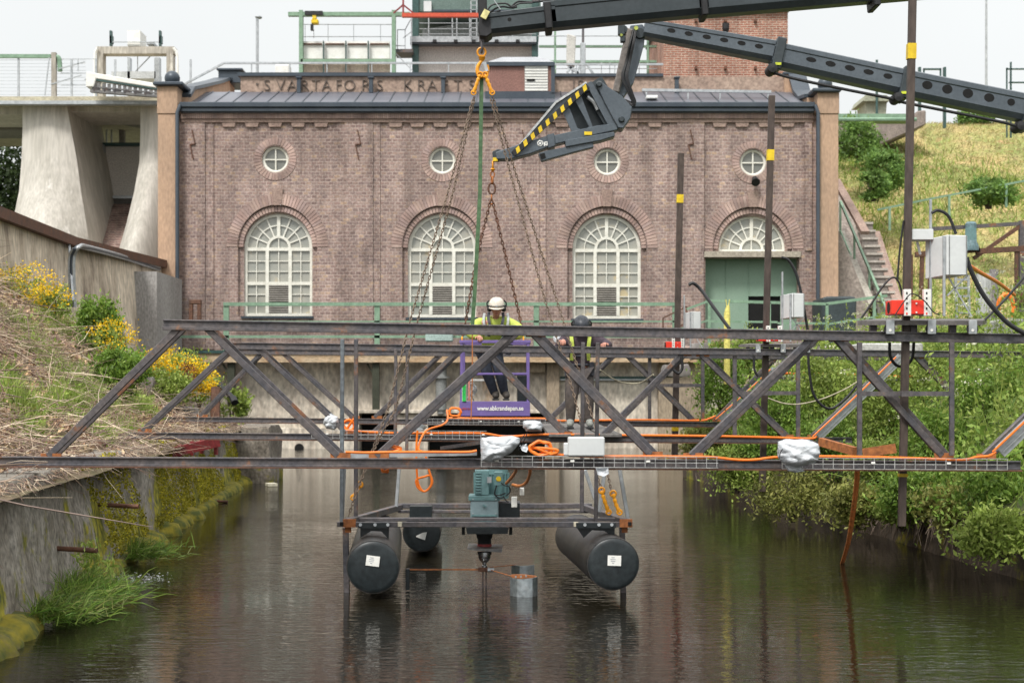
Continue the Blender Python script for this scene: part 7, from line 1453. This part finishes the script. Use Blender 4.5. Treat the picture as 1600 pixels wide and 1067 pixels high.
npmesh('herb_leaves', np.concatenate(Vv), np.concatenate(Ff), G_LIGHT, None, (0,0,0), 'low broad leaved herbs among the dry brush of the left bank', 'herbs', kind='stuff')
bush('bright green leafy shrub at the foot of the stained retaining wall', 152, 522, 26, 34, 58, 5200, .085, G_BUSH, nclump=34, spread=.17)
bush('darker green shrub below the bright one, behind the nearest truss brace', 190, 580, 22, 40, 34, 3600, .075, G_BUSH, nclump=26)
bush('low green bush with pale leaves right under the second truss brace', 262, 606, 26.5, 32, 26, 2600, .075, G_LIGHT, nclump=20)
for i, (x, y, rx, ry, dd_, nf, lb) in enumerate(((35, 452, 42, 34, 27, 500, 'yellow flowering ragwort at the left edge below the retaining wall'), (85, 470, 24, 22, 26.5, 220, 'small yellow flowering clump left of the bright green shrub'), (180, 535, 32, 28, 25.5, 260, 'yellow flowers peeking out right of the bright green shrub'), (262, 575, 40, 24, 27.5, 900, 'wide clump of yellow flowers between the first truss braces'), (312, 604, 28, 26, 28, 700, 'yellow flowering clump beside the timber post at the bank end'))):
    bush(lb, x, y, dd_, rx, ry, 900, .06, G_LIGHT, 'yellow flowering clumps on the left bank', 'flowering_plant', 18, 'flowers', None, .22, nf)
bush('small reddish brown bush among the yellow flowers', 290, 590, 27, 18, 20, 600, .05, leafmat('rust_leaf', [(.32,.10,.04), (.22,.09,.04), (.16,.14,.04)]), nclump=12)
bush('soft light green grass clump against the concrete below the walkway', 365, 635, 33, 24, 28, 900, .12, G_LIGHT, nclump=14)
# grass tufts and plants at the left waterline, moss hanging on the wall
def tuft(label, x, y, w_, d, n, h, lean=(1.1, -.2, .55), group='green tufts at the foot of the left quay'):
    c = P(x, y, d); q_ = np.stack([c.x+RNG.normal(size=n)*w_*d/FP*.5, d+RNG.normal(size=n)*w_*d/FP*.9, np.full(n, .03)+RNG.uniform(0, .12, n)], 1); q_[:, 0] = np.array([XL(b_)+.08+abs(a)*.22 for a, b_ in zip(RNG.normal(size=n), q_[:, 1])])
    dr = RNG.normal(size=q_.shape)*np.array([.5, .6, .3])+np.array(lean); dr[::3] = RNG.normal(size=dr[::3].shape)*.5+np.array([.2, 0, 1]); v, f = blade_geo(q_, dr, h, .008); return npmesh('grass_tuft', v, f, leafmat('tuft_blade', [(.07,.15,.02), (.12,.22,.03), (.20,.27,.05), (.05,.10,.02), (.26,.26,.09)]), None, tuple(c), label, 'grass tuft', group)
tuft('large green grass tuft hanging over the water at the left quay', 95, 925, 55, 12.6, 1900, .24)
tuft('lower grass tuft at the bottom left corner of the quay', 40, 975, 26, 11.6, 900, .18)
tuft('small grass tuft further along the left waterline', 205, 868, 20, 15.8, 700, .2)
p = P(118, 885, 13.5); t = thing('water_plant', 'broad leaved plant growing out of the large grass tuft', 'plant', tuple(p)); q_ = clumpy((XL(13.2)+.22, 13.2, .28), (.13, .2, .16), 14, 260, .25); v, f = leaf_geo(q_, .06, .6, .35); npmesh('leaves', v, f, G_LIGHT, t)
n = 34000; d_ = RNG.uniform(9.5, 29, n); z_ = RNG.uniform(.1, 1.12, n); keep = np.array([nz(a, b_, .55, 41)+.25*(a-17)/12+.3*(.5-b_)+.5*nz(a, b_*2, 2.1, 43) > .17 for a, b_ in zip(d_, z_)]); d_, z_ = d_[keep], z_[keep]
p = np.stack([XL(d_)-.20*z_/1.2+.05, d_, z_], 1); v, f = leaf_geo(p, .026, -.3, .8); npmesh('wall_moss', v, f, leafmat('moss_leaf', [(.26,.25,.02), (.40,.34,.025), (.16,.17,.02), (.50,.42,.04)], .1, 1), None, (0,0,0), 'yellow green moss hanging in cushions on the left quay wall', 'moss', kind='stuff')
n = 1500; d_ = RNG.uniform(9.5, 29, n); p = np.stack([XL(d_)+RNG.uniform(-.3, .05, n), d_, np.full(n, 1.08)], 1); dr = np.stack([RNG.normal(.6, .4, n), RNG.normal(0, .5, n), RNG.normal(-.5, .4, n)], 1)
v, f = twig_geo(p, dr, RNG.gamma(2, .05, n), .003); npmesh('hanging_stalks', v, f, G_DRY, None, (0,0,0), 'dry stalks hanging over the top edge of the left quay', 'stalks', kind='stuff')
# ---------------------------------------------------------------- right bank: bushes one by one over a ground cover
def on_right(n, u0, u1, d0, d1):
    u_ = RNG.uniform(u0, u1, n); d_ = RNG.uniform(d0**.5, d1**.5, n)**2; return np.array([right_pt(a, b_) for a, b_ in zip(u_, d_)]), u_, d_
p, u_, d_ = on_right(30000, .0, 6.5, 11, 45); v, f = leaf_geo(p+np.array([0, 0, 1])*RNG.uniform(.02, .4, (len(p), 1)), .06+.002*d_, .5, .5); npmesh('ground_cover', v, f, leafmat('cover_leaf', [(0.100,0.186,0.030), (0.186,0.294,0.047), (0.258,0.371,0.070), (0.143,0.217,0.035), (0.314,0.386,0.094)]), None, (0,0,0), 'dense low green herbs covering the right bank', 'ground cover', kind='stuff')
p, u_, d_ = on_right(12000, .0, 6.2, 11, 42); dr = RNG.normal(size=p.shape)*.35+np.array([-.1, -.1, 1.1]); v, f = blade_geo(p, dr, .5, .012); npmesh('tall_grass', v, f, G_GRASS, None, (0,0,0), 'tall grass growing between the bushes of the right bank', 'grass', kind='stuff')
RB = [(1130, 600, 27, 34, 46, G_BUSH, 'rounded green bush next to the pale buttress at the far end of the right bank'), (1175, 560, 34, 30, 30, G_LIGHT, 'light green bush just behind the middle truss top bar'), (1110, 690, 27, 34, 32, G_OLIVE, 'olive bush hanging over the water at the far end of the right bank'), (1150, 735, 24, 44, 26, G_LIGHT, 'pale feathery bush dipping to the water below the right bars'),
      (1215, 650, 24, 48, 44, G_BUSH, 'broad green bush behind the cable tray, left of the white motor cover'), (1290, 600, 24, 52, 40, G_LIGHT, 'light green bush behind the big black cable loop'), (1240, 770, 20, 60, 34, G_OLIVE, 'dark olive bush over the water left of the orange strap'), (1300, 700, 20, 50, 42, G_BUSH, 'green bush right of the white motor cover'),
      (1380, 650, 20, 50, 48, G_LIGHT, 'yellow green bush between the two uprights of the nearest guide frame'), (1450, 590, 22, 50, 36, G_LIGHT, 'light green bush under the nearest table'), (1460, 690, 18, 52, 42, G_BUSH, 'dense green bush behind the orange brown board'), (1550, 620, 19, 60, 46, G_BUSH, 'green bush at the right edge under the yellow hose'),
      (1340, 790, 17.5, 40, 24, G_OLIVE, 'straggly olive bush above the exposed roots'), (1440, 770, 16.8, 60, 32, G_BUSH, 'dark green bush overhanging the brown wall beside the tallest pole'), (1560, 760, 15.2, 72, 44, G_BUSH, 'large leafy bush at the right edge below the nearest truss end'), (1565, 835, 14.2, 52, 30, G_LIGHT, 'lowest leafy branch bush hanging over the brown wall at the right edge'), (1610, 700, 16, 50, 60, G_LIGHT, 'tall green bush cut by the right edge of the photo'), (1190, 700, 24, 40, 30, G_BUSH, 'small green bush behind the middle bottom bar'), (1370, 720, 18.5, 40, 30, G_LIGHT, 'pale green bush just above the nearest cable tray, right part'), (1500, 792, 15.9, 52, 24, G_OLIVE, 'olive green bush on the wall edge between the roots and the right edge'), (1410, 800, 17.2, 34, 16, G_LIGHT, 'small pale bush right above the hanging roots'), (1120, 560, 37, 22, 18, G_OLIVE, 'small olive bush at the corner of the walkway')]
for x, y, d, rx, ry, m, lb in RB: bush(lb, x, y, d, rx, ry, 5200 if d < 18 else 4200, (.062 if d < 17.6 else .022+.0018*d), m, 'bushes on the right bank', nclump=20, spread=.34, ydep=rx*d/FP*.7)
p0, u_, d_ = on_right(420, .3, 5.5, 13, 34); st_h = RNG.uniform(.6, 1.35, 420); le = RNG.normal(size=(420, 3))*.12+np.array([0, 0, 1.])
v, f = twig_geo(p0, le, st_h, .006); npmesh('tall_stems', v, f, G_GRASS, None, (0,0,0), 'tall green stems standing up from the right bank', 'stems', kind='stuff')
q_ = np.concatenate([p0+unit(le)*st_h[:, None]*RNG.uniform(.25, 1, (420, 1))+RNG.normal(size=(420, 3))*.035 for _ in range(26)]); v, f = leaf_geo(q_, .085, .3, .4); npmesh('stem_leaves', v, f, G_LIGHT, None, (0,0,0), 'narrow leaves along the tall stems of the right bank', 'leaves', kind='stuff')
k_ = RNG.random(420) < .35; q_ = np.concatenate([(p0+unit(le)*st_h[:, None])[k_]+RNG.normal(size=(int(k_.sum()), 3))*np.array([.05, .05, .02]) for _ in range(22)]); v, f = leaf_geo(q_, .026, 1, .9); npmesh('umbel_flowers', v, f, leafmat('umbel_white', [(.75,.74,.6), (.62,.62,.42), (.5,.52,.3)]), None, (0,0,0), 'small cream flower heads on the right bank', 'flowers', kind='stuff')
n = 260; d_ = RNG.uniform(14.8, 20.5, n); p = np.array([(XR(b_)+.02, b_, .62) for b_ in d_]); dr = np.stack([RNG.normal(-.25, .12, n), RNG.normal(0, .25, n), np.full(n, -1.)], 1); v, f = twig_geo(p, dr, RNG.uniform(.25, .62, n), RNG.uniform(.004, .012, n)); npmesh('roots', v, f, leafmat('root_bark', [(.20,.15,.11), (.12,.09,.07), (.27,.21,.16)], 0, .9), None, (0,0,0), 'thin grey roots hanging from the edge of the right bank to the water', 'roots', kind='stuff')
# rubble on the far right bank by the walkway
ORD = 'first second third fourth fifth sixth seventh eighth ninth tenth eleventh twelfth thirteenth fourteenth'.split()
for i in range(14):
    x = 1055+i*20+random.uniform(-7, 7); y = random.uniform(548, 580); d = 36+random.uniform(-1, 1.5); c = P(x, y, d); b = lump((c.x, c.y, c.z), (random.uniform(.3, .7), .5, random.uniform(.2, .4)), i, .06, 3)
    one(b, 'rock', m_stone if i % 2 else m_concg, 'grey brown rubble stone below the green doorway, '+ORD[i]+' from the left', 'rock', 'rubble stones below the green doorway', smooth=True)
for i in range(8):
    d = 26.4+i*.42; u0 = random.uniform(.3, 2.2); q_ = left_pt(u0, d); b = lump((q_[0], d, q_[2]), (random.uniform(.25, .6), .4, random.uniform(.2, .4)), 50+i, .06, 3); one(b, 'rock', m_concg, 'pale grey boulder at the far end of the left bank, '+ORD[i]+' from the camera', 'rock', 'boulders at the end of the left bank', smooth=True)
# hillside grass and bushes
n = 70000; x_ = RNG.uniform(9.8, 30, n); d_ = RNG.uniform(46, 67.5, n); p = np.array([(a, b_, hz(a, b_)) for a, b_ in zip(x_, d_)]); dr = RNG.normal(size=p.shape)*.6+np.array([.1, -.2, .7])
v, f = blade_geo(p, dr, .17, .024); npmesh('dry_grass', v, f, G_STRAW, None, (0,0,0), 'dry yellow grass covering the hillside', 'grass', kind='stuff')
n = 900; kx = RNG.uniform(10, 28, 36); kd = RNG.uniform(46, 62, 36); i_ = RNG.integers(0, 36, 9000); p = np.array([(a, b_, hz(a, b_)) for a, b_ in zip(kx[i_]+RNG.normal(size=9000)*.9, np.clip(kd[i_]+RNG.normal(size=9000)*1.3, 46, 68))]); dr = RNG.normal(size=p.shape)*.5+np.array([0, 0, 1]); v, f = blade_geo(p, dr, .38, .04); npmesh('green_weeds', v, f, G_GRASS, None, (0,0,0), 'greener weeds in patches on the hillside', 'weeds', kind='stuff')
for x, y, d, rx, ry, lb in ((1342, 219, 56, 32, 30, 'round dark green shrub at the top left of the hillside beside the corner pillar'), (1380, 268, 53, 40, 26, 'dark green shrub in the middle of the hillside left of the tallest pole'), (1365, 290, 52, 24, 20, 'small green shrub just below the middle shrub of the hillside'), (1545, 300, 50, 40, 22, 'flat dark green shrub behind the hill railing on the right'), (1524, 188, 66, 26, 14, 'small dark shrub on the hillcrest under the grey boom')):
    bush(lb, x, y, d, rx, ry, 3000, .15, leafmat('shrub_leaf', [(0.090,0.178,0.042), (0.157,0.270,0.062), (0.224,0.354,0.083), (0.112,0.208,0.053)]), 'shrubs on the hillside', nclump=24, spread=.2)
# dark trees under the dam deck
for i, x in enumerate((-40, -5, 28)):
    c = P(x, 290, 64); t = thing('tree', ('dark tree at the far left edge under the dam deck', 'dark tree behind the dam, middle one of three', 'dark tree beside the left dam pier')[i], 'tree', (c.x, 64, 2.3), 'dark trees behind the dam')
    u = B(); u.tube([(c.x, 64, 2.2), (c.x+.1, 64, 6), (c.x, 64, 10)], [.22, .16, .06], 8)
    for k in range(8): u.tube([(c.x, 64, 4+k*.7), (c.x+random.uniform(-1.3, 1.3), 64+random.uniform(-1, 1), 5+k*.75)], [.07, .02], 5)
    u.build('trunk', m_bark, t); p = clumpy((c.x, 64, 8), (1.5, 1.5, 5.0), 60, 6500, .16); p = p[p[:, 2] > 3]; p[:, 2] = np.minimum(p[:, 2], 12.3); v, f = leaf_geo(p, .22, .3, .6); npmesh('crown', v, f, G_DARK, t)

n = 420; c = P(203, 903, 14.4); q_ = np.stack([c.x+RNG.normal(size=n)*.17, 14.4+RNG.normal(size=n)*.16, .004+np.abs(RNG.normal(size=n))*.012], 1); v, f = leaf_geo(q_, .02, .0, .22, unit(RNG.normal(size=(n, 3))*np.array([1, .3, .05]))); npmesh('splash', v, f, mat('foam_white', (.75,.78,.78), rough=.3), None, (0,0,0), 'small white splash where seepage drips into the water at the left quay', 'splash', kind='stuff')
